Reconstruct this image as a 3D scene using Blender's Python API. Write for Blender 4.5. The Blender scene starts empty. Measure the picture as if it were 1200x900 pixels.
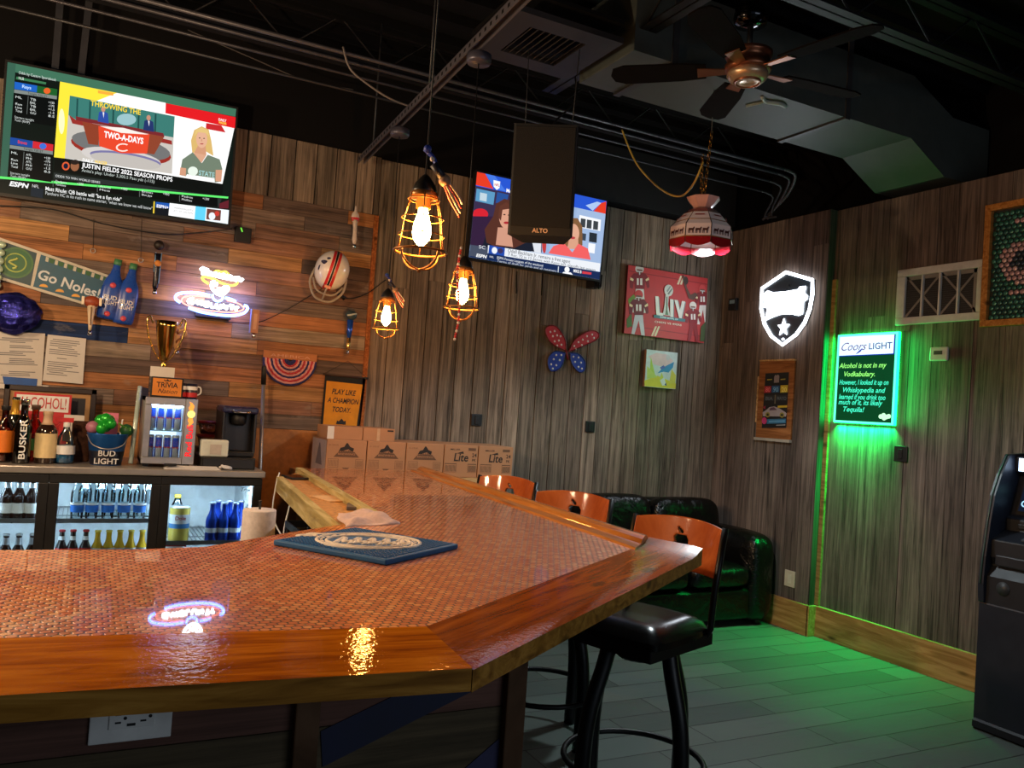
import bpy, bmesh, math, random
import numpy as np
from mathutils import Vector, Matrix
C = bpy.context.scene
COL = C.collection
PI = math.pi
rnd = random.Random(7)

# ------------------------------------------------------------------ camera
YAW, PITCH, ROLL, FPX, ZC = math.radians(27.2798), math.radians(1.7544), math.radians(3.9169), 964.8, 1.5
def cam_axes():
    f = np.array([math.sin(YAW), math.cos(YAW), 0.0]); r = np.array([math.cos(YAW), -math.sin(YAW), 0.0]); u = np.array([0, 0, 1.0])
    f2 = f * math.cos(PITCH) + u * math.sin(PITCH); u2 = u * math.cos(PITCH) - f * math.sin(PITCH)
    return r * math.cos(ROLL) + u2 * math.sin(ROLL), u2 * math.cos(ROLL) - r * math.sin(ROLL), f2
CR, CU, CF = cam_axes()
cam = bpy.data.objects.new('camera', bpy.data.cameras.new('camera'))
COL.objects.link(cam)
cam.matrix_world = Matrix(((CR[0], CU[0], -CF[0], 0), (CR[1], CU[1], -CF[1], 0), (CR[2], CU[2], -CF[2], ZC), (0, 0, 0, 1)))
cam.data.sensor_width = 36.0
cam.data.lens = FPX / 1200 * 36
cam.data.clip_start = 0.02
C.camera = cam

# ------------------------------------------------------------------ view, world, room lights
C.view_settings.view_transform = 'Standard'
C.view_settings.look = 'None'
C.view_settings.gamma = 1.0
C.view_settings.use_curve_mapping = False
C.view_settings.exposure = 0.0
C.cycles.use_denoising = True
C.cycles.sample_clamp_indirect = 3.0
C.cycles.max_bounces = 8
C.cycles.transparent_max_bounces = 12
W = bpy.data.worlds.new('dim_room_world'); C.world = W; W.use_nodes = True
W.node_tree.nodes['Background'].inputs[0].default_value = (0.62, 0.80, 1.0, 1)
W.node_tree.nodes['Background'].inputs[1].default_value = 0.075

def lamp(name, kind, loc, power, color, size=0.1, rot=None, size_y=None, spot=None, spread=None):
    d = bpy.data.lights.new(name, kind); d.energy = power; d.color = color
    if kind == 'AREA':
        d.size = size
        if spread: d.spread = math.radians(spread)
        if size_y: d.shape = 'RECTANGLE'; d.size_y = size_y
    else:
        d.shadow_soft_size = size
    if spot: d.spot_size, d.spot_blend = spot
    o = bpy.data.objects.new(name, d); COL.objects.link(o); o.location = loc
    if rot: o.rotation_euler = rot
    return o
# added cool fill from behind the viewer to lift the ambient level, and the bar's other hanging bulbs out of frame to the left
lamp('added_front_fill', 'AREA', (2.6, -2.6, 1.9), 24, (0.78, 0.88, 1.0), 3.0, (math.radians(74), 0, math.radians(-8)), 1.6)
lamp('bar_pendant_glow', 'POINT', (-0.75, 3.0, 2.15), 115, (1.0, 0.69, 0.41), 0.05)
lamp('bar_pendant_glow', 'POINT', (-1.7, 4.0, 2.3), 80, (1.0, 0.69, 0.41), 0.05)

# ------------------------------------------------------------------ points read off the room's known planes
def ray(px, py):
    return CR * ((px - 600) / FPX) - CU * ((py - 450) / FPX) + CF
def bk(px, py, Y=5.45):
    d = ray(px, py); t = Y / d[1]; return Vector((d[0] * t, Y, ZC + d[2] * t))
def rw(px, py, X=4.86):
    d = ray(px, py); t = X / d[0]; return Vector((X, d[1] * t, ZC + d[2] * t))
def oz(px, py, z):
    d = ray(px, py); t = (z - ZC) / d[2]; return Vector((d[0] * t, d[1] * t, z))

# ------------------------------------------------------------------ materials
def lin(c):
    return tuple(((v / 255) / 12.92 if v / 255 <= 0.04045 else ((v / 255 + 0.055) / 1.055) ** 2.4) for v in c[:3]) + (1.0,)
class NT:
    def __init__(s, name):
        s.m = bpy.data.materials.new(name); s.m.use_nodes = True; s.t = s.m.node_tree
        s.b = s.t.nodes['Principled BSDF']; s.out = s.t.nodes['Material Output']
    def n(s, typ, **kw):
        x = s.t.nodes.new(typ)
        for k, v in kw.items(): setattr(x, k, v)
        return x
    def put(s, sock, v):
        if isinstance(v, bpy.types.NodeSocket): s.t.links.new(v, sock)
        elif v is not None: sock.default_value = v
    def math(s, op, a, b=None, c=None, clamp=False):
        x = s.n('ShaderNodeMath', operation=op); x.use_clamp = clamp
        for i, v in enumerate((a, b, c)): s.put(x.inputs[i], v)
        return x.outputs[0]
    def vmath(s, op, a, b=None):
        x = s.n('ShaderNodeVectorMath', operation=op); s.put(x.inputs[0], a)
        if b is not None: s.put(x.inputs[1], b)
        return x.outputs[0] if op not in ('LENGTH', 'DOT_PRODUCT', 'DISTANCE') else x.outputs[1]
    def coord(s, scale=(1, 1, 1), rot=(0, 0, 0), kind='Object'):
        tc = s.n('ShaderNodeTexCoord'); mp = s.n('ShaderNodeMapping')
        s.t.links.new(tc.outputs[kind], mp.inputs[0]); mp.inputs['Scale'].default_value = scale; mp.inputs['Rotation'].default_value = rot
        return mp.outputs[0]
    def noise(s, vec, scale=1, detail=4, rough=0.6, dist=0.0):
        x = s.n('ShaderNodeTexNoise'); s.put(x.inputs['Vector'], vec); x.inputs['Scale'].default_value = scale
        x.inputs['Detail'].default_value = detail; x.inputs['Roughness'].default_value = rough; x.inputs['Distortion'].default_value = dist
        return x.outputs[0]
    def ramp(s, f, stops):
        x = s.n('ShaderNodeValToRGB'); s.put(x.inputs[0], f); e = x.color_ramp.elements
        while len(e) < len(stops): e.new(0.5)
        for el, (p, c) in zip(e, stops): el.position = p; el.color = c if len(c) == 4 and max(c) <= 1.0 else lin(c)
        return x.outputs[0]
    def mix(s, f, a, b, mode='MIX'):
        x = s.n('ShaderNodeMix', data_type='RGBA', blend_type=mode)
        s.put(x.inputs['Factor'], f); s.put(x.inputs['A'], a); s.put(x.inputs['B'], b)
        return x.outputs['Result']
    def bump(s, h, strength=0.3, dist=0.01):
        x = s.n('ShaderNodeBump'); s.put(x.inputs['Height'], h); x.inputs['Strength'].default_value = strength; x.inputs['Distance'].default_value = dist
        return x.outputs[0]
    def set(s, **kw):
        for k, v in kw.items(): s.put(s.b.inputs[k.replace('_', ' ')], v)
        return s
CACHE = {}
def mat(c, rough=0.5, metal=0.0, coat=0.0, var=0.12, bump=0.0, spec=0.5, nscale=14, name=None):
    k = ('m', tuple(c), rough, metal, coat, var, bump, spec, nscale)
    if k in CACHE: return CACHE[k]
    N = NT(name or 'surface'); v = N.coord(); n = N.noise(v, nscale, 4)
    a = lin(c); lo = tuple(x * (1 - var) for x in a[:3]) + (1,); hi = tuple(min(1, x * (1 + var)) for x in a[:3]) + (1,)
    N.set(Base_Color=N.ramp(n, [(0.3, lo), (0.7, hi)]), Metallic=metal, Coat_Weight=coat, Coat_Roughness=0.05, Specular_IOR_Level=spec)
    N.set(Roughness=N.math('MULTIPLY_ADD', n, 0.16, rough - 0.08, clamp=True))
    if bump: N.set(Normal=N.bump(N.noise(v, nscale * 3, 5), bump))
    CACHE[k] = N.m; return N.m
def glow(c, strength=1.0, name='lit'):
    k = ('e', tuple(c), strength)
    if k in CACHE: return CACHE[k]
    N = NT(name); N.set(Base_Color=(0, 0, 0, 1), Roughness=0.3, Emission_Color=lin(c), Emission_Strength=strength, Specular_IOR_Level=0.2)
    CACHE[k] = N.m; return N.m
def clear(c=(255, 255, 255), amt=0.12, rough=0.03, fres=1.45, name='clear_glass'):
    k = ('c', tuple(c), amt, rough, fres)
    if k in CACHE: return CACHE[k]
    N = NT(name); tr = N.n('ShaderNodeBsdfTransparent'); tr.inputs[0].default_value = lin(c)
    gl = N.n('ShaderNodeBsdfGlossy'); gl.inputs['Roughness'].default_value = rough
    fr = N.n('ShaderNodeFresnel'); fr.inputs[0].default_value = fres
    mx = N.n('ShaderNodeMixShader'); N.put(mx.inputs[0], N.math('ADD', fr.outputs[0], amt * 0.3, clamp=True))
    N.t.links.new(tr.outputs[0], mx.inputs[1]); N.t.links.new(gl.outputs[0], mx.inputs[2])
    N.t.links.new(mx.outputs[0], N.out.inputs['Surface'])
    CACHE[k] = N.m; return N.m
def planks_mat(name, axis, contrast=0.8, rough=0.75, stain=0.3, worn=0.0):
    """weathered boards: the colour of each board is stored on the mesh, grain runs along the board"""
    N = NT(name); at = N.n('ShaderNodeAttribute', attribute_name='board')
    sc = [34, 34, 34]; sc[axis] = 1.6
    v = N.coord(tuple(sc)); isl = N.n('ShaderNodeNewGeometry').outputs['Random Per Island']
    off = N.n('ShaderNodeCombineXYZ'); N.put(off.inputs[0], N.math('MULTIPLY', isl, 57)); N.put(off.inputs[1], N.math('MULTIPLY', isl, 31)); N.put(off.inputs[2], N.math('MULTIPLY', isl, 83))
    v2 = N.vmath('ADD', v, off.outputs[0])
    g = N.noise(v2, 1.0, 6, 0.65, 0.6); big = N.noise(N.coord((1, 1, 1)), 3.0, 3)
    fine = N.noise(N.vmath('MULTIPLY', v2, Vector([3.0 if i != axis else 1.0 for i in range(3)])), 1.0, 4, 0.7)
    f = N.math('ADD', N.math('MULTIPLY', N.math('SUBTRACT', g, 0.5), contrast * 3.2), N.math('MULTIPLY', N.math('SUBTRACT', big, 0.5), stain * 2))
    f = N.math('ADD', f, N.math('MULTIPLY', N.math('SUBTRACT', fine, 0.5), contrast * 2.0))
    f = N.math('MAXIMUM', N.math('ADD', f, 1.0), 0.10)
    cc = N.n('ShaderNodeCombineXYZ')
    for i in range(3): N.put(cc.inputs[i], f)
    col = N.mix(1.0, at.outputs['Color'], cc.outputs[0], 'MULTIPLY')
    if worn:
        wf = N.ramp(N.noise(N.coord(tuple(3.5 if i == axis else 9.0 for i in range(3))), 1.0, 6, 0.7), [(0.60, (0, 0, 0, 1)), (0.70, (1, 1, 1, 1))])
        col = N.mix(N.math('MULTIPLY', wf, worn), col, lin((158, 150, 142)))
    N.set(Base_Color=col, Roughness=rough, Specular_IOR_Level=0.3, Normal=N.bump(g, 0.35, 0.006))
    return N.m
def timber(name, dark, mid, light, angle=0.0, coat=0.0, rough=0.5, sc=(2.2, 30, 30), knots=True, peel=0.08, crough=0.07, spec=0.1, glare_x=None):
    """stained board whose grain runs along local X turned by angle"""
    N = NT(name); v = N.coord(sc, (0, 0, 0)); 
    tc = N.n('ShaderNodeTexCoord'); rot = N.n('ShaderNodeVectorRotate', rotation_type='Z_AXIS'); N.put(rot.inputs['Vector'], tc.outputs['Object']); rot.inputs['Angle'].default_value = -angle
    v = N.vmath('MULTIPLY', rot.outputs[0], Vector(sc))
    g = N.noise(v, 1.0, 6, 0.6, 1.2)
    col = N.ramp(g, [(0.34, dark), (0.5, mid), (0.66, light)])
    if knots:
        vo = N.n('ShaderNodeTexVoronoi'); N.put(vo.inputs['Vector'], N.vmath('MULTIPLY', rot.outputs[0], Vector((3.1, 9.0, 9.0)))); vo.inputs['Scale'].default_value = 1.0
        kf = N.ramp(vo.outputs[0], [(0.06, (1, 1, 1, 1)), (0.17, (0, 0, 0, 1))])
        col = N.mix(N.math('MULTIPLY', kf, 0.75), col, lin([c * 0.35 for c in dark]))
    N.set(Base_Color=col, Roughness=rough, Coat_Weight=coat, Coat_Roughness=crough, Specular_IOR_Level=spec, Normal=N.bump(g, 0.12, 0.004))
    if glare_x:  # coat roughness rises along this span to spread the hanging lamp's glare
        sx = N.n('ShaderNodeSeparateXYZ'); N.put(sx.inputs[0], tc.outputs['Object']); mr = N.n('ShaderNodeMapRange'); N.put(mr.inputs[0], sx.outputs[0])
        for i_, v_ in zip((1, 2, 3, 4), (glare_x[0], glare_x[1], crough, 0.3)): mr.inputs[i_].default_value = v_
        N.put(N.b.inputs['Coat Roughness'], mr.outputs[0])
    if coat:
        N.put(N.b.inputs['Coat Normal'], N.bump(N.noise(N.coord(), 75, 2, 0.6), peel, 0.004))
    return N.m
def pennies():
    N = NT('pennies_under_resin'); tc = N.n('ShaderNodeTexCoord'); D = 0.0195
    p = N.vmath('MULTIPLY', tc.outputs['Object'], Vector((1 / D, 1 / (D * math.sqrt(3)), 0)))
    def cell(shift):
        q = N.vmath('ADD', p, Vector((shift, shift, 0)))
        fl = N.vmath('FLOOR', q); d = N.vmath('SUBTRACT', N.vmath('SUBTRACT', q, fl), Vector((0.5, 0.5, 0)))
        d = N.vmath('MULTIPLY', d, Vector((1, math.sqrt(3), 0)))
        wn = N.n('ShaderNodeTexWhiteNoise'); N.put(wn.inputs['Vector'], N.vmath('ADD', fl, Vector((shift * 17.3, shift * 5.1, 0))))
        return N.vmath('LENGTH', d), wn.outputs[0]
    d1, r1 = cell(0.0); d2, r2 = cell(0.5)
    near = N.math('LESS_THAN', d1, d2)
    d = N.math('MINIMUM', d1, d2)
    r = N.math('ADD', N.math('MULTIPLY', r1, near), N.math('MULTIPLY', r2, N.math('SUBTRACT', 1.0, near)))
    col = N.ramp(r, [(0.0, (206, 106, 56)), (0.35, (228, 128, 70)), (0.7, (240, 148, 86)), (1.0, (250, 180, 122))])
    disc = N.math('SMOOTH_MIN', 1.0, N.math('MULTIPLY', N.math('SUBTRACT', 0.5, d), 9.0), 0.2, clamp=True)
    relief = N.noise(tc.outputs['Object'], 420, 2)
    col = N.mix(disc, lin((50, 22, 12)), col)
    h = N.math('ADD', disc, N.math('MULTIPLY', relief, 0.5))
    N.set(Base_Color=col, Metallic=0.25, Roughness=0.45, Coat_Weight=1.0, Coat_Roughness=0.025, Coat_IOR=1.5, Normal=N.bump(h, 0.55, 0.003))
    return N.m
def tile_floor():
    N = NT('plank_tile_floor'); tc = N.n('ShaderNodeTexCoord')
    br = N.n('ShaderNodeTexBrick'); N.put(br.inputs['Vector'], tc.outputs['Object']); br.offset = 0.37
    for k, v in (('Scale', 1.0), ('Mortar Size', 0.0035), ('Mortar Smooth', 0.1), ('Bias', 0.0), ('Brick Width', 0.92), ('Row Height', 0.2)): br.inputs[k].default_value = v
    br.inputs['Color1'].default_value = lin((116, 128, 122)); br.inputs['Color2'].default_value = lin((92, 103, 98)); br.inputs['Mortar'].default_value = lin((48, 50, 49))
    g = N.noise(N.coord((2, 26, 1)), 1.0, 5, 0.6, 0.8)
    col = N.mix(0.55, br.outputs[0], N.ramp(g, [(0.3, (76, 82, 79)), (0.7, (160, 166, 160))]), 'MULTIPLY')
    col = N.mix(0.5, col, br.outputs[0])
    N.set(Base_Color=col, Roughness=N.math('MULTIPLY_ADD', g, 0.2, 0.35), Normal=N.bump(N.math('SUBTRACT', g, N.math('MULTIPLY', br.outputs['Fac'], 2.0)), 0.15, 0.004))
    return N.m

BLACK = mat((17, 17, 19), 0.5, name='black_plastic'); MBLACK = mat((9, 8, 10), 0.85, name='matt_black_paint', spec=0.2)
WHITE = mat((225, 225, 222), 0.45, name='white_plastic'); STEEL = mat((176, 170, 164), 0.34, 0.65, name='brushed_steel', var=0.06)
CHROME = mat((215, 215, 218), 0.12, 1.0, name='chrome', var=0.04); BRASS = mat((190, 140, 60), 0.25, 1.0, name='brass')
PINE = timber('raw_pine', (170, 128, 80), (200, 160, 108), (220, 184, 134), 0, rough=0.6)
PAPER = mat((214, 210, 206), 0.8, name='paper', var=0.04); DKGREY = mat((52, 53, 56), 0.5, name='dark_grey'); 
BOX = mat((176, 128, 92), 0.85, name='cardboard', var=0.06, nscale=5)

# ------------------------------------------------------------------ mesh builder
TXT = {}
def text_mesh(body, offset=0.0, shear=0.0, extrude=0.0):
    k = (body, offset, shear, extrude)
    if k in TXT: return TXT[k]
    cu = bpy.data.curves.new('lettering', 'FONT'); cu.body = body; cu.size = 1.0; cu.offset = offset; cu.shear = shear; cu.extrude = extrude; cu.resolution_u = 3
    o = bpy.data.objects.new('lettering', cu); COL.objects.link(o)
    dg = bpy.context.evaluated_depsgraph_get(); dg.update()
    me = bpy.data.meshes.new_from_object(o.evaluated_get(dg))
    vs = [tuple(v.co) for v in me.vertices]; fs = [tuple(p.vertices) for p in me.polygons]
    bpy.data.objects.remove(o); bpy.data.curves.remove(cu); bpy.data.meshes.remove(me)
    if vs:
        x0 = min(v[0] for v in vs); x1 = max(v[0] for v in vs); y0 = min(v[1] for v in vs); y1 = max(v[1] for v in vs)
    else: x0 = x1 = y0 = y1 = 0
    TXT[k] = (vs, fs, (x0, x1, y0, y1)); return TXT[k]
class MB:
    def __init__(s, M=None):
        s.v = []; s.f = []; s.mi = []; s.sm = []; s.mats = []; s.col = []; s.M = M or Matrix.Identity(4); s.cur = (1, 1, 1, 1)
    def slot(s, m):
        if m not in s.mats: s.mats.append(m)
        return s.mats.index(m)
    def add(s, vs, fs, m, smooth=False, M=None):
        b = len(s.v); T = s.M @ M if M is not None else s.M; k = s.slot(m)
        s.v += [tuple(T @ Vector(p)) for p in vs]
        for f in fs: s.f.append([b + i for i in f]); s.mi.append(k); s.sm.append(smooth); s.col.append(s.cur)
        return s
    def bx(s, x0, x1, y0, y1, z0, z1, m, M=None):
        return s.add([(x0, y0, z0), (x1, y0, z0), (x1, y1, z0), (x0, y1, z0), (x0, y0, z1), (x1, y0, z1), (x1, y1, z1), (x0, y1, z1)],
                     [(0, 3, 2, 1), (4, 5, 6, 7), (0, 1, 5, 4), (1, 2, 6, 5), (2, 3, 7, 6), (3, 0, 4, 7)], m, False, M)
    def prism(s, poly, z0, z1, m, M=None, m_side=None):
        n = len(poly); A = sum(poly[i][0] * poly[(i + 1) % n][1] - poly[(i + 1) % n][0] * poly[i][1] for i in range(n))
        if A < 0: poly = poly[::-1]
        vs = [(x, y, z0) for x, y in poly] + [(x, y, z1) for x, y in poly]
        s.add(vs, [tuple(range(n - 1, -1, -1)), tuple(range(n, 2 * n))], m, False, M)
        return s.add(vs, [(i, (i + 1) % n, n + (i + 1) % n, n + i) for i in range(n)], m_side or m, False, M)
    def flat(s, poly, z, m, M=None):
        n = len(poly); A = sum(poly[i][0] * poly[(i + 1) % n][1] - poly[(i + 1) % n][0] * poly[i][1] for i in range(n))
        if A < 0: poly = poly[::-1]
        return s.add([(x, y, z) for x, y in poly], [tuple(range(n))], m, False, M)
    def lathe(s, prof, n, m, M=None, smooth=True, cap=True, sx=1.0, sy=1.0, ph=0.0):
        vs = []; fs = []
        for r, z in prof:
            for i in range(n):
                a = 2 * PI * i / n + ph; vs.append((r * math.cos(a) * sx, r * math.sin(a) * sy, z))
        for j in range(len(prof) - 1):
            for i in range(n):
                a, b = j * n + i, j * n + (i + 1) % n; fs.append((a, b, b + n, a + n))
        if cap:
            if prof[0][0] > 1e-5: fs.append(tuple(range(n - 1, -1, -1)))
            if prof[-1][0] > 1e-5: fs.append(tuple((len(prof) - 1) * n + i for i in range(n)))
        return s.add(vs, fs, m, smooth, M)
    def tube(s, path, r, m, n=8, closed=False, M=None, flat=1.0, smooth=True):
        P = [Vector(p) for p in path]; L = len(P); vs = []; fs = []; up = None
        for i in range(L):
            if closed: t = P[(i + 1) % L] - P[i - 1]
            else: t = P[min(i + 1, L - 1)] - P[max(i - 1, 0)]
            if t.length < 1e-9: t = Vector((0, 0, 1))
            t.normalize()
            if up is None:
                up = Vector((0, 0, 1)) if abs(t.z) < 0.9 else Vector((1, 0, 0))
            a = t.cross(up); 
            if a.length < 1e-6: a = t.orthogonal()
            a.normalize(); b = a.cross(t).normalized(); up = b
            rr = r[i] if isinstance(r, (list, tuple)) else r
            for k in range(n):
                w = 2 * PI * k / n; vs.append(tuple(P[i] + a * (rr * math.cos(w)) + b * (rr * flat * math.sin(w))))
        for i in range(L if closed else L - 1):
            j = (i + 1) % L
            for k in range(n): fs.append((i * n + k, i * n + (k + 1) % n, j * n + (k + 1) % n, j * n + k))
        if not closed: fs += [tuple(range(n - 1, -1, -1)), tuple((L - 1) * n + k for k in range(n))]
        return s.add(vs, fs, m, smooth, M)
    def ring(s, c, R, r, m, n=24, k=6, M=None, ax='z', sx=1.0, sy=1.0):
        pts = []
        for i in range(n):
            a = 2 * PI * i / n; u, w = R * math.cos(a) * sx, R * math.sin(a) * sy
            pts.append((c[0] + u, c[1] + w, c[2]) if ax == 'z' else ((c[0] + u, c[1], c[2] + w) if ax == 'y' else (c[0], c[1] + u, c[2] + w)))
        return s.tube(pts, r, m, k, True, M)
    def ball(s, c, r, m, n=14, k=9, M=None, sc=(1, 1, 1)):
        T = Matrix.Translation(c) @ Matrix.Diagonal((sc[0], sc[1], sc[2], 1))
        prof = [(r * math.sin(PI * i / k), -r * math.cos(PI * i / k)) for i in range(k + 1)]
        return s.lathe([(max(a, 1e-6), b) for a, b in prof], n, m, (M @ T) if M is not None else T, True, False)
    def text(s, body, pos, size, m, M=None, offset=0.0, shear=0.0, align='c', extrude=0.0, width=None):
        vs, fs, (x0, x1, y0, y1) = text_mesh(body, offset, shear, extrude / size if extrude else 0.0)
        if not vs: return s
        kx = size if width is None else width / max(1e-6, (x1 - x0))
        ax = {'c': (x0 + x1) / 2, 'l': x0, 'r': x1}[align]
        vv = [((x - ax) * kx + pos[0], y * size + pos[1], z * size + pos[2]) for x, y, z in vs]
        return s.add(vv, fs, m, False, M)
    def build(s, name, parent=None, label=None, cat=None, group=None, kind=None, bevel=0.0, seg=2, subsurf=0, solid=0.0, origin=None):
        me = bpy.data.meshes.new(name)
        vs = s.v
        if origin is not None: vs = [(x - origin[0], y - origin[1], z - origin[2]) for x, y, z in vs]
        me.from_pydata(vs, [], s.f)
        for m in s.mats: me.materials.append(m)
        me.polygons.foreach_set('material_index', s.mi); me.polygons.foreach_set('use_smooth', s.sm)
        if any(c != (1, 1, 1, 1) for c in s.col):
            at = me.color_attributes.new('board', 'FLOAT_COLOR', 'CORNER'); buf = []
            for p in me.polygons: buf += list(s.col[p.index]) * p.loop_total
            at.data.foreach_set('color', buf)
        me.update()
        o = bpy.data.objects.new(name, me); COL.objects.link(o)
        if origin is not None: o.location = origin
        if parent is not None:
            o.parent = parent
            o.matrix_parent_inverse = WM(parent).inverted()
        if bevel:
            b = o.modifiers.new('soft_edges', 'BEVEL'); b.width = bevel; b.segments = seg; b.limit_method = 'ANGLE'; b.angle_limit = math.radians(35)
        if subsurf:
            b = o.modifiers.new('smooth_surface', 'SUBSURF'); b.levels = subsurf; b.render_levels = subsurf
        if solid:
            b = o.modifiers.new('thickness', 'SOLIDIFY'); b.thickness = solid; b.offset = 0
        tag(o, label, cat, group, kind)
        return o
def WM(o):
    m = Matrix.LocRotScale(o.location, o.rotation_euler, o.scale)
    return WM(o.parent) @ o.matrix_parent_inverse @ m if o.parent else m
def tag(o, label=None, cat=None, group=None, kind=None):
    if label: o['label'] = label
    if cat: o['category'] = cat
    if group: o['group'] = group
    if kind: o['kind'] = kind
    return o
def thing(name, label, cat, loc=(0, 0, 0), rotz=0.0, group=None):
    o = bpy.data.objects.new(name, None); COL.objects.link(o); o.location = loc; o.rotation_euler = (0, 0, rotz); o.empty_display_size = 0.05
    return tag(o, label, cat, group)
def structure(mb, name, **kw): return mb.build(name, kind='structure', **kw)
def dup(root, loc, label, rotz=None, group=None, scale=None):
    r = root.copy(); COL.objects.link(r); r.location = loc; r['label'] = label
    if rotz is not None: r.rotation_euler = (0, 0, rotz)
    if scale: r.scale = scale
    if group: r['group'] = group
    for ch in [c for c in bpy.data.objects if c.parent == root]:
        c = ch.copy(); COL.objects.link(c); c.parent = r; c.matrix_parent_inverse = ch.matrix_parent_inverse.copy()
        for g in [q for q in bpy.data.objects if q.parent == ch]:
            d = g.copy(); COL.objects.link(d); d.parent = c; d.matrix_parent_inverse = g.matrix_parent_inverse.copy()
    return r
def frame(origin, xdir, ydir):
    """matrix whose local x, y lie along the given directions, z towards the viewer of a panel"""
    x = Vector(xdir).normalized(); y = Vector(ydir).normalized(); z = x.cross(y).normalized()
    return Matrix(((x.x, y.x, z.x, origin[0]), (x.y, y.y, z.y, origin[1]), (x.z, y.z, z.z, origin[2]), (0, 0, 0, 1)))
def back_frame(c, roll=0.0):   # a panel facing the room from the back wall
    return frame(c, (math.cos(roll), 0, math.sin(roll)), (-math.sin(roll), 0, math.cos(roll)))
def right_frame(c):            # a panel facing the room from the right wall: local x towards the viewer's right (-Y)
    return frame(c, (0, -1, 0), (0, 0, 1))
def quad_map(src, w, h):
    """maps picture coordinates of a rectangle seen in perspective to its own plane (TL, TR, BR, BL)"""
    dst = [(-w / 2, h / 2), (w / 2, h / 2), (w / 2, -h / 2), (-w / 2, -h / 2)]; A = []; b = []
    for (x, y), (u, v) in zip(src, dst):
        A.append([x, y, 1, 0, 0, 0, -u * x, -u * y]); b.append(u); A.append([0, 0, 0, x, y, 1, -v * x, -v * y]); b.append(v)
    q = np.linalg.solve(np.array(A, float), np.array(b, float))
    def f(x, y):
        d = q[6] * x + q[7] * y + 1; return ((q[0] * x + q[1] * y + q[2]) / d, (q[3] * x + q[4] * y + q[5]) / d)
    return f
def arc(cx, cy, rx, ry, a0=0, a1=360, n=24):
    return [(cx + rx * math.cos(math.radians(a0 + (a1 - a0) * i / n)), cy + ry * math.sin(math.radians(a0 + (a1 - a0) * i / n))) for i in range(n + (0 if a1 - a0 == 360 else 1))]
def smooth_path(pts, n=6):
    P = [Vector(p) for p in pts]; out = []
    for i in range(len(P) - 1):
        p0, p1, p2, p3 = P[max(i - 1, 0)], P[i], P[i + 1], P[min(i + 2, len(P) - 1)]
        for k in range(n):
            t = k / n
            out.append(0.5 * ((2 * p1) + (p2 - p0) * t + (2 * p0 - 5 * p1 + 4 * p2 - p3) * t * t + (3 * p1 - p0 - 3 * p2 + p3) * t ** 3))
    out.append(P[-1]); return out
# ================================================================== the room
FLOOR = tile_floor()
MB().bx(-3.5, 5.6, -3.2, 5.6, -0.1, 0.0, FLOOR).build('floor', kind='structure')
# ceiling deck, ribbed black steel
m = MB(); m.bx(-3.5, 5.6, -3.2, 5.6, 3.92, 4.0, MBLACK)
for i in range(30): m.bx(-3.5, 5.6, -3.1 + i * 0.3, -3.0 + i * 0.3, 3.86, 3.921, MBLACK)
m.build('ceiling', kind='structure')
m = MB(); m.bx(-3.5, 5.6, 5.47, 5.6, 0, 4.0, MBLACK); m.bx(3.0, 4.86, 5.44, 5.47, 3.2, 3.64, mat((24, 25, 27), 0.6))
m.build('wall_back', kind='structure')
m = MB(); m.bx(-3.6, -3.5, -3.2, 5.6, 0, 4.0, mat((60, 44, 34), 0.8)); m.build('wall_left', kind='structure')
m = MB(); m.bx(5.3, 5.4, -3.2, 5.6, 0, 4.0, MBLACK); m.build('wall_right', kind='structure')

BARN = planks_mat('weathered_barn_boards', 2, 1.05, 0.8, 0.4); PALLET = planks_mat('reclaimed_pallet_boards', 0, 0.85, 0.75, 0.6, 0.3)
def boards(m, axis, a0, a1, lo, hi, wid, pal, at, depth, mt, joints=(2.0, 3.2), special=None):
    """rows of boards along an axis. axis 'x': vertical boards side by side along X on the back wall; 'y': same on the right wall"""
    a = a0
    while a < a1 - 0.01:
        w = min(rnd.uniform(*wid), a1 - a); z = lo; first = rnd.uniform(*joints)
        while z < hi - 0.01:
            z2 = min(hi, z + first); first = rnd.uniform(*joints)
            if hi - z2 < 0.25: z2 = hi
            c = rnd.choice(pal); k = rnd.uniform(0.88, 1.1); m.cur = tuple(v * k for v in lin(c)[:3]) + (1,)
            d = depth + rnd.uniform(0, 0.004)
            if axis == 'x': m.bx(a + 0.0035, a + w - 0.0035, at - d, at + 0.005, z + 0.0008, z2 - 0.0008, mt)
            else: m.bx(at - d, at + 0.005, a + 0.0015, a + w - 0.0015, z + 0.0008, z2 - 0.0008, mt)
            z = z2
        a += w
GREYB = [(120, 104, 90), (110, 96, 84), (128, 112, 97), (102, 90, 78), (116, 103, 90)]
DARKB = [(102, 88, 80), (94, 81, 74), (108, 95, 86), (90, 77, 70)]
m = MB(); boards(m, 'x', 1.69, 4.80, 0.0, 3.155, (0.12, 0.16), GREYB, 5.47, 0.016, BARN); boards(m, 'x', -1.6, 1.69, 2.765, 3.165, (0.12, 0.16), GREYB, 5.47, 0.014, BARN, (3, 4))
m.build('wall_back_boards', kind='structure')
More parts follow.
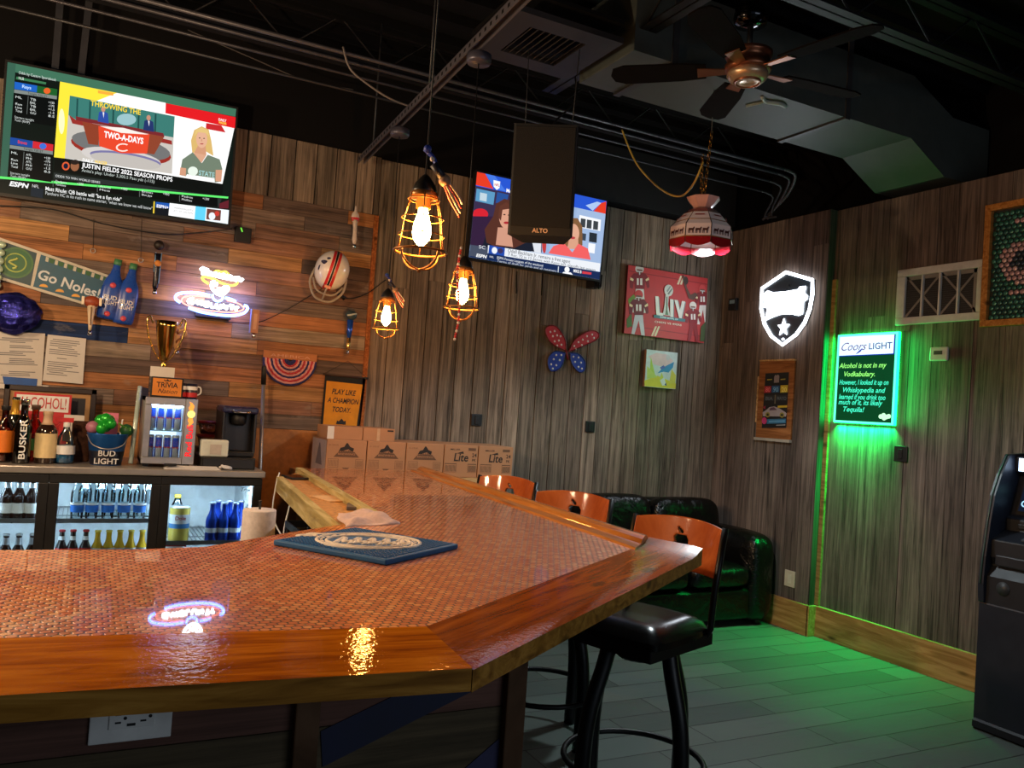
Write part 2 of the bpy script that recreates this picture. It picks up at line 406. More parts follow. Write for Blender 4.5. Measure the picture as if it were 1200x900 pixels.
# horizontal pallet boards behind the bar
PAL = [(146, 98, 64), (124, 88, 66), (156, 108, 68), (104, 78, 64), (88, 72, 64), (114, 98, 88), (130, 114, 98), (162, 120, 78), (96, 84, 80), (130, 94, 76), (108, 92, 82), (138, 92, 62)]
m = MB(); z = 1.27; row = 0
while z < 2.69:
    h = 0.0935; x = -1.6
    while x < 1.66:
        L = rnd.uniform(0.45, 1.25); x2 = min(1.665, x + L)
        if 1.665 - x2 < 0.15: x2 = 1.665
        if abs(z + h / 2 - 1.775) < 0.05 and x < 0.2: x2 = min(x2, 0.2)
        c = rnd.choice(PAL)
        k = rnd.uniform(0.8, 1.18); m.cur = tuple(v * k for v in lin(c)[:3]) + (1,)
        if abs(z + h / 2 - 1.775) < 0.05 and x < 0.19: c = (24, 48, 92); m.cur = lin(c)
        d = rnd.uniform(0.014, 0.022)
        m.bx(x + 0.001, x2 - 0.001, 5.47 - d, 5.475, z + 0.001, z + h - 0.001, PALLET)
        x = x2
    z += h; row += 1
m.cur = lin((74, 52, 40)); m.bx(-1.6, 1.665, 5.45, 5.475, z, 2.764, PALLET)
m.build('wall_back_pallet_boards', kind='structure')
m = MB(); m.bx(-1.6, 1.665, 5.455, 5.475, 0.0, 1.268, mat((168, 112, 62), 0.7, nscale=30, var=0.2)); m.build('wall_back_plywood', kind='structure')
m = MB(); m.bx(1.662, 1.692, 5.438, 5.475, 0.0, 2.76, timber('trim_strip', (120, 66, 34), (150, 88, 48), (176, 110, 62), PI / 2)); m.build('trim_1', kind='structure')
# right wall: a furred-out stretch near the corner, then the main run
m = MB(); m.bx(4.795, 5.3, 4.345, 5.47, 0, 3.14, MBLACK); boards(m, 'y', 4.345, 5.455, 0, 3.14, (0.12, 0.17), DARKB, 4.81, 0.018, BARN)
m.cur = lin((70, 62, 56)); m.bx(4.79, 4.88, 4.335, 4.345, 0, 3.14, BARN)
m.build('wall_right_boards', kind='structure')
m = MB(); m.bx(4.875, 5.3, -3.2, 4.34, 0, 3.14, MBLACK); boards(m, 'y', 1.2, 4.335, 0, 3.14, (0.11, 0.21), DARKB, 4.88, 0.018, BARN)
m.build('wall_right_long_boards', kind='structure')
BASEB = timber('baseboard_pine', (150, 104, 58), (178, 128, 76), (200, 150, 96), PI / 2, rough=0.5, sc=(2.2, 26, 26))
m = MB(); m.bx(4.768, 4.795, 4.32, 5.45, 0.0, 0.222, BASEB); m.bx(4.768, 4.862, 4.312, 4.334, 0.0, 0.222, BASEB); m.bx(4.838, 4.862, 1.2, 4.314, 0, 0.222, BASEB)
m.build('baseboard_right', kind='structure', bevel=0.003)
m = MB(); m.bx(4.842, 4.862, 4.296, 4.334, 0.222, 2.62, timber('corner_trim', (120, 90, 50), (150, 116, 70), (170, 134, 84), PI / 2)); m.build('trim_2', kind='structure', bevel=0.002)
m = MB(); m.bx(1.69, 4.77, 5.43, 5.455, 0, 0.222, BASEB); m.build('baseboard_back', kind='structure')

# ------------------------------------------------------------------ things under the ceiling
DUCT = mat((66, 74, 72), 0.6, name='painted_duct')
prof = [(2.36, 3.38), (4.5, 3.38), (4.84, 3.2), (5.28, 3.2), (5.28, 3.6), (4.9, 3.6), (4.5, 3.78), (2.36, 3.78)]
d = thing('air_duct', 'grey rectangular air duct running under the black ceiling to the right wall', 'duct', (3.2, 3.7, 3.38))
Mx = Matrix(((1, 0, 0, 0), (0, 0, -1, 4.0), (0, 1, 0, 0), (0, 0, 0, 1)))
m = MB(Mx); m.prism(prof, 0, 0.53, DUCT); m.build('duct_run', d, bevel=0.006)
for x in (2.6, 3.9):
    m = MB(); m.prism([(3.462, 3.368), (4.008, 3.368), (4.008, 3.92), (3.998, 3.92), (3.998, 3.378), (3.472, 3.378), (3.472, 3.92), (3.462, 3.92)], x, x + 0.04, DKGREY, Matrix(((0, 0, 1, 0), (1, 0, 0, 0), (0, 1, 0, 0), (0, 0, 0, 1)))); m.build('hanger_strap', d)
m = MB(); m.tube(smooth_path([(3.30, 3.53, 3.378), (3.36, 3.56, 3.374), (3.44, 3.53, 3.37), (3.5, 3.55, 3.374)], 4), 0.012, mat((170, 190, 186), 0.35)); m.tube([(3.36, 3.56, 3.374), (3.32, 3.68, 3.374)], 0.008, mat((150, 170, 166), 0.4)); m.build('sealing_tape', d)
# supply register hung in a square panel
d = thing('ceiling_register', 'black louvred supply register in a square panel above the hanging speaker', 'vent', (2.0, 3.76, 3.4))
m = MB(); fr = mat((38, 37, 40), 0.6)
m.bx(1.7, 2.3, 3.48, 3.6, 3.4, 3.43, fr); m.bx(1.7, 2.3, 3.93, 4.05, 3.4, 3.43, fr); m.bx(1.7, 1.82, 3.6, 3.93, 3.4, 3.43, fr); m.bx(2.15, 2.3, 3.6, 3.93, 3.4, 3.43, fr); m.bx(1.7, 2.3, 3.48, 4.05, 3.5, 3.52, MBLACK)
m.build('panel', d)
for i in range(9):
    x = 1.835 + i * 0.036
    MB().add([(x, 3.6, 3.405), (x + 0.022, 3.6, 3.43), (x + 0.022, 3.93, 3.43), (x, 3.93, 3.405), (x + .004, 3.6, 3.403), (x + 0.026, 3.6, 3.428), (x + 0.026, 3.93, 3.428), (x + .004, 3.93, 3.403)], [(0, 1, 2, 3), (7, 6, 5, 4), (0, 4, 5, 1), (3, 2, 6, 7), (0, 3, 7, 4), (1, 5, 6, 2)], mat((40, 40, 42), 0.5)).build('louvre', d)
# roof joists: angle chords with bent-rod webs
def joist(name, label, p0, p1, z, group='roof joists'):
    p0, p1 = Vector(p0), Vector(p1); L = (p1 - p0).length; u = (p1 - p0).normalized(); s = Vector((-u.y, u.x, 0)); t = thing(name, label, 'joist', (p0.x, p0.y, z), 0, group)
    gm = mat((22, 21, 25), 0.55)
    def bar(nm, dz):
        m = MB()
        for k in (-1, 1):
            a = p0 + s * (0.006 * k); T = frame((a.x, a.y, z + dz), u, (0, 0, 1))
            m.bx(0, L, 0, 0.045, -0.002, 0.002, gm, T); m.bx(0, L, 0, 0.004, min(0, -0.045 * k), max(0, -0.045 * k), gm, T)
        m.build(nm, t)
    bar('lower_chord', 0.0); bar('upper_chord', 0.27)
    m = MB(); pts = []; n = int(L / 0.3)
    for i in range(n + 1): pts.append(p0 + u * (L * i / n) + Vector((0, 0, z + (0.02 if i % 2 == 0 else 0.29))))
    m.tube(pts, 0.008, gm, 6); m.build('web', t)
joist('roof_joist', 'black roof joist crossing overhead behind the ceiling fan', (-0.5, 2.92, 0), (5.2, 2.92, 0), 3.58)
joist('roof_joist', 'black roof joist running to the back wall left of the fan', (2.44, 2.2, 0), (2.44, 4.5, 0), 3.5)
joist('roof_joist', 'black roof joist high along the back wall above the conduits', (-1.5, 5.1, 0), (5.2, 5.1, 0), 3.6)
# conduits along the back of the ceiling
for i, (dy, z, r, c) in enumerate(((4.52, 3.42, 0.012, (84, 82, 88)), (4.58, 3.40, 0.011, (66, 64, 70)), (4.66, 3.36, 0.009, (60, 58, 64)), (4.74, 3.30, 0.008, (50, 50, 54)))):
    m = MB(); m.tube([(-1.6, dy, z), (4.48, dy, z)], r, mat(c, 0.4, 0.4), 8)
    m.build('conduit', label=('top thick grey conduit along the rear of the ceiling', 'second grey conduit just below the top one at the ceiling rear', 'third thin conduit along the rear of the ceiling', 'lowest thin conduit along the rear of the ceiling')[i], cat='conduit', group='conduits under the ceiling', origin=(0, dy, z))
m = MB(); m.tube(smooth_path([bk(402, 55, 4.5), bk(410, 80, 4.5), bk(430, 98, 4.5), bk(458, 116, 4.5), bk(490, 128, 4.52)], 6), 0.006, mat((120, 112, 108), 0.5)); m.build('loose_cable', label='loose grey cable end drooping from the ceiling conduits', cat='cable')
m = MB(); m.tube(smooth_path([bk(729, 152, 4.56), bk(740, 180, 4.45), bk(752, 200, 4.3), bk(775, 222, 4.05), bk(797, 230, 3.85), bk(813, 215, 3.66), bk(824, 190, 3.62)], 6), 0.006, mat((196, 170, 80), 0.5)); m.build('yellow_cord', label='yellow cord swagging from the ceiling to the stained glass lamp', cat='cord')
m = MB(); m.tube(smooth_path([bk(220, 35, 5.2), bk(300, 70, 5.2), bk(360, 95, 5.2), bk(414, 105, 5.2)], 5), 0.004, mat((70, 66, 66), 0.6)); m.build('thin_cable', label='thin grey cable sagging across the black wall right of the wide television', cat='cable')
t = thing('conduit_drop', 'bundle of bent grey pipes dropping from the conduits to the corner boards', 'conduit', (4.6, 4.8, 3.3))
for i, (dy, z, r, c) in enumerate(((4.52, 3.42, 0.012, (84, 82, 88)), (4.58, 3.40, 0.011, (66, 64, 70)), (4.66, 3.36, 0.009, (60, 58, 64)), (4.74, 3.30, 0.008, (50, 50, 54)))):
    m = MB(); m.tube(smooth_path([(4.481, dy, z), (4.54, dy, z - 0.004), (4.62, dy + .02, z - 0.03), (4.72, dy + 0.2, z - 0.12), (4.76, 5.0 - i * 0.05, 3.17)], 5), r, mat(c, 0.4, 0.4), 8); m.build('pipe', t)
# perforated strut that carries the pendants
t = thing('ceiling_strut', 'perforated steel strut hung level below the ceiling, carrying pendant lights', 'strut', (1.42, 4.0, 3.05))
m = MB(); sm = mat((112, 110, 122), 0.35, 0.6)
a, b = Vector((1.5, 5.3, 3.06)), Vector((1.34, 2.3, 3.06)); u = (b - a).normalized(); T = frame(a, u, (0, 0, 1)); L = (b - a).length
m.bx(0, L, 0.03, 0.034, -0.02, 0.02, sm, T); m.bx(0, L, -0.01, 0.034, -0.02, -0.016, sm, T); m.bx(0, L, -0.01, 0.034, 0.016, 0.02, sm, T); m.build('channel', t)
m = MB()
for i in range(int(L / 0.06)): m.bx(0.03 + i * 0.06, 0.05 + i * 0.06, 0.004, 0.02, 0.0165, 0.0208, MBLACK, T); m.bx(0.03 + i * 0.06, 0.05 + i * 0.06, 0.004, 0.02, -0.0208, -0.0165, MBLACK, T)
m.build('slots', t)
for y in (2.5, 3.9, 5.0): m = MB(); m.tube([(1.34 + (y - 2.3) * 0.0533, y, 3.09), (1.34 + (y - 2.3) * 0.0533, y, 3.87)], 0.005, DKGREY); m.build('hanger_rod', t)

# ------------------------------------------------------------------ ceiling fan
f = thing('ceiling_fan', 'dark ceiling fan with a bronze hub and broad blades', 'fan', (2.74, 3.04, 3.2))
BRZ = mat((150, 96, 70), 0.35, 0.85, name='bronze')
m = MB(Matrix.Translation((2.74, 3.04, 0)))
m.lathe([(0.02, 3.44), (0.075, 3.45), (0.085, 3.48), (0.08, 3.52), (0.05, 3.55)], 24, mat((60, 60, 64), 0.12, 1.0)); m.build('canopy', f)
m = MB(Matrix.Translation((2.74, 3.04, 0))); m.lathe([(0.014, 3.3), (0.014, 3.46)], 12, BLACK); m.build('downrod', f)
m = MB(Matrix.Translation((2.74, 3.04, 0))); m.lathe([(0.105, 3.215), (0.112, 3.225), (0.112, 3.245), (0.102, 3.25), (0.102, 3.285), (0.112, 3.29), (0.112, 3.31), (0.06, 3.325)], 28, BRZ); m.build('motor_housing', f)
m = MB(Matrix.Translation((2.74, 3.04, 0))); m.lathe([(0.03, 3.165), (0.04, 3.16), (0.085, 3.175), (0.1, 3.195), (0.095, 3.215)], 28, mat((196, 170, 140), 0.3, 0.6)); m.ring((0, 0, 3.165), 0.06, 0.007, BRZ); m.build('hub_cap', f)
for k in range(5):
    a = 2 * PI * k / 5 - 0.12
    T = Matrix.Translation((2.74, 3.04, 3.228)) @ Matrix.Rotation(a, 4, 'Z') @ Matrix.Rotation(math.radians(11), 4, 'X')
    m = MB(T); m.prism([(0.2, -0.055), (0.32, -0.07), (0.6, -0.075), (0.655, -0.05), (0.67, 0), (0.655, 0.05), (0.6, 0.075), (0.32, 0.07), (0.2, 0.055)], -0.004, 0.004, mat((12, 8, 7), 0.9, spec=0.1)); b = m.build('blade', f, bevel=0.002)
    m = MB(T); m.prism([(0.09, -0.02), (0.24, -0.035), (0.24, 0.035), (0.09, 0.02)], -0.01, -0.0045, BRZ); m.build('blade_arm', b)

# ------------------------------------------------------------------ hanging loudspeaker
SP = (2.02, 3.7, 2.66); s = thing('hanging_loudspeaker', 'black loudspeaker hung on cables in front of the square wall television', 'speaker', SP, math.radians(-33))
T = Matrix.Translation(SP) @ Matrix.Rotation(math.radians(-33), 4, 'Z') @ Matrix.Rotation(math.radians(4), 4, 'X')
m = MB(T); m.prism([(-0.165, -0.15), (0.165, -0.15), (0.11, 0.15), (-0.11, 0.15)], -0.275, 0.275, mat((15, 15, 16), 0.55)); m.build('cabinet', s, bevel=0.014, seg=3)
m = MB(T); m.bx(-0.15, 0.15, -0.158, -0.151, -0.235, 0.262, mat((11, 10, 10), 0.8, bump=0.4, nscale=120)); m.build('grille', s, bevel=0.004)
m = MB(T @ Matrix(((1, 0, 0, 0), (0, 0, -1, -0.152), (0, 1, 0, 0), (0, 0, 0, 1)))); m.text('ALTO', (-0.0, -0.262, 0.001), 0.03, mat((230, 190, 160), 0.4), offset=0.02, extrude=0.001); m.build('badge', s)
for x in (-0.12, 0.12):
    m = MB(T); m.ring((x, 0.0, 0.285), 0.012, 0.003, STEEL, 12, 5, None, 'y'); m.build('eye_bolt', s)
    m = MB(T); m.tube([(x, 0.0, 0.29), (x * 1.1, 0.06, 0.72)], 0.0025, DKGREY, 6); m.build('suspension_cable', s)
m = MB(T); m.tube(smooth_path([(0.0, 0.08, 0.26), (0.05, 0.1, 0.32), (0.02, 0.12, 0.36), (0.12, 0.2, 0.5), (0.1, 0.42, 0.70)], 5), 0.005, MBLACK, 6)
m.build('speaker_lead', s)
# ================================================================== televisions
def stroke(p, q, w):
    p = Vector(p); q = Vector(q); n = (q - p).normalized(); n = Vector((-n.y, n.x)) * w / 2
    return [tuple(p + n), tuple(q + n), tuple(q - n), tuple(p - n)]
class Screen:
    """flat picture on a lit screen, laid out on the screen's own plane"""
    def __init__(s, T, src, w, h, gain):
        s.m = MB(T); s.q = quad_map(src, w, h); s.w, s.h, s.g, s.z = w, h, gain, 0.0; s.z += 0.0004
    def poly(s, pts, c, k=None):
        s.z += 0.00006; cl = lambda p: (max(-s.w / 2, min(s.w / 2, p[0])), max(-s.h / 2, min(s.h / 2, p[1])))
        s.m.flat([cl(s.q(*p)) for p in pts], s.z, glow(c, s.g if k is None else k)); return s
    def ell(s, cx, cy, rx, ry, c, n=20, rot=0, k=None):
        a = math.radians(rot)
        return s.poly([(cx + rx * math.cos(t) * math.cos(a) - ry * math.sin(t) * math.sin(a), cy + rx * math.cos(t) * math.sin(a) + ry * math.sin(t) * math.cos(a)) for t in [2 * PI * i / n for i in range(n)]], c, k)
    def text(s, body, p0, p1, hpx, c, bold=0.0, shear=0.0):
        s.z += 0.00006; a = s.q(*p0); b = s.q(*p1); c0 = s.q(p0[0], p0[1] - hpx); size = abs(c0[1] - a[1]) * 1.38
        s.m.text(body, (a[0], a[1], s.z), size, glow(c, s.g), None, bold, shear, 'l', 0, b[0] - a[0]); return s
def tv(name, label, c, w, h, roll, tilt):
    t = thing(name, label, 'television', c)
    T = back_frame(c, roll) @ Matrix.Rotation(tilt, 4, 'X')
    m = MB(T); m.bx(-w / 2 - 0.012, w / 2 + 0.012, -h / 2 - 0.018, h / 2 + 0.012, -0.045, -0.0005, BLACK); m.build('casing', t, bevel=0.004)
    m = MB(T)
    for a0, a1, b0, b1 in ((-w / 2 - .012, w / 2 + .012, h / 2 + .001, h / 2 + .012), (-w / 2 - .012, w / 2 + .012, -h / 2 - .018, -h / 2 - .001), (-w / 2 - .012, -w / 2 - .001, -h / 2, h / 2), (w / 2 + .001, w / 2 + .012, -h / 2, h / 2)): m.bx(a0, a1, b0, b1, -0.001, 0.003, BLACK)
    m.build('bezel', t)
    m = MB(T); m.bx(-0.2, 0.2, -0.15, 0.15, -0.10, -0.045, DKGREY); m.build('wall_bracket', t)
    return t, T
# --- wide television over the back bar
c1 = Vector((0.094, 5.30, 2.861)); W1, H1 = 1.205, 0.715
t1, T1 = tv('wall_television', 'large television showing a sports desk, high over the plank wall at far left', c1, W1, H1, 0.014, math.radians(2))
S = Screen(T1, [(28, 52), (1113, 268), (1068, 822), (-8, 660)], W1, H1, 1.15)
S.poly([(28, 52), (1113, 268), (1068, 822), (-8, 660)], (14, 22, 18))
S.poly([(28, 52), (1113, 268), (1109, 305), (772, 242), (270, 142), (24, 92)], (64, 112, 88)); S.poly([(28, 52), (66, 60), (30, 600), (-6, 600)], (56, 96, 78))
S.poly([(520, 190), (772, 240), (772, 280), (1104, 355), (1042, 628), (290, 502), (300, 200)], (250, 250, 248))
S.poly([(272, 142), (540, 194), (440, 234), (318, 208), (296, 504), (245, 498)], (250, 226, 60)); S.ell(280, 330, 14, 60, (255, 246, 190)); S.poly([(450, 182), (525, 194), (522, 208), (450, 196)], (240, 170, 60))
# studio picture
S.poly([(318, 208), (815, 305), (800, 578), (295, 502)], (196, 190, 182)); S.poly([(318, 208), (815, 305), (808, 405), (345, 320), (312, 300)], (58, 120, 112))
for x in (350, 410, 520, 580, 640, 720): S.poly([(x, 216 + (x - 320) * .19), (x + 8, 217 + (x - 320) * .19), (x + 4, 330 + (x - 320) * .16), (x - 4, 329 + (x - 320) * .16)], (30, 74, 72))
S.ell(585, 320, 46, 28, (150, 190, 196)); S.poly([(315, 300), (345, 322), (800, 420), (802, 440), (330, 340)], (150, 46, 40))
S.ell(560, 460, 240, 62, (150, 44, 34), 28, 10); S.ell(560, 446, 236, 58, (112, 112, 112), 28, 10); S.ell(560, 500, 190, 42, (206, 200, 196), 24, 9); S.ell(580, 506, 170, 30, (120, 116, 160), 24, 9); S.ell(580, 516, 168, 30, (188, 182, 176), 24, 9)
S.poly([(376, 330), (460, 350), (452, 442), (405, 436)], (140, 62, 40)); S.poly([(690, 385), (765, 400), (716, 486), (680, 480)], (140, 66, 44)); S.poly([(345, 306), (760, 385), (765, 402), (350, 325)], (120, 40, 44))
S.poly([(452, 352), (695, 390), (682, 482), (560, 480), (456, 446)], (226, 70, 42)); S.poly([(458, 352), (570, 360), (690, 392), (560, 384)], (244, 232, 224))
for x, y, c in ((475, 300, (44, 76, 160)), (690, 340, (36, 52, 104))):
    S.poly([(x - 26, y + 30), (x - 20, y - 14), (x, y - 20), (x + 22, y - 8), (x + 26, y + 40)], c); S.ell(x, y - 28, 10, 13, (196, 140, 116)); S.poly([(x - 3, y - 14), (x + 5, y - 13), (x + 2, y + 14)], (236, 236, 236))
S.text('THROWING THE', (415, 254), (652, 296), 26, (246, 214, 60), 0.02); S.text('TWO-A-DAYS', (478, 404), (664, 430), 30, (255, 255, 255), 0.03)
for i in range(10):
    a0, a1 = math.radians(45 + i * 27), math.radians(45 + (i + 1) * 27); S.poly([(568 + 34 * math.cos(a0), 453 + 20 * math.sin(a0)), (568 + 34 * math.cos(a1), 453 + 20 * math.sin(a1)), (568 + 26 * math.cos(a1), 453 + 14 * math.sin(a1)), (568 + 26 * math.cos(a0), 453 + 14 * math.sin(a0))], (255, 226, 214))
# presenter
S.poly([(772, 242), (1110, 308), (1106, 362), (770, 290)], (222, 28, 34)); S.poly([(966, 336), (1040, 348), (1060, 382), (964, 364)], (196, 40, 44)); S.text('DAILY', (1026, 324), (1064, 332), 12, (255, 255, 255), 0.02); S.text('WAGER', (1026, 338), (1064, 346), 12, (255, 220, 90), 0.02)
S.poly([(898, 480), (892, 420), (908, 370), (944, 352), (978, 368), (990, 420), (1000, 494), (960, 470)], (214, 178, 108)); S.poly([(928, 440), (962, 440), (966, 490), (940, 530), (905, 482)], (206, 150, 118)); S.ell(944, 414, 27, 42, (222, 172, 142)); S.poly([(908, 400), (916, 368), (944, 358), (974, 372), (980, 400), (962, 384), (926, 380)], (222, 190, 120))
S.ell(934, 408, 4, 2.5, (60, 46, 40)); S.ell(955, 410, 4, 2.5, (60, 46, 40)); S.ell(944, 436, 9, 3, (176, 84, 80)); S.poly([(941, 412), (945, 412), (947, 424), (940, 424)], (200, 146, 118))
S.poly([(836, 584), (850, 510), (900, 476), (944, 528), (972, 488), (1030, 510), (1042, 556), (1036, 616), (1005, 620), (1004, 600), (872, 580), (866, 590)], (112, 126, 108)); S.poly([(840, 548), (868, 552), (866, 588), (836, 584)], (206, 152, 122)); S.poly([(1010, 560), (1042, 560), (1036, 616), (1008, 614)], (206, 152, 122)); S.poly([(906, 478), (966, 490), (940, 526)], (214, 162, 132))
S.ell(900, 566, 24, 22, (226, 236, 224)); S.text('STATE', (928, 584), (1004, 592), 24, (160, 206, 206), 0.01)
# lower third
S.poly([(248, 502), (1046, 628), (1040, 690), (246, 560)], (10, 14, 12)); S.ell(300, 540, 18, 20, (220, 90, 50)); S.ell(300, 540, 11, 13, (14, 24, 50)); S.ell(342, 540, 20, 24, (150, 96, 66)); S.ell(342, 522, 20, 12, (40, 30, 26))
S.text('DAILY', (378, 518), (428, 522), 15, (255, 255, 255), 0.02); S.text('WAGER', (434, 526), (494, 532), 15, (250, 210, 60), 0.02); S.text('JUSTIN FIELDS 2022 SEASON PROPS', (374, 545), (802, 606), 22, (255, 255, 255), 0.02); S.text("Anita's play: Under 3,300.5 Pass yds (-115)", (374, 566), (716, 618), 15, (190, 200, 194))
S.poly([(244, 570), (1042, 688), (1020, 740), (244, 616)], (40, 46, 44)); S.poly([(246, 598), (1018, 694), (1018, 738), (246, 634)], (6, 8, 8))
S.poly([(-6, 586), (1070, 688), (1068, 697), (-6, 597)], (96, 236, 110)); S.text('ODDS TO WIN WORLD SERIES', (252, 590), (460, 616), 11, (220, 224, 222)); 
for x, a, b, c_ in ((252, 'Dodgers', 'Yankees', '+320'), (458, 'Astros', 'Mets', '+400'), (656, 'Braves', 'Blue Jays', '+950'), (846, 'Padres', 'Phillies', '+1200')):
    y = 612 + (x - 252) * .125; S.text(a, (x, y + 2), (x + 52, y + 8), 10, (220, 224, 222)); S.text(b, (x, y + 17), (x + 48, y + 22), 10, (220, 224, 222)); S.text(c_, (x + 100, y + 14), (x + 130, y + 18), 11, (220, 224, 222)); S.poly([(x - 12, y - 6), (x - 9, y - 6), (x - 9, y + 24), (x - 12, y + 24)], (90, 96, 92))
S.text('ESPN', (40, 630), (130, 640), 22, (240, 240, 240), 0.04, 0.2); S.text('NFL', (145, 638), (176, 642), 15, (220, 220, 220)); S.poly([(140, 640), (198, 646), (194, 690), (138, 678)], (22, 34, 44))
S.text('Matt Rhule: QB battle will "be a fun ride"', (206, 652), (560, 696), 18, (236, 238, 236), 0.015); S.text('Panthers HC in no rush to name starter, "when we know we will know"', (206, 672), (706, 742), 16, (206, 210, 208))
S.poly([(712, 708), (718, 708), (715, 764), (708, 764)], (236, 200, 60)); S.poly([(722, 710), (788, 718), (784, 742), (720, 736)], (28, 84, 170)); S.text('ESPN+', (726, 736), (782, 742), 15, (255, 255, 255), 0.02); S.poly([(722, 742), (784, 748), (780, 778), (718, 770)], (16, 20, 26))
S.poly([(788, 716), (912, 732), (906, 794), (782, 774)], (248, 248, 248)); S.text('WEEKNIGHTS', (806, 742), (898, 754), 8, (150, 150, 150)); S.text('AT 7 ET ON ESPN', (806, 756), (898, 768), 8, (150, 150, 150)); S.poly([(912, 732), (962, 738), (956, 800), (906, 794)], (96, 206, 240)); S.poly([(962, 738), (1072, 752), (1066, 818), (956, 800)], (236, 244, 248)); S.poly([(966, 744), (1034, 752), (1030, 802), (962, 794)], (110, 60, 50)); S.ell(990, 780, 16, 18, (230, 236, 240)); S.ell(1014, 768, 12, 12, (196, 60, 50))
S.poly([(1026, 720), (1072, 704), (1070, 744), (1024, 744)], (96, 30, 40))
# odds column
S.text('Odds by Caesars Sportsbook', (80, 108), (254, 142), 13, (210, 220, 214)); S.text('MLB', (80, 132), (104, 138), 11, (220, 224, 220)); S.poly([(70, 122), (208, 148), (206, 158), (68, 134)], (60, 120, 80)); S.text('MLB', (80, 134), (104, 139), 10, (230, 234, 230))
for y0, ca, cb, ta, tb in ((148, (30, 96, 190), (30, 92, 40), 'TB', 'BAL'), (408, (26, 70, 150), (206, 40, 50), 'ATL', 'PHI')):
    x0 = 62 if y0 < 200 else 44
    S.poly([(x0, y0), (260 if y0 < 200 else 244, y0 + 28), (250 if y0 < 200 else 234, y0 + 208), (x0 - 12, y0 + 176)], (8, 12, 12)); S.poly([(x0, y0 - 2), (x0 + 104, y0 + 16), (x0 + 102, y0 + 48), (x0 - 2, y0 + 32)], ca); S.poly([(x0 + 104, y0 + 16), (x0 + 198, y0 + 32), (x0 + 196, y0 + 64), (x0 + 102, y0 + 48)], cb)
    S.ell(x0 + 150, y0 + 40, 16, 14, (226, 96, 40) if y0 < 200 else (60, 110, 210)); S.text('Rays' if y0 < 200 else 'Braves', (x0 + 34, y0 + 26), (x0 + 76, y0 + 34), 15, (190, 220, 255) if y0 < 200 else (220, 60, 60), 0.02)
    S.poly([(x0 - 2, y0 + 34), (x0 + 196, y0 + 64), (x0 + 195, y0 + 80), (x0 - 3, y0 + 50)], (126, 134, 130)); S.text('Tonight 7:05 ET', (x0 + 60, y0 + 56), (x0 + 150, y0 + 68), 11, (20, 24, 22))
    for i, (l, r_) in enumerate((('ML', '+150'), ('', '-175'), ('Run', '+1.5'), ('Line', '-1.5'), ('Total', '8.5'))):
        if l: S.text(l, (x0 + 4, y0 + 74 + i * 16), (x0 + 34, y0 + 78 + i * 16), 11, (222, 228, 224))
        S.text((ta, tb)[i % 2] if i < 4 else 'O/U', (x0 + 72, y0 + 84 + i * 16), (x0 + 98, y0 + 88 + i * 16), 11, (222, 228, 224)); S.text(r_, (x0 + 156, y0 + 98 + i * 16), (x0 + 184, y0 + 102 + i * 16), 11, (222, 228, 224))
    S.poly([(x0 + 62, y0 + 66), (x0 + 64, y0 + 66), (x0 + 58, y0 + 150), (x0 + 56, y0 + 150)], (110, 116, 112)); S.text('Starters tonight', (x0, y0 + 168), (x0 + 90, y0 + 184), 11, (200, 206, 202)); S.text('Toth (RHP)', (x0, y0 + 182), (x0 + 70, y0 + 196), 11, (200, 206, 202))
S.m.build('screen', t1)
for px in (76, 84):
    m = MB(); m.bx(bk(px, 40, 5.36).x - 0.018, bk(px, 40, 5.36).x + 0.018, 5.34, 5.38, 3.0, 3.87, mat((72, 74, 82), 0.4, 0.5), Matrix.Rotation(0.02 if px > 80 else -0.01, 4, 'Y')); m.build('hanging_pole', t1)
# --- second television behind the loudspeaker
c2 = Vector((2.882, 5.30, 2.848)); W2, H2 = 1.10, 0.605
t2, T2 = tv('wall_television', 'television with two talking presenters on the boards behind the hanging loudspeaker', c2, W2, H2, -0.012, math.radians(2))
S = Screen(T2, [(563, 95), (1168, 212), (1118, 598), (525, 485)], W2, H2, 1.1)
S.poly([(563, 95), (1168, 212), (1118, 598), (525, 485)], (150, 176, 214)); S.poly([(563, 95), (1168, 212), (1162, 276), (552, 160)], (40, 84, 204)); S.poly([(563, 95), (598, 102), (634, 172), (555, 156)], (226, 60, 36)); S.poly([(1166, 214), (1162, 276), (1100, 264), (1140, 222)], (226, 60, 36)); S.poly([(600, 102), (640, 110), (690, 182), (640, 172)], (70, 120, 226)); S.poly([(1062, 236), (1120, 216), (1140, 222), (1096, 262)], (170, 196, 236))
S.poly([(634, 130), (664, 136), (660, 166), (648, 176), (634, 160)], (244, 246, 250)); S.text('NFL', (638, 156), (660, 160), 12, (200, 40, 50), 0.02); S.text('More from', (690, 184), (770, 198), 18, (255, 255, 255), 0.02); S.text('ESPN+', (690, 208), (740, 216), 18, (255, 255, 255), 0.02)
S.poly([(552, 160), (852, 216), (846, 466), (530, 432)], (58, 46, 76)); S.poly([(560, 172), (640, 188), (632, 246), (554, 230)], (90, 150, 190)); S.poly([(575, 190), (605, 196), (602, 232), (572, 226)], (190, 210, 220)); S.poly([(650, 186), (700, 196), (690, 240), (642, 236)], (40, 80, 150)); S.ell(575, 290, 34, 26, (210, 36, 50)); S.poly([(540, 300), (640, 300), (620, 440), (530, 430)], (52, 32, 60)); S.poly([(800, 380), (846, 386), (842, 470), (796, 462)], (220, 224, 232)); S.ell(858, 430, 10, 40, (190, 60, 60))
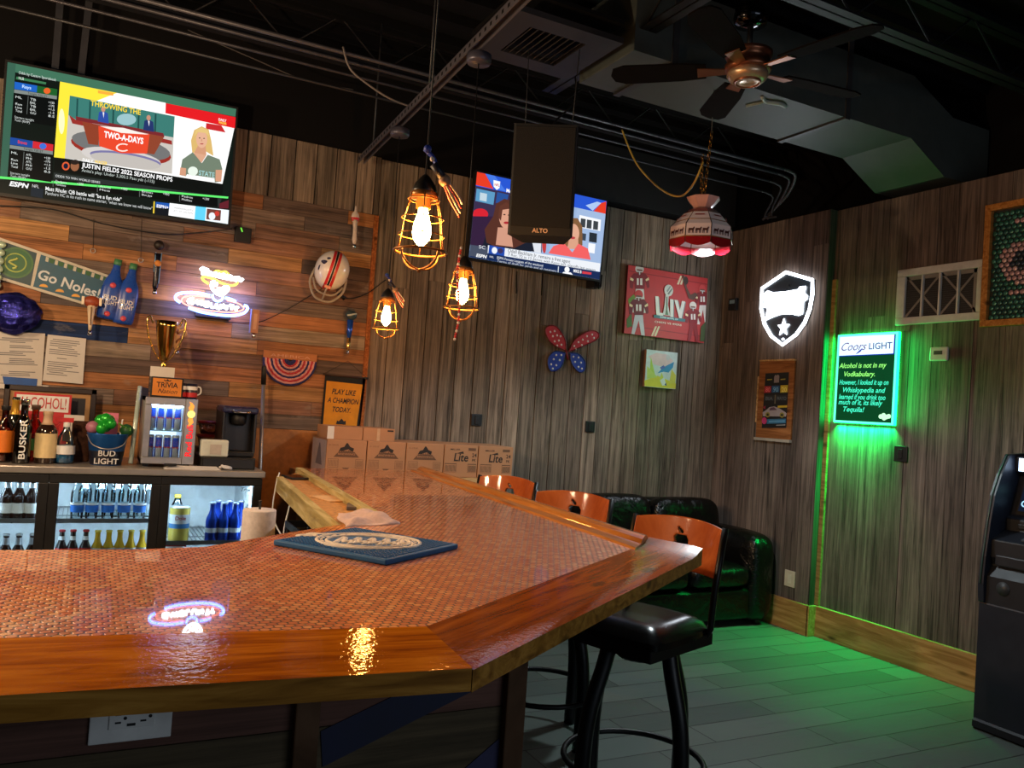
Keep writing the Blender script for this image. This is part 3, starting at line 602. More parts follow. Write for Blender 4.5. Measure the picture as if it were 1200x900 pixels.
# left presenter
S.poly([(580, 440), (600, 380), (660, 350), (740, 366), (800, 400), (812, 462), (690, 450)], (28, 32, 46)); S.poly([(592, 360), (630, 300), (644, 240), (680, 216), (720, 226), (726, 300), (760, 380), (774, 420), (720, 446), (700, 440), (640, 440), (600, 420)], (86, 48, 38)); S.poly([(650, 350), (706, 350), (716, 440), (640, 430)], (206, 150, 126)); S.ell(684, 300, 28, 54, (214, 156, 130)); S.poly([(652, 300), (660, 250), (690, 232), (712, 250), (706, 262), (672, 268), (664, 320)], (96, 54, 42)); S.ell(688, 328, 12, 6, (170, 40, 50)); S.ell(680, 290, 5, 3, (40, 26, 24)); S.ell(700, 292, 5, 3, (40, 26, 24))
# right presenter
S.poly([(1020, 250), (1162, 278), (1128, 540), (880, 500), (880, 400), (1010, 300)], (158, 182, 218)); S.poly([(1030, 284), (1136, 306), (1130, 362), (1022, 344)], (240, 242, 246))
for x in (1036, 1066, 1098): S.poly([(x, 300 + (x - 1036) * .18), (x + 24, 304 + (x - 1036) * .18), (x + 20, 346 + (x - 1036) * .18), (x - 4, 342 + (x - 1036) * .18)], (60, 66, 70))
S.poly([(1076, 368), (1114, 374), (1110, 420), (1072, 414)], (40, 46, 54)); S.poly([(1070, 420), (1104, 426), (1098, 472), (1066, 466)], (238, 240, 244)); S.poly([(1036, 372), (1060, 376), (1056, 410), (1032, 406)], (60, 70, 84))
S.poly([(944, 440), (950, 380), (980, 300), (1020, 300), (1042, 340), (1040, 430), (1030, 446), (1000, 400), (960, 446)], (130, 92, 60)); S.ell(1000, 372, 26, 44, (220, 166, 138)); S.poly([(976, 400), (1020, 400), (1020, 450), (966, 450)], (214, 158, 130)); S.ell(994, 396, 12, 6, (180, 60, 64)); S.poly([(876, 470), (900, 436), (950, 420), (990, 466), (1020, 424), (1066, 448), (1078, 502)], (236, 96, 96))
# lower bars
S.poly([(606, 432), (1126, 520), (1120, 560), (604, 478)], (230, 234, 240)); S.poly([(612, 432), (680, 444), (676, 486), (606, 474)], (34, 74, 170)); S.ell(634, 456, 12, 15, (236, 240, 248)); S.ell(660, 458, 12, 12, (60, 50, 90)); S.text('Odell Beckham Jr. remains a free agent', (692, 464), (978, 512), 18, (40, 44, 54)); S.text('7 Rec, 72 in 12 games with Rams incl. playoffs last season', (692, 480), (1100, 548), 13, (70, 76, 88))
S.poly([(527, 455), (1122, 562), (1118, 598), (525, 485)], (24, 42, 84)); S.poly([(530, 430), (606, 442), (602, 492), (527, 480)], (70, 78, 96)); S.text('SC', (566, 446), (594, 450), 16, (230, 234, 240)); S.text('ESPN', (554, 484), (600, 490), 15, (250, 250, 250), 0.03, .2); S.text('NFL', (612, 488), (630, 490), 9, (230, 230, 234)); S.text('ESPN Fantasy Leagues of the weekend', (644, 494), (850, 528), 12, (230, 234, 240)); S.text('Terms of draft for yards and all receivers', (644, 508), (912, 552), 11, (200, 206, 216)); S.poly([(920, 532), (924, 533), (920, 572), (916, 571)], (200, 206, 216)); S.ell(962, 548, 12, 14, (244, 246, 250)); S.poly([(938, 574), (946, 558), (980, 562), (988, 582)], (244, 246, 250)); S.text('MIKE B', (992, 560), (1030, 568), 15, (250, 250, 250), 0.02); S.poly([(1036, 556), (1080, 564), (1078, 574), (1034, 568)], (206, 60, 70))
S.m.build('screen', t2)
m = MB(); m.bx(3.40, 3.47, 5.34, 5.452, 2.48, 2.58, BLACK)
for i in range(4): m.tube([(3.41 + i * 0.018, 5.335, 2.47 + (i % 2) * 0.02), (3.40 + i * 0.02, 5.33, 2.52), (3.42 + i * 0.016, 5.34, 2.585)], 0.006, MBLACK)
m.build('cable_bundle', label='black cable box with bundled leads below the right corner of the square television', cat='cable box', bevel=0.003)
m = MB()
for a, b in ((744, 575), (862, 585)):
    x0, y0 = 420 + a / 4, 180 + b / 4
    m.tube([bk(x0, y0 - 6, 5.42), bk(x0 - 1, y0 + 20, 5.44)], 0.004, MBLACK)
m.build('dangling_leads', label='two black leads dangling under the square wall television', cat='cable')
# ================================================================== the bar counter
BZ = 1.07
A0, B0, C0 = (-1.4, 1.42), (0.60, 1.233), (1.84, 2.12)
A1, B1, C1 = (-1.4, 1.74), (0.618, 1.489), (1.635, 2.20)
R0, R1 = (1.765, 2.285), (1.95, 4.9); Q1 = (1.86, 4.9)
bar = thing('bar_counter', 'L-shaped bar with a copper penny top and wide orange wood rails', 'bar', (0.6, 2.0, 0))
PEN = pennies()
m = MB(); m.prism([A1, B1, C1, Q1, (1.17, 4.9), (1.015, 2.796), (0.787, 2.743), (0.57, 2.58), (0.45, 2.48), (0.32, 2.375), (0.15, 2.355), (-1.4, 2.45)], BZ - 0.035, BZ - 0.001, PEN)
m.build('penny_top', bar)
RA = timber('orange_rail_wood', (142, 68, 4), (188, 102, 8), (214, 128, 24), math.atan2(B0[1] - A0[1], B0[0] - A0[0]), 0.4, 0.5, (2.4, 24, 24), True, 0.16, 0.05, 0.0)
RB = timber('orange_rail_wood_angled', (126, 58, 6), (166, 82, 10), (190, 102, 22), math.atan2(C0[1] - B0[1], C0[0] - B0[0]), 0.9, 0.5, (2.4, 24, 24), True, 0.12, 0.06, 0.0, (1.5, 1.76))
RC = timber('golden_moulding', (150, 84, 26), (186, 114, 44), (206, 136, 62), math.atan2(R1[1] - R0[1], R1[0] - R0[0]), 0.9, 0.35, (2.4, 30, 30), False)
EDGE = timber('rail_edge_wood', (128, 82, 24), (170, 116, 42), (200, 144, 62), 0.0, 0.3, 0.5)
def rail(nm, poly, top, edge):
    m = MB(); m.prism(poly, BZ - 0.038, BZ, top, None, edge); return m.build(nm, bar, bevel=0.004)
rail('front_rail', [A0, B0, B1, A1], RA, EDGE)
# angled rail: outer tip curled upward in the mesh to catch the hanging lamp's glare
m = MB(); N_ = 90; K_ = 8; vs = []; fs = []
P0, P1, P2, P3 = Vector(B0), Vector(C0), Vector((1.775, 2.325)), Vector(B1)
for i in range(N_ + 1):
    for j in range(K_ + 1):
        s_, t_ = i / N_, j / K_
        o_ = P0.lerp(P1, s_); n_ = P3.lerp(P2, s_); p_ = o_.lerp(n_, t_)
        sag = 0.0
        if s_ > 0.90: sag = -0.019 * ((s_ - 0.90) / 0.10) ** 2
        vs.append((p_.x, p_.y, BZ - sag - 0.003 * max(0, 0.16 - t_) / 0.16))
for i in range(N_):
    for j in range(K_):
        a = i * (K_ + 1) + j; fs.append((a, a + K_ + 1, a + K_ + 2, a + 1))
m.add(vs, fs, RB, True)
nb = len(vs)
def skirt(idx):
    top = [vs[i] for i in idx]; m.add(top + [(x, y, BZ - 0.040) for x, y, z in top], [(i, i + 1, len(top) + i + 1, len(top) + i) for i in range(len(top) - 1)], EDGE)
skirt([i * (K_ + 1) for i in range(N_ + 1)][::-1]); skirt([N_ * (K_ + 1) + j for j in range(K_ + 1)][::-1]); skirt([i * (K_ + 1) + K_ for i in range(N_ + 1)])
m.flat([tuple(P0), tuple(P1), tuple(P2), tuple(P3)], BZ - 0.040, EDGE)
m.build('angled_rail', bar)
# raised moulding along the stool side
m = MB(); u = Vector((R1[0] - R0[0], R1[1] - R0[1], 0)); L = u.length; u.normalize(); s_ = Vector((u.y, -u.x, 0))
prof = [(-0.135, -0.003), (-0.125, 0.006), (-0.075, 0.010), (-0.06, 0.022), (-0.035, 0.030), (-0.012, 0.028), (0.0, 0.016), (0.0, -0.035), (-0.135, -0.035)]
vs = []; E0 = Vector((R0[0], R0[1], BZ)); 
for t in (0.0, L):
    for a, z in prof:
        k = 1.0 if t == 0 else 0.72
        p = E0 + u * (t if t else 0.035 + a * 0.98) + s_ * (a * k); vs.append((p.x, p.y, BZ + z))
n = len(prof); m.add(vs, [(i, (i + 1) % n, n + (i + 1) % n, n + i) for i in range(n)] + [tuple(range(n - 1, -1, -1)), tuple(range(n, 2 * n))], RC)
m.build('moulded_rail', bar)
# dark boarded front
DK = planks_mat('dark_boarded_front', 0, 0.6, 0.8, 0.3)
m = MB(); z = 0.02
front = [(-1.4, 1.52), (0.84, 1.50)]
for r in range(8):
    h = 0.125; x = -1.4
    while x < 0.835:
        x2 = min(0.84, x + rnd.uniform(0.7, 1.3)); 
        if 0.84 - x2 < 0.2: x2 = 0.84
        m.cur = tuple(v * rnd.uniform(0.8, 1.2) for v in lin((92, 66, 54))[:3]) + (1,)
        m.bx(x + 0.001, x2 - 0.001, 1.50, 1.53, z + 0.001, z + h - 0.001, DK); x = x2
    z += h
m.cur = lin((80, 58, 48))
m.prism([(-1.4, 1.525), (0.835, 1.525), (0.84, 1.53), (1.45, 2.66), (1.62, 3.0), (1.72, 4.9), (1.25, 4.9), (1.08, 2.9), (0.78, 2.78), (0.55, 2.62), (0.3, 2.42), (-1.4, 2.5)], 0.0, BZ - 0.036, DK)
m.build('boarded_base', bar)
BLUEP = mat((22, 28, 58), 0.7, var=0.25)
m = MB(); pts = [bk(*p, 1.497) for p in ((376, 857), (467, 813), (556, 809), (378, 899))]; Tb = frame((0, 1.499, 0), (1, 0, 0), (0, 0, 1)); m.prism([(p.x, p.z) for p in pts], 0, 0.002, BLUEP, Tb)
pts = [bk(*p, 1.497) for p in ((540, 905), (594, 858), (592, 905))]; m.prism([(p.x, p.z) for p in pts], 0, 0.002, mat((48, 48, 84), 0.7, var=0.25), Tb); m.build('painted_band', bar)
POST = timber('dark_post', (66, 46, 32), (84, 60, 42), (100, 74, 54), PI / 2, rough=0.6, sc=(20, 3, 3))
for x in (0.375, 0.80):
    m = MB(); m.bx(x, x + 0.045, 1.478, 1.50, 0.0, BZ - 0.04, POST); m.build('post', bar, bevel=0.003)
# inner trough with pale timber edges
GR = timber('pale_sawn_edge', (150, 130, 80), (184, 164, 108), (206, 188, 136), math.radians(85), 0, 0.65, (2.4, 24, 24), False)
OSB = mat((196, 140, 82), 0.6, var=0.35, nscale=60)
p1, p2, p3, p4 = Vector((0.787, 2.743)), Vector((1.015, 2.796)), Vector((1.168, 4.88)), Vector((0.945, 4.52))
def strip(a, b, w, z0, z1, mt, nm):
    d = (b - a).normalized(); nrm = Vector((d.y, -d.x)); m = MB(); m.prism([tuple(a), tuple(b), tuple(b + nrm * w), tuple(a + nrm * w)], z0, z1, mt); return m.build(nm, bar, bevel=0.003)
strip(p1, p4, 0.034, 0.975, 1.054, GR, 'trough_edge'); strip(p2 - Vector((0.04, 0.0)), p3 - Vector((0.04, 0)), 0.04, 1.03, 1.073, GR, 'trough_edge')
m = MB(); m.prism([tuple(p1), tuple(p2), tuple(p3), tuple(p4)], 1.02, 1.046, OSB); m.build('trough_board', bar)

# ------------------------------------------------------------------ outlet in the bar front
def outlet(name, label, T, w=0.118, h=0.074, sideways=True):
    o = thing(name, label, 'outlet', tuple(T.translation))
    m = MB(T); m.bx(-w / 2, w / 2, -h / 2, h / 2, 0, 0.006, WHITE); m.build('cover_plate', o, bevel=0.002)
    m = MB(T); m.bx(-0.034, 0.034, -0.017, 0.017, 0.006, 0.009, WHITE); m.build('socket_face', o, bevel=0.001)
    m = MB(T)
    for sx in (-0.019, 0.019):
        m.bx(sx - 0.006, sx + 0.003, 0.005, 0.008, 0.0088, 0.0095, BLACK); m.bx(sx - 0.006, sx + 0.003, -0.008, -0.005, 0.0088, 0.0095, BLACK); m.lathe([(0.0028, 0.0088), (0.0028, 0.0095)], 10, BLACK, Matrix.Translation((sx + 0.009, 0, 0)))
    m.bx(-0.007, 0.006, 0.009, 0.0135, 0.0088, 0.0095, BLACK); m.bx(-0.007, 0.006, -0.0135, -0.009, 0.0088, 0.0095, BLACK); m.build('slots', o)
    return o
outlet('power_outlet', 'white power outlet with two sockets set sideways under the front bar rail', frame((0.108, 1.4985, 0.951), (1, 0, 0), (0, 0, 1)), 0.125, 0.08)

# ------------------------------------------------------------------ bar mat with a raised crest
c = [(0.515, 2.388), (0.815, 2.611), (1.018, 2.265), (0.718, 2.052)]
mc = Vector((sum(p[0] for p in c) / 4, sum(p[1] for p in c) / 4)); ux = Vector((c[2][0] - c[3][0], c[2][1] - c[3][1])); mw = ux.length; ux.normalize(); uy = Vector((c[0][0] - c[3][0], c[0][1] - c[3][1])); mh = uy.length
T = frame((mc.x, mc.y, BZ - 0.001), (ux.x, ux.y, 0), (-ux.y, ux.x, 0))
bm_ = thing('bar_mat', 'square blue rubber bar mat with a cream oval crest on the penny top', 'bar mat', (mc.x, mc.y, BZ))
BL = mat((28, 98, 156), 0.6, var=0.08); CRM = mat((236, 222, 208), 0.65)
m = MB(T); m.bx(-mw / 2, mw / 2, -mh / 2, mh / 2, 0.0005, 0.016, BL); m.build('mat_base', bm_, bevel=0.004)
m = MB(T); k = 30
for i in range(k):
    for j in range(k):
        x = -mw / 2 + 0.018 + (mw - 0.036) * i / (k - 1); y = -mh / 2 + 0.018 + (mh - 0.036) * j / (k - 1)
        if (x / 0.155) ** 2 + (y / 0.115) ** 2 < 1: continue
        m.bx(x - 0.0035, x + 0.0035, y - 0.0035, y + 0.0035, 0.0155, 0.0185, BL)
m.build('rubber_nubs', bm_, kind='stuff')
m = MB(T @ Matrix.Translation((0, 0, 0.0165)) @ Matrix.Rotation(math.radians(-52), 4, 'Z'))
for rx, ry, r in ((0.150, 0.128, 0.006), (0.122, 0.098, 0.005)): m.tube([(x, y, 0) for x, y in arc(0, 0, rx, ry)], r, CRM, 6, True)
for i in range(26):
    a = math.radians(i * 13.8); m.bx(-0.004, 0.004, -0.008, 0.008, -0.001, 0.003, CRM, Matrix.Translation((0.136 * math.cos(a), 0.113 * math.sin(a), 0)) @ Matrix.Rotation(a, 4, 'Z'))
for i in range(5): m.tube(smooth_path([(-0.1 + i * 0.042, -0.05 - 0.01 * (i % 2), 0), (-0.07 + i * 0.042, 0.055, 0), (-0.07 + i * 0.042, -0.02, 0), (-0.045 + i * 0.042, 0.0, 0), (-0.04 + i * 0.042, -0.045, 0)], 5), 0.0085, CRM, 6, flat=0.5)
m.tube(smooth_path([(-0.16, 0.085, 0), (-0.08, 0.115, 0), (0.0, 0.098, 0), (0.07, 0.112, 0)], 5), 0.009, CRM, 6, flat=0.4)
m.ball((-0.185, 0.06, 0), 0.022, CRM, 12, 8, None, (1.3, 0.8, 0.25)); m.ball((-0.16, 0.10, 0), 0.017, CRM, 12, 8, None, (1.5, 0.8, 0.25)); m.tube(smooth_path([(-0.2, 0.045, 0), (-0.17, 0.07, 0), (-0.15, 0.05, 0)], 4), 0.006, CRM, 6)
m.build('raised_crest', bm_)

# cloth, phone and slip in the trough
m = MB(); n1 = 22; vs = []; fs = []
q = [Vector((0.80, 2.69)), Vector((1.02, 2.76)), Vector((1.03, 2.98)), Vector((0.86, 3.02))]
for i in range(n1 + 1):
    for j in range(n1 + 1):
        a, b = i / n1, j / n1; p = q[0].lerp(q[1], a).lerp(q[3].lerp(q[2], a), b)
        e = min(a, 1 - a, b, 1 - b)
        z = 1.068 + 0.012 * min(1, e * 6) + 0.006 * math.sin(9 * a + 4 * b) * min(1, e * 8) + 0.006 * math.sin(13 * b - 5 * a) * min(1, e * 8) + 0.012 * math.exp(-((a - .6) ** 2 + (b - .5) ** 2) * 9)
        vs.append((p.x + 0.008 * math.sin(8 * b), p.y + 0.008 * math.sin(7 * a), z))
for i in range(n1):
    for j in range(n1): a = i * (n1 + 1) + j; fs.append((a, a + n1 + 1, a + n1 + 2, a + 1))
m.add(vs, fs, mat((214, 184, 176), 0.9, bump=0.3, nscale=60), True); m.build('cleaning_cloth', label='crumpled pale pink cloth lying at the near end of the bar trough', cat='cloth', solid=0.004, origin=(0.93, 2.87, 1.08))
ph = thing('phone', 'black phone lying flat at the far end of the bar trough', 'phone', (1.05, 4.5, 1.05), math.radians(6))
T = Matrix.Translation((1.05, 4.5, 1.047)) @ Matrix.Rotation(math.radians(6), 4, 'Z'); m = MB(T); m.bx(-0.06, 0.06, -0.09, 0.09, 0, 0.012, BLACK); m.build('body', ph, bevel=0.004); m = MB(T); m.bx(-0.054, 0.054, -0.083, 0.083, 0.0121, 0.0127, mat((10, 11, 14), 0.08)); m.build('glass', ph)
m = MB(Matrix.Translation((1.0, 3.62, 1.047)) @ Matrix.Rotation(0.2, 4, 'Z')); m.bx(-0.05, 0.06, -0.1, 0.1, 0, 0.004, mat((214, 170, 120), 0.8)); m.build('paper_slip', label='tan paper slip lying midway along the bar trough', cat='paper')
m = MB(Matrix.Translation((1.03, 3.32, 1.047)) @ Matrix.Rotation(-0.3, 4, 'Z')); m.bx(-0.04, 0.04, -0.07, 0.07, 0, 0.014, mat((90, 84, 86), 0.5)); m.build('order_pad', label='small grey order pad in the bar trough behind the cloth', cat='notepad', bevel=0.002)
# charging cables hanging from the trough's far end
for nm, lb, pts in (('charging_cable', 'white charging cable looping down from the far left end of the trough', [(0.955, 4.5, 1.075), (0.93, 4.45, 1.0), (0.90, 4.3, 0.86), (0.95, 4.1, 0.76), (1.02, 4.0, 0.78)]), ('charging_cable', 'white charging cable arching beside the trough above the black crate', [(0.93, 4.05, 1.0), (0.90, 3.98, 0.94), (0.87, 3.9, 0.84), (0.9, 3.85, 0.76)])):
    m = MB(); m.tube(smooth_path(pts, 6), 0.004, WHITE, 6); m.build(nm, label=lb, cat='cable')

# ------------------------------------------------------------------ bar stools
WOODB = timber('orange_back_wood', (146, 66, 26), (178, 88, 40), (200, 110, 58), 0.0, 0.5, 0.35, (14, 3, 3), False)
SBLK = mat((14, 14, 16), 0.38, 0.3, name='black_metal_tube'); VINYL = mat((9, 8, 7), 0.24, name='black_vinyl', spec=0.35)
def make_stool():
    st = thing('bar_stool', 'x', 'bar stool', (0, 0, 0))
    # domed trapezoid seat
    m = MB(); n = 16; vs = []; fs = []
    for i in range(n + 1):
        for j in range(n + 1):
            a, b = i / n * 2 - 1, j / n * 2 - 1; hw = 0.205 - 0.02 * a
            ca = a * math.sqrt(1 - b * b * 0.18); cb = b * math.sqrt(1 - a * a * 0.18)
            e = max(abs(a), abs(b)); z = 0.765 - 0.042 * max(0, (e - 0.55) / 0.45) ** 2.2 + 0.004 * (1 - a * a) * (1 - b * b)
            vs.append((ca * 0.225, cb * hw, z))
    for i in range(n):
        for j in range(n): a = i * (n + 1) + j; fs.append((a, a + n + 1, a + n + 2, a + 1))
    m.add(vs, fs, VINYL, True)
    rim = [j for j in range(n + 1)] + [i * (n + 1) + n for i in range(1, n + 1)] + [n * (n + 1) + j for j in range(n - 1, -1, -1)] + [i * (n + 1) for i in range(n - 1, 0, -1)]
    ring_ = [vs[k] for k in rim]; L = len(ring_); m.add(ring_ + [(x, y, 0.70) for x, y, z in ring_], [(i, L + i, L + (i + 1) % L, (i + 1) % L) for i in range(L)], VINYL, True)
    m.flat([(x, y) for x, y, z in ring_], 0.70, VINYL); m.build('seat', st)
    m = MB(); m.prism([(-0.222, -0.2), (0.215, -0.182), (0.215, 0.182), (-0.222, 0.2)], 0.66, 0.702, SBLK); m.build('seat_frame', st, bevel=0.006)
    m = MB(); m.lathe([(0.08, 0.60), (0.09, 0.61), (0.09, 0.64), (0.15, 0.65), (0.15, 0.672)], 20, SBLK); m.build('swivel', st)
    for k in range(4):
        a = math.radians(-12) + k * PI / 2; c, s_ = math.cos(a), math.sin(a)
        path = smooth_path([(0.15 * c, 0.15 * s_, 0.672), (0.175 * c, 0.175 * s_, 0.58), (0.228 * c, 0.228 * s_, 0.42), (0.245 * c, 0.245 * s_, 0.25), (0.24 * c, 0.24 * s_, 0.0)], 5)
        m = MB(); m.tube(path, 0.029, SBLK, 10); m.build('leg', st)
    m = MB(); m.ring((0, 0, 0.22), 0.262, 0.012, SBLK, 40, 8); m.build('foot_ring', st)
    # curved wooden back with a cut-out, between two posts
    R_ = 0.42; half = 0.50; nu, nv = 110, 40; z0, z1 = 0.915, 1.115
    def P(u, v):  # u -1..1 along the arc, v 0..1 up
        w = u * half; zt = z1 - 0.02 * u * u; return (-R_ + 0.235 + R_ * math.cos(w) + 0.045 * v - 0.02, R_ * math.sin(w), z0 + (zt - z0) * v)
    def hole(x, z):  # outline of the cut-out in metres about its centre
        body = ((x + 0.013) / 0.026) ** 2 + (z / 0.031) ** 2 < 1 or ((x - 0.013) / 0.026) ** 2 + (z / 0.031) ** 2 < 1
        if (x - 0.042) ** 2 + (z - 0.004) ** 2 < 0.0135 ** 2: body = False
        leaf = ((x - 0.008) * 0.8 + (z - 0.046) * 0.6) ** 2 / 0.018 ** 2 + ((z - 0.046) * 0.8 - (x - 0.008) * 0.6) ** 2 / 0.008 ** 2 < 1
        return body or leaf
    m = MB(); vs = [P(-1 + 2 * i / nu, j / nv) for i in range(nu + 1) for j in range(nv + 1)]; fs = []
    for i in range(nu):
        for j in range(nv):
            u, v = -1 + 2 * (i + .5) / nu, (j + .5) / nv
            if hole(u * half * R_, (v - 0.5) * (z1 - z0) - 0.0): continue
            a = i * (nv + 1) + j; fs.append((a, a + nv + 1, a + nv + 2, a + 1))
    m.add(vs, fs, WOODB, True); m.build('backrest', st, solid=0.016)
    for sg in (-1, 1):
        e = P(sg, 0.5); m = MB(); path = [(0.17, sg * 0.17, 0.685), (0.185, sg * 0.185, 0.72), (P(sg, 0)[0], P(sg, 0)[1] * 1.03, z0 - 0.03), (P(sg, 1)[0] + 0.004, P(sg, 1)[1] * 1.03, z1 - 0.012)]
        m.tube(path, 0.013, SBLK, 8); m.build('back_post', st)
    return st
st = make_stool(); st.location = (1.93, 2.54, 0); st.rotation_euler = (0, 0, math.radians(18)); st['label'] = 'nearest bar stool, its black seat under the glossy tip of the bar'; st['group'] = 'bar stools along the bar'
dup(st, (1.98, 3.34, 0), 'second bar stool from the viewer, its back in front of the black sofa', math.radians(32))
dup(st, (1.98, 4.10, 0), 'farthest bar stool, its back beside the row of beer cartons', math.radians(24))

# ------------------------------------------------------------------ black leather sofa
LEA = None
N = NT('black_leather'); v = N.coord(); w = N.noise(v, 9, 4, 0.6, 0.8); fine = N.noise(v, 90, 2)
N.set(Base_Color=lin((7, 7, 7)), Roughness=0.27, Specular_IOR_Level=0.35, Normal=N.bump(N.math('ADD', N.math('MULTIPLY', w, 1.0), N.math('MULTIPLY', fine, 0.06)), 0.55, 0.03)); LEA = N.m
so = thing('leather_sofa', 'black leather sofa against the boarded back wall under the red canvas', 'sofa', (3.95, 5.0, 0))
def cushion(nm, x0, x1, y0, y1, z0, z1, r, M=None):
    m = MB(M); nx, ny, nz = 10, 8, 6; 
    def sq(t, L): return t
    vs = []; fs = []; idx = {}
    def vid(i, j, k):
        if (i, j, k) not in idx:
            a, b, c_ = i / nx * 2 - 1, j / ny * 2 - 1, k / nz * 2 - 1
            cx, cy, cz = (x0 + x1) / 2, (y0 + y1) / 2, (z0 + z1) / 2; hx, hy, hz = (x1 - x0) / 2, (y1 - y0) / 2, (z1 - z0) / 2
            px, py, pz = a * hx, b * hy, c_ * hz
            qx, qy, qz = max(-hx + r, min(hx - r, px)), max(-hy + r, min(hy - r, py)), max(-hz + r, min(hz - r, pz))
            d = Vector((px - qx, py - qy, pz - qz))
            if d.length > 1e-6: d = d.normalized() * r * (1 if d.length > r * 0.2 else d.length / (r * .2))
            pf = 1 + 0.06 * (1 - a * a) * (1 - b * b)
            idx[(i, j, k)] = len(vs); vs.append((cx + (qx + d.x), cy + (qy + d.y), cz + (qz + d.z) * (pf if abs(c_) == 1 else 1)))
        return idx[(i, j, k)]
    for i in range(nx):
        for j in range(ny):
            fs.append((vid(i, j, 0), vid(i, j + 1, 0), vid(i + 1, j + 1, 0), vid(i + 1, j, 0))); fs.append((vid(i, j, nz), vid(i + 1, j, nz), vid(i + 1, j + 1, nz), vid(i, j + 1, nz)))
    for i in range(nx):
        for k in range(nz):
            fs.append((vid(i, 0, k), vid(i + 1, 0, k), vid(i + 1, 0, k + 1), vid(i, 0, k + 1))); fs.append((vid(i, ny, k), vid(i, ny, k + 1), vid(i + 1, ny, k + 1), vid(i + 1, ny, k)))
    for j in range(ny):
        for k in range(nz):
            fs.append((vid(0, j, k), vid(0, j, k + 1), vid(0, j + 1, k + 1), vid(0, j + 1, k))); fs.append((vid(nx, j, k), vid(nx, j + 1, k), vid(nx, j + 1, k + 1), vid(nx, j, k + 1)))
    m.add(vs, fs, LEA, True); return m.build(nm, so, subsurf=1)
cushion('base', 3.14, 4.7, 4.64, 5.38, 0.04, 0.3, 0.05)
cushion('seat_cushion', 3.36, 3.93, 4.6, 5.2, 0.29, 0.46, 0.075); cushion('seat_cushion', 3.93, 4.5, 4.6, 5.2, 0.29, 0.46, 0.075)
Tt = Matrix.Translation((0, 5.2, 0.45)) @ Matrix.Rotation(math.radians(-9), 4, 'X') @ Matrix.Translation((0, -5.2, -0.45))
cushion('back_cushion', 3.26, 3.93, 5.02, 5.25, 0.43, 0.9, 0.1, Tt); cushion('back_cushion', 3.93, 4.6, 5.02, 5.25, 0.43, 0.88, 0.1, Tt)
cushion('back_frame', 3.2, 4.66, 5.2, 5.41, 0.06, 0.86, 0.08)
cushion('armrest', 3.1, 3.36, 4.6, 5.36, 0.03, 0.68, 0.1); cushion('armrest', 4.48, 4.745, 4.6, 5.36, 0.03, 0.68, 0.1)
for x in (3.2, 4.64):
    for y in (4.7, 5.32): m = MB(); m.lathe([(0.02, 0), (0.028, 0.05)], 12, BLACK, Matrix.Translation((x, y, 0))); m.build('foot', so)

# ------------------------------------------------------------------ cash machine
AT = mat((28, 32, 44), 0.42, name='charcoal_shell'); AT2 = mat((18, 21, 30), 0.5)
am = thing('cash_machine', 'tall dark grey cash machine with a lit screen by the right wall', 'cash machine', (4.55, 2.42, 0))
X0, Y0, Y1 = 4.255, 2.10, 2.72
TY = Matrix(((1, 0, 0, 0), (0, 0, 1, 0), (0, 1, 0, 0), (0, 0, 0, 1)))  # profile (x, z) swept along y
m = MB(TY); m.prism([(X0, 0.0), (4.83, 0.0), (4.83, 0.70), (X0, 0.66)], Y0, Y1, AT); m.build('safe_cabinet', am, bevel=0.008)
m = MB(TY); m.prism([(X0 + 0.005, 0.012), (X0 - 0.012, 0.012), (X0 - 0.012, 0.045), (X0 + 0.005, 0.06)], Y0 + 0.002, Y1 - 0.002, AT2); m.build('plinth', am)
finp = [(4.245, 0.66), (4.235, 0.76), (4.246, 0.90), (4.272, 1.08), (4.30, 1.22), (4.35, 1.335), (4.415, 1.44), (4.80, 1.47), (4.83, 0.66)]
for a, b in ((Y1 - 0.03, Y1), (Y0, Y0 + 0.03)): m = MB(TY); m.prism(finp, a, b, AT); m.build('side_fin', am, bevel=0.008, seg=3)
m = MB(TY); m.prism([(4.26, 0.64), (4.26, 0.80), (4.30, 0.86), (4.285, 0.90), (4.285, 0.99), (4.40, 1.04), (4.40, 1.10), (4.43, 1.12), (4.50, 1.33), (4.46, 1.35), (4.455, 1.43), (4.80, 1.45), (4.82, 0.64)], Y0 + 0.03, Y1 - 0.03, AT2); m.build('fascia', am, bevel=0.006)
T = frame((4.4655, 2.41, 1.215), (0, -1, 0), (0.07, 0, 0.21)); zz = 0.004
m = MB(T); m.bx(-0.255, 0.2, -0.09, 0.1, -0.01, 0.004, BLACK); m.bx(-0.24, 0.15, -0.075, 0.085, 0.004, 0.0055, glow((16, 26, 44), 1.0)); m.text('GET CASH', (-0.232, -0.05, 0.0062), 0.05, glow((170, 220, 250), 1.3), None, 0.02, 0, 'l'); m.ball((-0.19, 0.03, 0.006), 0.026, glow((150, 214, 230), 1.2), 12, 8, None, (1.3, 1, 0.05)); m.build('screen', am)
T = frame((4.4535, 2.41, 1.39), (0, -1, 0), (0, 0, 1)); m = MB(T); m.bx(-0.255, 0.21, -0.034, 0.034, -0.01, 0.003, glow((196, 222, 255), 4.5)); m.text('ATM', (0, -0.022, 0.0034), 0.06, glow((40, 90, 220), 1.2), None, 0.03); m.build('lit_sign', am)
m = MB(); m.bx(4.392, 4.402, 2.5, 2.62, 1.055, 1.08, BLACK); m.bx(4.388, 4.401, 2.3, 2.42, 1.05, 1.085, DKGREY); m.build('card_slot', am, bevel=0.003)
m = MB(frame((4.335, 2.42, 1.022), (0, -1, 0), (0.115, 0, 0.05)))
for i in range(4):
    for j in range(4): m.bx(-0.12 + i * 0.062, -0.07 + i * 0.062, -0.046 + j * 0.024, -0.027 + j * 0.024, 0, 0.007, mat((120, 122, 128), 0.35, 0.7))
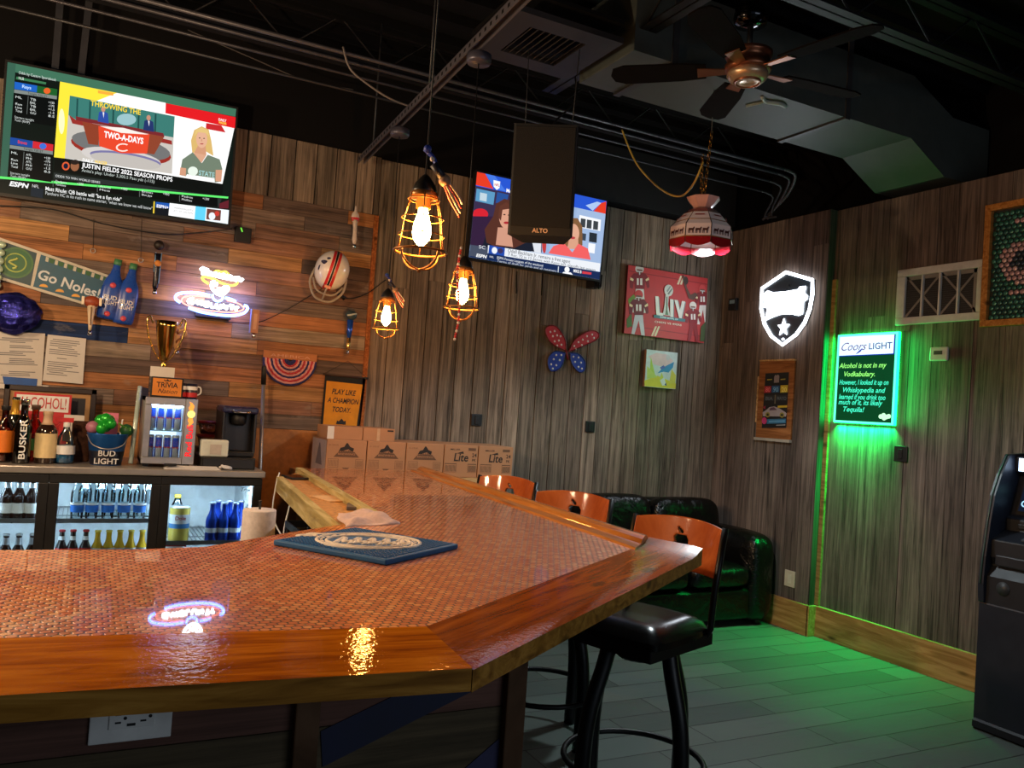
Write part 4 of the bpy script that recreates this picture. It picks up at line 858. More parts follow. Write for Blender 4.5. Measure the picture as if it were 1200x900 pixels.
m.build('keypad', am)
m = MB(); m.bx(4.275, 4.29, 2.2, 2.66, 0.86, 0.915, mat((40, 41, 46), 0.35)); m.build('dispenser_lip', am, bevel=0.006)
m = MB(Matrix.Translation((4.262, 2.6, 0.75)) @ Matrix.Rotation(PI / 2, 4, 'Y')); m.lathe([(0.035, -0.006), (0.035, 0.004), (0.022, 0.006), (0.0, 0.002)], 20, DKGREY); m.build('lock', am)
m = MB(TY); m.tube([(x - 0.004, z, Y1 - 0.015) for x, z in finp[1:7]], 0.003, mat((60, 90, 84), 0.3), 6); m.build('edge_trim', am)
# ================================================================== back bar cooler and what it holds
CX0, CX1, CY0, CY1, CT = -0.72, 0.912, 4.72, 5.42, 1.058
ck = thing('bottle_cooler', 'long black back bar cooler with three glass doors and a steel counter top', 'cooler', (0.1, 5.05, 0))
LIN = mat((232, 236, 238), 0.5, name='cooler_lining')
m = MB(); m.bx(CX0, CX1, CY1 - 0.03, CY1, 0.06, 1.02, BLACK); m.bx(CX0, CX0 + 0.03, CY0 + 0.045, CY1, 0.06, 1.02, BLACK); m.bx(CX1 - 0.03, CX1, CY0 + 0.045, CY1, 0.06, 1.02, BLACK); m.bx(CX0, CX1, CY0 + 0.045, CY1, 0.06, 0.1, BLACK); m.bx(CX0, CX1, CY0 + 0.045, CY1, 0.985, 1.022, BLACK)
m.build('case', ck)
m = MB(); m.bx(CX0 + 0.03, CX1 - 0.03, CY1 - 0.034, CY1 - 0.03, 0.1, 0.985, LIN); m.bx(CX0 + 0.03, CX0 + 0.034, CY0 + 0.05, CY1 - 0.03, 0.1, 0.985, LIN); m.bx(CX1 - 0.034, CX1 - 0.03, CY0 + 0.05, CY1 - 0.03, 0.1, 0.985, LIN); m.bx(CX0 + 0.03, CX1 - 0.03, CY0 + 0.05, CY1 - 0.03, 0.1, 0.104, LIN); m.build('lining', ck)
m = MB(); m.bx(CX0 - 0.01, CX1 + 0.012, CY0 - 0.012, CY1 + 0.005, 1.022, CT, STEEL); m.build('steel_counter', ck, bevel=0.005)
for x in (-0.55, -0.11, 0.40, 0.868):
    m = MB(); m.bx(x - 0.005, x + 0.005, CY0 + 0.056, CY0 + 0.066, 0.2, 0.95, glow((222, 242, 255), 12.0)); m.build('light_strip', ck)
m = MB(); m.bx(CX0 + 0.05, CX1 - 0.05, CY0 + 0.10, CY0 + 0.14, 0.972, 0.984, glow((222, 242, 255), 58.0)); m.build('light_strip', ck)
WIRE = mat((170, 176, 178), 0.3, 0.9)
def shelf(x0, x1, z):
    m = MB()
    for i in range(int((x1 - x0) / 0.022)): m.bx(x0 + i * 0.022, x0 + i * 0.022 + 0.003, CY0 + 0.07, CY1 - 0.05, z - 0.005, z, WIRE)
    for y in (CY0 + 0.07, CY0 + 0.3, CY1 - 0.06): m.bx(x0, x1, y, y + 0.006, z - 0.010, z - 0.004, WIRE)
    m.bx(x0, x1, CY0 + 0.066, CY0 + 0.07, z - 0.012, z + 0.012, WIRE); m.build('wire_shelf', ck)
shelf(-0.66, -0.13, 0.775); shelf(-0.105, 0.375, 0.775); shelf(0.41, 0.875, 0.655); shelf(-0.66, -0.13, 0.50); shelf(-0.105, 0.375, 0.50)
for i, x in enumerate((-0.655, -0.128, 0.392)):
    w = 0.5265 if i == 0 else (0.5195 if i == 1 else 0.52); xa, xb = x, x + w
    m = MB(); bd = 0.046
    m.bx(xa, xb, CY0, CY0 + 0.04, 0.975, 1.018, BLACK); m.bx(xa, xb, CY0, CY0 + 0.04, 0.09, 0.15, BLACK); m.bx(xa, xa + bd, CY0, CY0 + 0.04, 0.15, 0.975, BLACK); m.bx(xb - bd, xb, CY0, CY0 + 0.04, 0.15, 0.975, BLACK)
    d = m.build('door', ck, bevel=0.003)
    m = MB(); m.bx(xa + bd, xb - bd, CY0 + 0.012, CY0 + 0.016, 0.15, 0.975, clear((236, 246, 250), 0.06)); m.build('door_glass', d)
    if i == 2: m = MB(frame((0.83, CY0 + 0.0115, 0.945), (1, 0, 0), (0, 0, 1))); m.text('True', (0, 0, 0), 0.03, mat((60, 66, 70), 0.4), None, 0.005, 0.3); m.build('door_lettering', d)
m = MB(); m.bx(CX0, CX1, CY0 + 0.03, CY0 + 0.06, 0.0, 0.09, BLACK); m.build('kick_plate', ck)

LONG = [(0.0, 0.0), (0.028, 0.0), (0.0305, 0.006), (0.0305, 0.118), (0.027, 0.138), (0.0165, 0.165), (0.0135, 0.185), (0.0132, 0.214), (0.0150, 0.216), (0.0150, 0.224), (0.013, 0.226)]
def scaled(p, r, h): return [(a * r, b * h) for a, b in p]
def bottle(name, label, cat, loc, prof, glassm, parts, group=None, n=18):
    """parts: (name, r-scale, z0, z1, material) bands wrapped round the profile"""
    t = thing(name, label, cat, loc, 0, group)
    m = MB(Matrix.Translation(loc)); m.lathe(prof, n, glassm); m.build('glass_body' if 'can' not in name else 'can_body', t)
    def rad(z):
        for (r0, z0), (r1, z1) in zip(prof, prof[1:]):
            if z0 <= z <= z1 and z1 > z0: return r0 + (r1 - r0) * (z - z0) / (z1 - z0)
        return prof[-1][0]
    for nm, k, z0, z1, mt in parts:
        zs = sorted({z0, z1} | {z for r, z in prof if z0 < z < z1}); m = MB(Matrix.Translation(loc)); m.lathe([(rad(z) + k, z) for z in zs], n, mt, cap=nm in ('cap', 'cork')); m.build(nm, t)
    return t
BROWN = clear((70, 34, 14), 0.1, name='brown_glass'); DKBR = mat((34, 18, 12), 0.12, name='dark_beer_bottle', coat=0.6); GOLD = NT('golden_beer'); GOLD.set(Base_Color=lin((244, 194, 44)), Roughness=0.1, Transmission_Weight=0.2, Coat_Weight=0.5, IOR=1.2); GOLD = GOLD.m
CLR = clear((226, 240, 244), 0.35, name='clear_bottle_glass'); SLV = mat((190, 196, 204), 0.3, 0.8)
LWHT = mat((228, 230, 232), 0.5); LBLU = mat((40, 110, 200), 0.4); LRED = mat((190, 34, 40), 0.45); LYEL = mat((226, 200, 70), 0.5)
def row(proto_args, pxs, labels, Y, z, group):
    p = None
    for k, (px, lb) in enumerate(zip(pxs, labels)):
        x = bk(px, 600, Y).x
        if p is None: p = bottle(proto_args[0], lb, proto_args[1], (x, Y, z), *proto_args[2:], group=group)
        else: dup(p, (x, Y, z), lb)
ORD = ['leftmost', 'second', 'third', 'fourth', 'fifth', 'sixth']
def nth(k, n): return 'rightmost' if k == n - 1 else ORD[k] + ('' if k == 0 else ' from left')
bottle_l = scaled(LONG, 1, 0.9)
row(('beer_bottle', 'bottle', bottle_l, DKBR, [('label', 0.0008, 0.035, 0.085, LWHT), ('neck_label', 0.0008, 0.16, 0.185, LWHT), ('cap', 0.001, 0.194, 0.204, SLV)]), (7, 21, 36), [f'{nth(k, 3)} white-labelled brown bottle on the upper shelf of the cooler\'s left door' for k in range(3)], 4.83, 0.776, 'white-labelled bottles in the cooler')
row(('beer_bottle', 'bottle', bottle_l, DKBR, [('label', 0.0008, 0.04, 0.09, mat((120, 170, 220), 0.4)), ('neck_label', 0.0008, 0.15, 0.185, SLV), ('cap', 0.001, 0.194, 0.204, SLV)]), (10, 25, 41), [f'{nth(k, 3)} silver-necked bottle on the lower shelf of the cooler\'s left door' for k in range(3)], 4.83, 0.501, 'silver-necked bottles in the cooler')
row(('clear_bottle', 'bottle', [(0, 0), (0.027, 0), (0.0285, 0.01), (0.034, 0.12), (0.033, 0.14), (0.022, 0.165), (0.019, 0.18), (0.019, 0.19)], CLR, [('label', 0.0008, 0.04, 0.075, LBLU), ('shoulder_label', 0.0008, 0.078, 0.09, LWHT)]), (90, 107, 126, 145, 163), [f'{nth(k, 5)} clear bottle with blue label on the cooler\'s middle upper shelf' for k in range(5)], 4.83, 0.776, 'clear bottles in the cooler')
row(('clear_bottle', 'bottle', [(0, 0), (0.027, 0), (0.0285, 0.01), (0.034, 0.12), (0.033, 0.14), (0.022, 0.165), (0.019, 0.18), (0.019, 0.19)], CLR, [('label', 0.0008, 0.04, 0.075, SLV)]), (98, 117, 136, 155, 172), [f'{nth(k, 5)} of the clear bottles in the second row behind the blue labels' for k in range(5)], 4.93, 0.776, 'clear bottles in the second row of the cooler')
row(('beer_bottle', 'bottle', scaled(LONG, 0.95, 0.98), DKBR, [('label', 0.0008, 0.10, 0.13, LRED), ('neck_label', 0.0008, 0.17, 0.19, LWHT), ('cap', 0.001, 0.212, 0.222, LRED)]), (75, 88, 103), [f'{nth(k, 3)} dark bottle with red label on the cooler\'s middle lower shelf' for k in range(3)], 4.83, 0.501, 'dark bottles in the cooler')
row(('golden_bottle', 'bottle', scaled(LONG, 0.98, 0.97), GOLD, [('label', 0.0008, 0.095, 0.128, LWHT), ('cap', 0.001, 0.209, 0.219, LYEL)]), (117, 130, 143, 156, 169), [f'{nth(k, 5)} golden beer bottle on the cooler\'s middle lower shelf' for k in range(5)], 4.83, 0.501, 'golden bottles in the cooler')
BLUALU = mat((24, 64, 168), 0.3, 0.7, name='blue_aluminium')
row(('aluminium_bottle', 'bottle', scaled(LONG, 1.05, 0.96), BLUALU, [('label', 0.0006, 0.05, 0.075, LWHT), ('cap', 0.001, 0.205, 0.216, SLV)]), (249, 263, 276), [f'{nth(k, 3)} blue aluminium bottle in the front row behind the right cooler door' for k in range(3)], 4.83, 0.656, 'blue aluminium bottles in the cooler')
row(('aluminium_bottle', 'bottle', scaled(LONG, 1.05, 0.96), BLUALU, [('label', 0.0006, 0.05, 0.075, LWHT), ('cap', 0.001, 0.205, 0.216, SLV)]), (255, 269, 282), [f'{nth(k, 3)} blue aluminium bottle in the rear row behind the right cooler door' for k in range(3)], 4.91, 0.656, 'blue aluminium bottles in the cooler rear row')
x = bk(211, 600, 4.84).x
t = bottle('juice_can', 'big yellow and blue juice can behind the right cooler door', 'can', (x, 4.84, 0.656), [(0, 0), (0.05, 0), (0.052, 0.004), (0.052, 0.188), (0.05, 0.192), (0.047, 0.189), (0, 0.189)], SLV, [('label', 0.0006, 0.008, 0.184, mat((232, 206, 90), 0.4)), ('blue_band', 0.0012, 0.075, 0.10, mat((60, 130, 190), 0.4)), ('white_band', 0.0012, 0.10, 0.150, LWHT)], n=28)
m = MB(frame((x, 4.84 - 0.0545, 0.778), (1, 0, 0), (0, 0, 1))); m.text('Dole', (0, 0, 0), 0.028, LRED, None, 0.02); m.build('lettering', t)
bottle('plastic_bottle', 'small clear bottle with yellow cap behind the juice can in the cooler', 'bottle', (bk(207, 600, 4.99).x, 4.99, 0.656), [(0, 0), (0.036, 0), (0.038, 0.01), (0.038, 0.16), (0.02, 0.2), (0.015, 0.22)], CLR, [('cap', 0.003, 0.218, 0.236, LYEL)])
m = MB(); m.bx(0.42, 0.55, 4.80, 4.84, 0.60, 0.645, LRED); m.bx(0.43, 0.54, 4.798, 4.80, 0.61, 0.635, LWHT); m.build('red_carton', label='small red carton below the juice can in the cooler', cat='carton', bevel=0.002)

# ------------------------------------------------------------------ on the steel counter, left to right
def cx(px, Y=4.9): return bk(px, 540, Y).x
def on(px, Y=4.9): return (cx(px, Y), Y, CT)
DKG = mat((20, 24, 18), 0.12, coat=0.6); AMB = clear((196, 110, 30), 0.15, name='amber_spirit')
def bprof(r, h, neck=0.35, rn=0.016): return [(0, 0), (r * 0.95, 0), (r, 0.008), (r, h * (0.92 - neck)), (r * 0.8, h * (1.0 - neck)), (rn * 1.1, h * (1.09 - neck)), (rn, h * 0.9), (rn * 1.15, h * 0.91), (rn * 1.15, h * 0.97)]
bottle('liquor_bottle', 'squat orange-labelled liquor bottle cut by the left edge on the steel counter', 'bottle', on(2), bprof(0.042, 0.29), AMB, [('label', 0.001, 0.05, 0.16, mat((224, 120, 30), 0.5)), ('cap', 0.003, 0.262, 0.285, BLACK)])
bottle('liquor_bottle', 'dark bottle with a yellow neck left of the white-lettered bottle', 'bottle', on(13, 4.98), bprof(0.038, 0.34), DKG, [('label', 0.001, 0.08, 0.17, mat((210, 170, 40), 0.5)), ('neck_foil', 0.0015, 0.24, 0.315, mat((206, 160, 60), 0.35, 0.5))])
t = bottle('liquor_bottle', 'slim clear bottle with tall white sideways lettering on the steel counter', 'bottle', on(24, 4.84), bprof(0.04, 0.33, 0.36), clear((90, 80, 74), 0.2), [('cap', 0.003, 0.296, 0.325, CHROME)])
m = MB(frame((cx(24, 4.84) + 0.006, 4.797, CT + 0.125), (0, 0, 1), (-1, 0, 0))); m.text('BUSKER', (0, -0.012, 0), 0.04, LWHT, None, 0.015, 0, 'c', 0.001, 0.2); m.build('lettering', t)
bottle('liquor_bottle', 'amber bottle with a green label behind the white-lettered bottle', 'bottle', on(37, 4.97), bprof(0.042, 0.30), AMB, [('label', 0.001, 0.06, 0.12, mat((60, 120, 60), 0.5)), ('cap', 0.003, 0.27, 0.295, mat((90, 70, 60), 0.5))])
bottle('liquor_bottle', 'stout bottle with a wide cream label and pale cork on the counter', 'bottle', on(52, 4.88), bprof(0.05, 0.275, 0.32, 0.018), mat((40, 26, 20), 0.12, coat=0.6), [('label', 0.001, 0.03, 0.155, mat((222, 200, 150), 0.6)), ('cork', 0.003, 0.20, 0.268, mat((200, 170, 140), 0.6))])
sb = thing('spray_bottle', 'clear spray bottle of blue liquid with a red trigger head', 'spray bottle', on(75)); T = Matrix.Translation(on(75))
m = MB(T); m.lathe([(0, 0), (0.046, 0), (0.048, 0.01), (0.045, 0.09), (0.036, 0.14), (0.018, 0.175), (0.014, 0.2)], 20, CLR); m.build('bottle_body', sb)
m = MB(T); m.lathe([(0, 0.004), (0.0445, 0.006), (0.0445, 0.045), (0, 0.045)], 20, mat((50, 120, 170), 0.2)); m.build('liquid', sb)
m = MB(T); m.lathe([(0.0485, 0.05), (0.0465, 0.095)], 20, LWHT, None, True, False); m.build('label', sb)
m = MB(T); m.bx(-0.05, 0.03, -0.014, 0.014, 0.215, 0.238, LRED); m.bx(-0.056, -0.05, -0.01, 0.01, 0.222, 0.234, LRED); m.tube([(-0.03, 0, 0.215), (-0.045, 0, 0.19), (-0.04, 0, 0.165)], 0.006, LRED, 8); m.lathe([(0.016, 0.19), (0.017, 0.216)], 14, LWHT); m.build('trigger_head', sb, bevel=0.003)
T = Matrix.Translation(on(93, 5.02)); m = MB(T); m.bx(-0.048, 0.045, -0.02, 0.02, 0, 0.22, timber('walnut', (40, 22, 14), (56, 32, 22), (72, 44, 30), PI / 2)); bl_ = m.build('wooden_block', label='dark brown wooden block standing between spray bottle and blue bucket', cat='wooden block', bevel=0.012, seg=3)
# bucket with green foil ribbon and straws
bu = thing('ice_bucket', 'blue and black metal beer bucket holding green and pink party items', 'bucket', on(124)); T = Matrix.Translation(on(124))
m = MB(T); m.lathe([(0.075, 0.0), (0.098, 0.16), (0.101, 0.163), (0.101, 0.168), (0.095, 0.166), (0.072, 0.006), (0, 0.006)], 28, mat((24, 92, 170), 0.3, 0.4)); m.build('pail', bu)
m = MB(T); m.lathe([(0.0762, 0.004), (0.0865, 0.075)], 28, mat((20, 24, 40), 0.35), None, True, False); m.build('dark_band', bu)
m = MB(T @ frame((0, -0.0915, 0.05), (1, 0, 0), (0, -0.13, 1))); m.text('BUD', (-0.0, 0.002, 0), 0.042, LWHT, None, 0.012); m.text('LIGHT', (0.0, -0.04, 0), 0.042, LWHT, None, 0.012); m.build('lettering', bu)
m = MB(T); m.tube(smooth_path([(-0.099, 0, 0.155), (-0.07, -0.09, 0.11), (0, -0.115, 0.09), (0.07, -0.09, 0.11), (0.099, 0, 0.155)], 5), 0.003, STEEL, 6); m.build('bail_handle', bu)
GFOIL = mat((30, 170, 50), 0.3, 0.3, name='green_foil')
m = MB(T)
for i in range(9):
    a = rnd.uniform(0, 2 * PI); r = rnd.uniform(0, 0.05); m.ball((r * math.cos(a) - 0.012, r * math.sin(a), 0.18 + rnd.uniform(0, 0.06)), rnd.uniform(0.022, 0.036), GFOIL, 7, 5, None, (1, 0.8, 1.1))
m.build('party_ribbon', label='bunch of shiny green foil ribbon in the blue bucket', cat='ribbon')
m = MB(T); m.tube([(0.055, 0.0, 0.10), (0.065, 0.01, 0.245)], 0.004, LWHT, 8); m.build('drinking_straw', label='white straw sticking up from the blue bucket', cat='straw')
m = MB(T); m.bx(-0.03, 0.045, 0.035, 0.04, 0.12, 0.275, mat((220, 120, 150), 0.6)); m.build('pink_card', label='pink card standing behind green foil in the blue bucket', cat='card')
m = MB(T); m.ball((-0.075, 0.0, 0.195), 0.034, mat((170, 110, 130), 0.4), 12, 8); m.build('striped_ball', label='pinkish ball resting on the left rim of the blue bucket', cat='ball')
m = MB(T)
for i in range(6): m.tube(smooth_path([(0.06, 0, 0.15), (0.07 + 0.006 * i, -0.01, 0.2), (0.075 + 0.012 * i - 0.03, -0.02, 0.225 - 0.008 * i)], 4), 0.003, mat((90, 160, 50), 0.5), 6)
m.ball((0.088, 0.01, 0.185), 0.035, mat((26, 84, 40), 0.5), 10, 7); m.build('leafy_sprig', label='dark green leafy sprig at the right of the blue bucket', cat='sprig')
# framed picture and tin sign behind the bottles
fp = thing('framed_picture', 'dark framed picture with tan mat leaning behind the liquor bottles', 'picture', (cx(58, 5.3), 5.36, CT)); xa, xb = bk(3, 480, 5.36).x, bk(112, 480, 5.36).x
m = MB(); w_ = mat((40, 24, 18), 0.4)
m.bx(xa, xb, 5.345, 5.37, CT + 0.36, CT + 0.39, w_); m.bx(xa, xb, 5.345, 5.37, CT, CT + 0.03, w_); m.bx(xa, xa + 0.03, 5.345, 5.37, CT, CT + 0.39, w_); m.bx(xb - 0.03, xb, 5.345, 5.37, CT, CT + 0.39, w_); m.build('frame', fp, bevel=0.004)
m = MB(); m.bx(xa + 0.03, xb - 0.03, 5.358, 5.365, CT + 0.03, CT + 0.36, mat((168, 128, 80), 0.6)); m.bx(xa + 0.055, xb - 0.055, 5.3565, 5.3585, CT + 0.05, CT + 0.335, mat((22, 22, 28), 0.4)); m.build('picture', fp)
ts = thing('tin_sign', 'white tin sign with red border and big red letters behind the bottles', 'sign', (cx(50, 5.2), 5.25, CT)); xa, xb = bk(16, 470, 5.25).x, bk(84, 470, 5.25).x; zt = bk(50, 461, 5.25).z
m = MB(); m.bx(xa, xb, 5.248, 5.252, CT, zt, LRED); m.bx(xa + 0.012, xb - 0.012, 5.2465, 5.2485, zt - 0.10, zt - 0.012, LWHT); m.build('plate', ts, bevel=0.001)
m = MB(frame(((xa + xb) / 2, 5.2462, zt - 0.082), (1, 0, 0), (0, 0, 1))); m.text('ALCOHOL!', (0, 0, 0), 0.085, LRED, None, 0.008, 0, 'c', 0, xb - xa - 0.05); m.build('lettering', ts)
T = Matrix.Translation((bk(87, 490, 5.15).x, 5.15, CT)); m = MB(T); m.bx(-0.05, 0.05, -0.003, 0.003, 0.10, 0.245, PAPER); m.bx(-0.03, 0.03, -0.02, 0.02, 0, 0.1, BLACK); m.build('price_card', label='small blank white card standing behind the spray bottle', cat='card')
# leaning boards beside the little fridge
m = MB(); a, b = bk(153, 543, 4.9), bk(164, 453, 5.05); m.tube([a, b], 0.012, mat((196, 214, 206), 0.25, 0.2), 12); m.build('leaning_pole', label='pale plastic pole leaning left of the small can fridge', cat='pole')
m = MB(); m.prism([(bk(162, 543, 5.2).x, CT), (bk(172, 543, 5.2).x, CT), (bk(174, 455, 5.2).x, bk(174, 455, 5.2).z), (bk(165, 453, 5.2).x, bk(165, 453, 5.2).z)], 0, 0.02, mat((24, 26, 60), 0.5), Matrix(((1, 0, 0, 0), (0, 0, 1, 5.19), (0, 1, 0, 0), (0, 0, 0, 1)))); m.build('navy_board', label='narrow navy board standing beside the small can fridge', cat='board')
# small can fridge
FX0, FX1, FZ0, FZ1, FY = 0.288, 0.552, 1.078, 1.434, 4.80
fr_ = thing('can_fridge', 'small silver counter fridge with a glass door full of blue cans', 'mini fridge', ((FX0 + FX1) / 2, 4.95, CT)); SIL = mat((176, 176, 180), 0.35, 0.7)
m = MB(); m.bx(FX0, FX1, 4.84, 5.14, FZ0, FZ0 + 0.02, SIL); m.bx(FX0, FX1, 4.84, 5.14, FZ1 - 0.02, FZ1, SIL); m.bx(FX0, FX0 + 0.02, 4.84, 5.14, FZ0, FZ1, SIL); m.bx(FX1 - 0.07, FX1, 4.84, 5.14, FZ0, FZ1, SIL); m.bx(FX0, FX1, 5.12, 5.14, FZ0, FZ1, SIL)
for x in (FX0 + 0.03, FX1 - 0.03): m.bx(x - 0.015, x + 0.015, 4.86, 4.9, CT, FZ0, BLACK); m.bx(x - 0.015, x + 0.015, 5.08, 5.12, CT, FZ0, BLACK)
m.build('body', fr_)
m = MB(); m.bx(FX0 + 0.02, FX1 - 0.07, 5.115, 5.12, FZ0 + 0.02, FZ1 - 0.02, glow((206, 230, 255), 2.0)); m.bx(FX0 + 0.02, FX1 - 0.07, 4.86, 5.115, FZ1 - 0.024, FZ1 - 0.02, glow((216, 238, 255), 9.0)); m.bx(FX0 + 0.03, FX1 - 0.075, 4.838, 4.846, FZ1 - 0.046, FZ1 - 0.04, glow((216, 238, 255), 40.0)); m.build('lit_lining', fr_)
m = MB(); dx1 = FX1 - 0.062
m.bx(FX0, dx1, FY, FY + 0.035, FZ1 - 0.04, FZ1, SIL); m.bx(FX0, dx1, FY, FY + 0.035, FZ0, FZ0 + 0.035, SIL); m.bx(FX0, FX0 + 0.034, FY, FY + 0.035, FZ0 + .035, FZ1 - .04, SIL); m.bx(dx1 - 0.008, dx1, FY, FY + 0.035, FZ0 + .035, FZ1 - .04, SIL); d = m.build('door', fr_, bevel=0.003)
m = MB(); m.bx(FX0 + 0.034, dx1 - 0.008, FY + 0.01, FY + 0.013, FZ0 + 0.035, FZ1 - 0.04, clear((240, 248, 252), 0.05)); m.build('door_glass', d)
m = MB(); m.bx(dx1 + 0.001, FX1, FY, FY + 0.035, FZ0, FZ1, SIL); sp_ = m.build('side_panel', fr_, bevel=0.003)
m = MB(frame(((dx1 + FX1) / 2, FY - 0.001, FZ0 + 0.13), (0, 0, 1), (-1, 0, 0))); m.text('Red Bull', (0, -0.014, 0), 0.045, glow((236, 30, 34), 1.6), None, 0.02, 0, 'c', 0, 0.17); m.build('lit_lettering', sp_)
m = MB(frame(((dx1 + FX1) / 2, FY - 0.001, FZ0 + 0.275), (0, 0, 1), (-1, 0, 0))); m.flat(arc(0, 0, 0.02, 0.02), 0, glow((255, 220, 110), 2.0))
for sg in (-1, 1): m.flat([(sg * 0.02, -0.008), (sg * 0.045, -0.014), (sg * 0.062, 0.0), (sg * 0.068, 0.014), (sg * 0.05, 0.008), (sg * 0.034, 0.016), (sg * 0.018, 0.01)], 0.0003, glow((255, 150, 60), 1.6))
m.build('lit_emblem', sp_)
m = MB(); m.bx(FX0 + 0.02, FX1 - 0.07, 4.845, 5.115, 1.252, 1.258, mat((150, 190, 196), 0.2)); m.build('glass_shelf', fr_)
CANB = mat((40, 84, 220), 0.35, 0.1); CANS = mat((206, 212, 222), 0.35, 0.3)
k = 0; pc = None
for zi, zz in enumerate((1.259, 1.099)):
    for i in range(4):
        x = FX0 + 0.0425 + i * 0.0425; lb = f'{nth(i, 4)} tall blue and silver can on the {("upper", "lower")[zi]} shelf of the small fridge'
        if pc is None:
            pc = bottle('drink_can', lb, 'can', (x, 4.87, zz), [(0, 0), (0.017, 0), (0.0205, 0.006), (0.0205, 0.122), (0.0175, 0.131), (0.0165, 0.131), (0.016, 0.128), (0, 0.128)], CANS, [], group='drink cans in the small fridge', n=20)
            for a0 in (0, 2):
                m = MB(Matrix.Translation((x, 4.87, zz))); vs = []
                for zz_, lo, hi in ((0.012, 0, 1), (0.066, 0, 1)):
                    for q in range(6): a = -PI / 2 + (a0 - 1) * PI / 2 * 1.0 + (q / 5 - .5) * PI / 2; vs.append((0.0209 * math.cos(a), 0.0209 * math.sin(a), zz_))
                m.add(vs, [(q, q + 1, 7 + q, 6 + q) for q in range(5)], CANB, True); vs2 = []
                for zz_ in (0.066, 0.118):
                    for q in range(6): a = -PI / 2 + (a0) * PI / 2 + (q / 5 - .5) * PI / 2; vs2.append((0.0209 * math.cos(a), 0.0209 * math.sin(a), zz_))
                m.add(vs2, [(q, q + 1, 7 + q, 6 + q) for q in range(5)], CANB, True); m.build('blue_quarter', pc)
            m = MB(frame((x, 4.87 - 0.0214, zz + 0.066), (1, 0, 0), (0, 0, 1))); m.text('Red Bull', (0, -0.004, 0), 0.013, mat((214, 30, 40), 0.4), None, 0.03, 0, 'c', 0, 0.034); m.build('lettering', pc)
        else: dup(pc, (x, 4.87, zz), lb)
# sign, card, trophy and mugs on the fridge
tn = thing('trivia_sign', 'small black and orange trivia sign standing on the can fridge', 'sign', (0.395, 4.9, FZ1)); T = frame((0.395, 4.885, FZ1 + 0.056), (1, 0, 0.0), (0, 0, 1))
m = MB(T); m.bx(-0.083, 0.083, -0.056, 0.056, -0.012, 0.0, BLACK); m.build('board', tn, bevel=0.005); m = MB(T); m.bx(-0.074, 0.074, -0.046, 0.048, 0, 0.0015, mat((214, 132, 44), 0.5)); m.build('orange_face', tn)
m = MB(T); m.text('TRIVIA', (0, 0.0, 0.002), 0.04, BLACK, None, 0.02, 0, 'c', 0, 0.11); m.text('Nation', (0.004, -0.032, 0.002), 0.034, BLACK, None, 0.004, 0.35, 'c', 0, 0.10); m.flat([(-0.016, 0.034), (-0.02, 0.044), (-0.008, 0.038), (0, 0.047), (0.008, 0.038), (0.02, 0.044), (0.016, 0.034)], 0.002, BLACK); m.build('lettering', tn)
tr = thing('trophy_cup', 'tall gold trophy cup with looped handles standing above the trivia sign', 'trophy', (0.41, 5.0, FZ1)); GLD = mat((206, 164, 84), 0.14, 1.0, name='gold'); zb = bk(192, 441, 5.0).z; zt = bk(192, 376, 5.0).z; xm = bk(192, 420, 5.0).x
H_ = zt - zb
m = MB(Matrix.Translation((xm, 5.0, FZ1))); m.bx(-0.035, 0.035, -0.035, 0.035, 0, zb - FZ1 + 0.035, mat((196, 190, 188), 0.4)); m.build('plinth', tr, bevel=0.003)
m = MB(Matrix.Translation((xm, 5.0, zb + 0.03))); m.lathe([(0.032, 0), (0.03, 0.008), (0.012, 0.02), (0.018, 0.034), (0.009, 0.045), (0.02, 0.06), (0.04, H_ * 0.45), (0.054, H_ * 0.8), (0.06, H_ - 0.03), (0.057, H_ - 0.03), (0.05, H_ * 0.8), (0.03, H_ * 0.45), (0, 0.07)], 24, GLD); m.build('cup', tr)
for sg in (-1, 1):
    m = MB(Matrix.Translation((xm, 5.0, zb + 0.03))); m.tube(smooth_path([(sg * 0.02, 0, 0.06), (sg * 0.05, 0, 0.1), (sg * 0.09, 0, 0.2), (sg * 0.1, 0, H_ - 0.03), (sg * 0.085, 0, H_ - 0.012), (sg * 0.07, 0, H_ - 0.05)], 6), 0.005, GLD, 8); m.build('handle', tr)
mg = None
for k, (px, lb) in enumerate(((213, 'left of two dark printed mugs on top of the can fridge'), (225, 'right of two dark printed mugs, its handle showing, on the can fridge'))):
    x = bk(px, 455, 4.92).x; t = thing('mug', lb, 'mug', (x, 4.92, FZ1), 0, 'mugs on the can fridge'); T = Matrix.Translation((x, 4.92, FZ1 + 0.001))
    m = MB(T); m.lathe([(0, 0), (0.026, 0), (0.029, 0.004), (0.029, 0.085), (0.0265, 0.085), (0.026, 0.01), (0, 0.01)], 20, mat((30, 30, 52), 0.3)); m.build('cup', t); m = MB(T); m.lathe([(0.0295, 0.01), (0.0295, 0.035)], 20, LRED, None, True, False); m.lathe([(0.0295, 0.05), (0.0295, 0.07)], 20, LWHT, None, True, False); m.build('print', t)
    m = MB(T); m.tube(smooth_path([(0.028, 0, 0.07), (0.045, 0, 0.065), (0.047, 0, 0.035), (0.028, 0, 0.022)], 5), 0.004, LWHT, 8); m.build('handle', t)
m = MB(frame((bk(190, 436, 4.93).x, 4.91, bk(190, 436, 4.93).z), (1, 0, 0), (0, 0, 1))); m.bx(-0.062, 0.062, -0.028, 0.028, 0, 0.002, PAPER); m.build('note_card', label='small white note card propped on top of the trivia sign', cat='card')
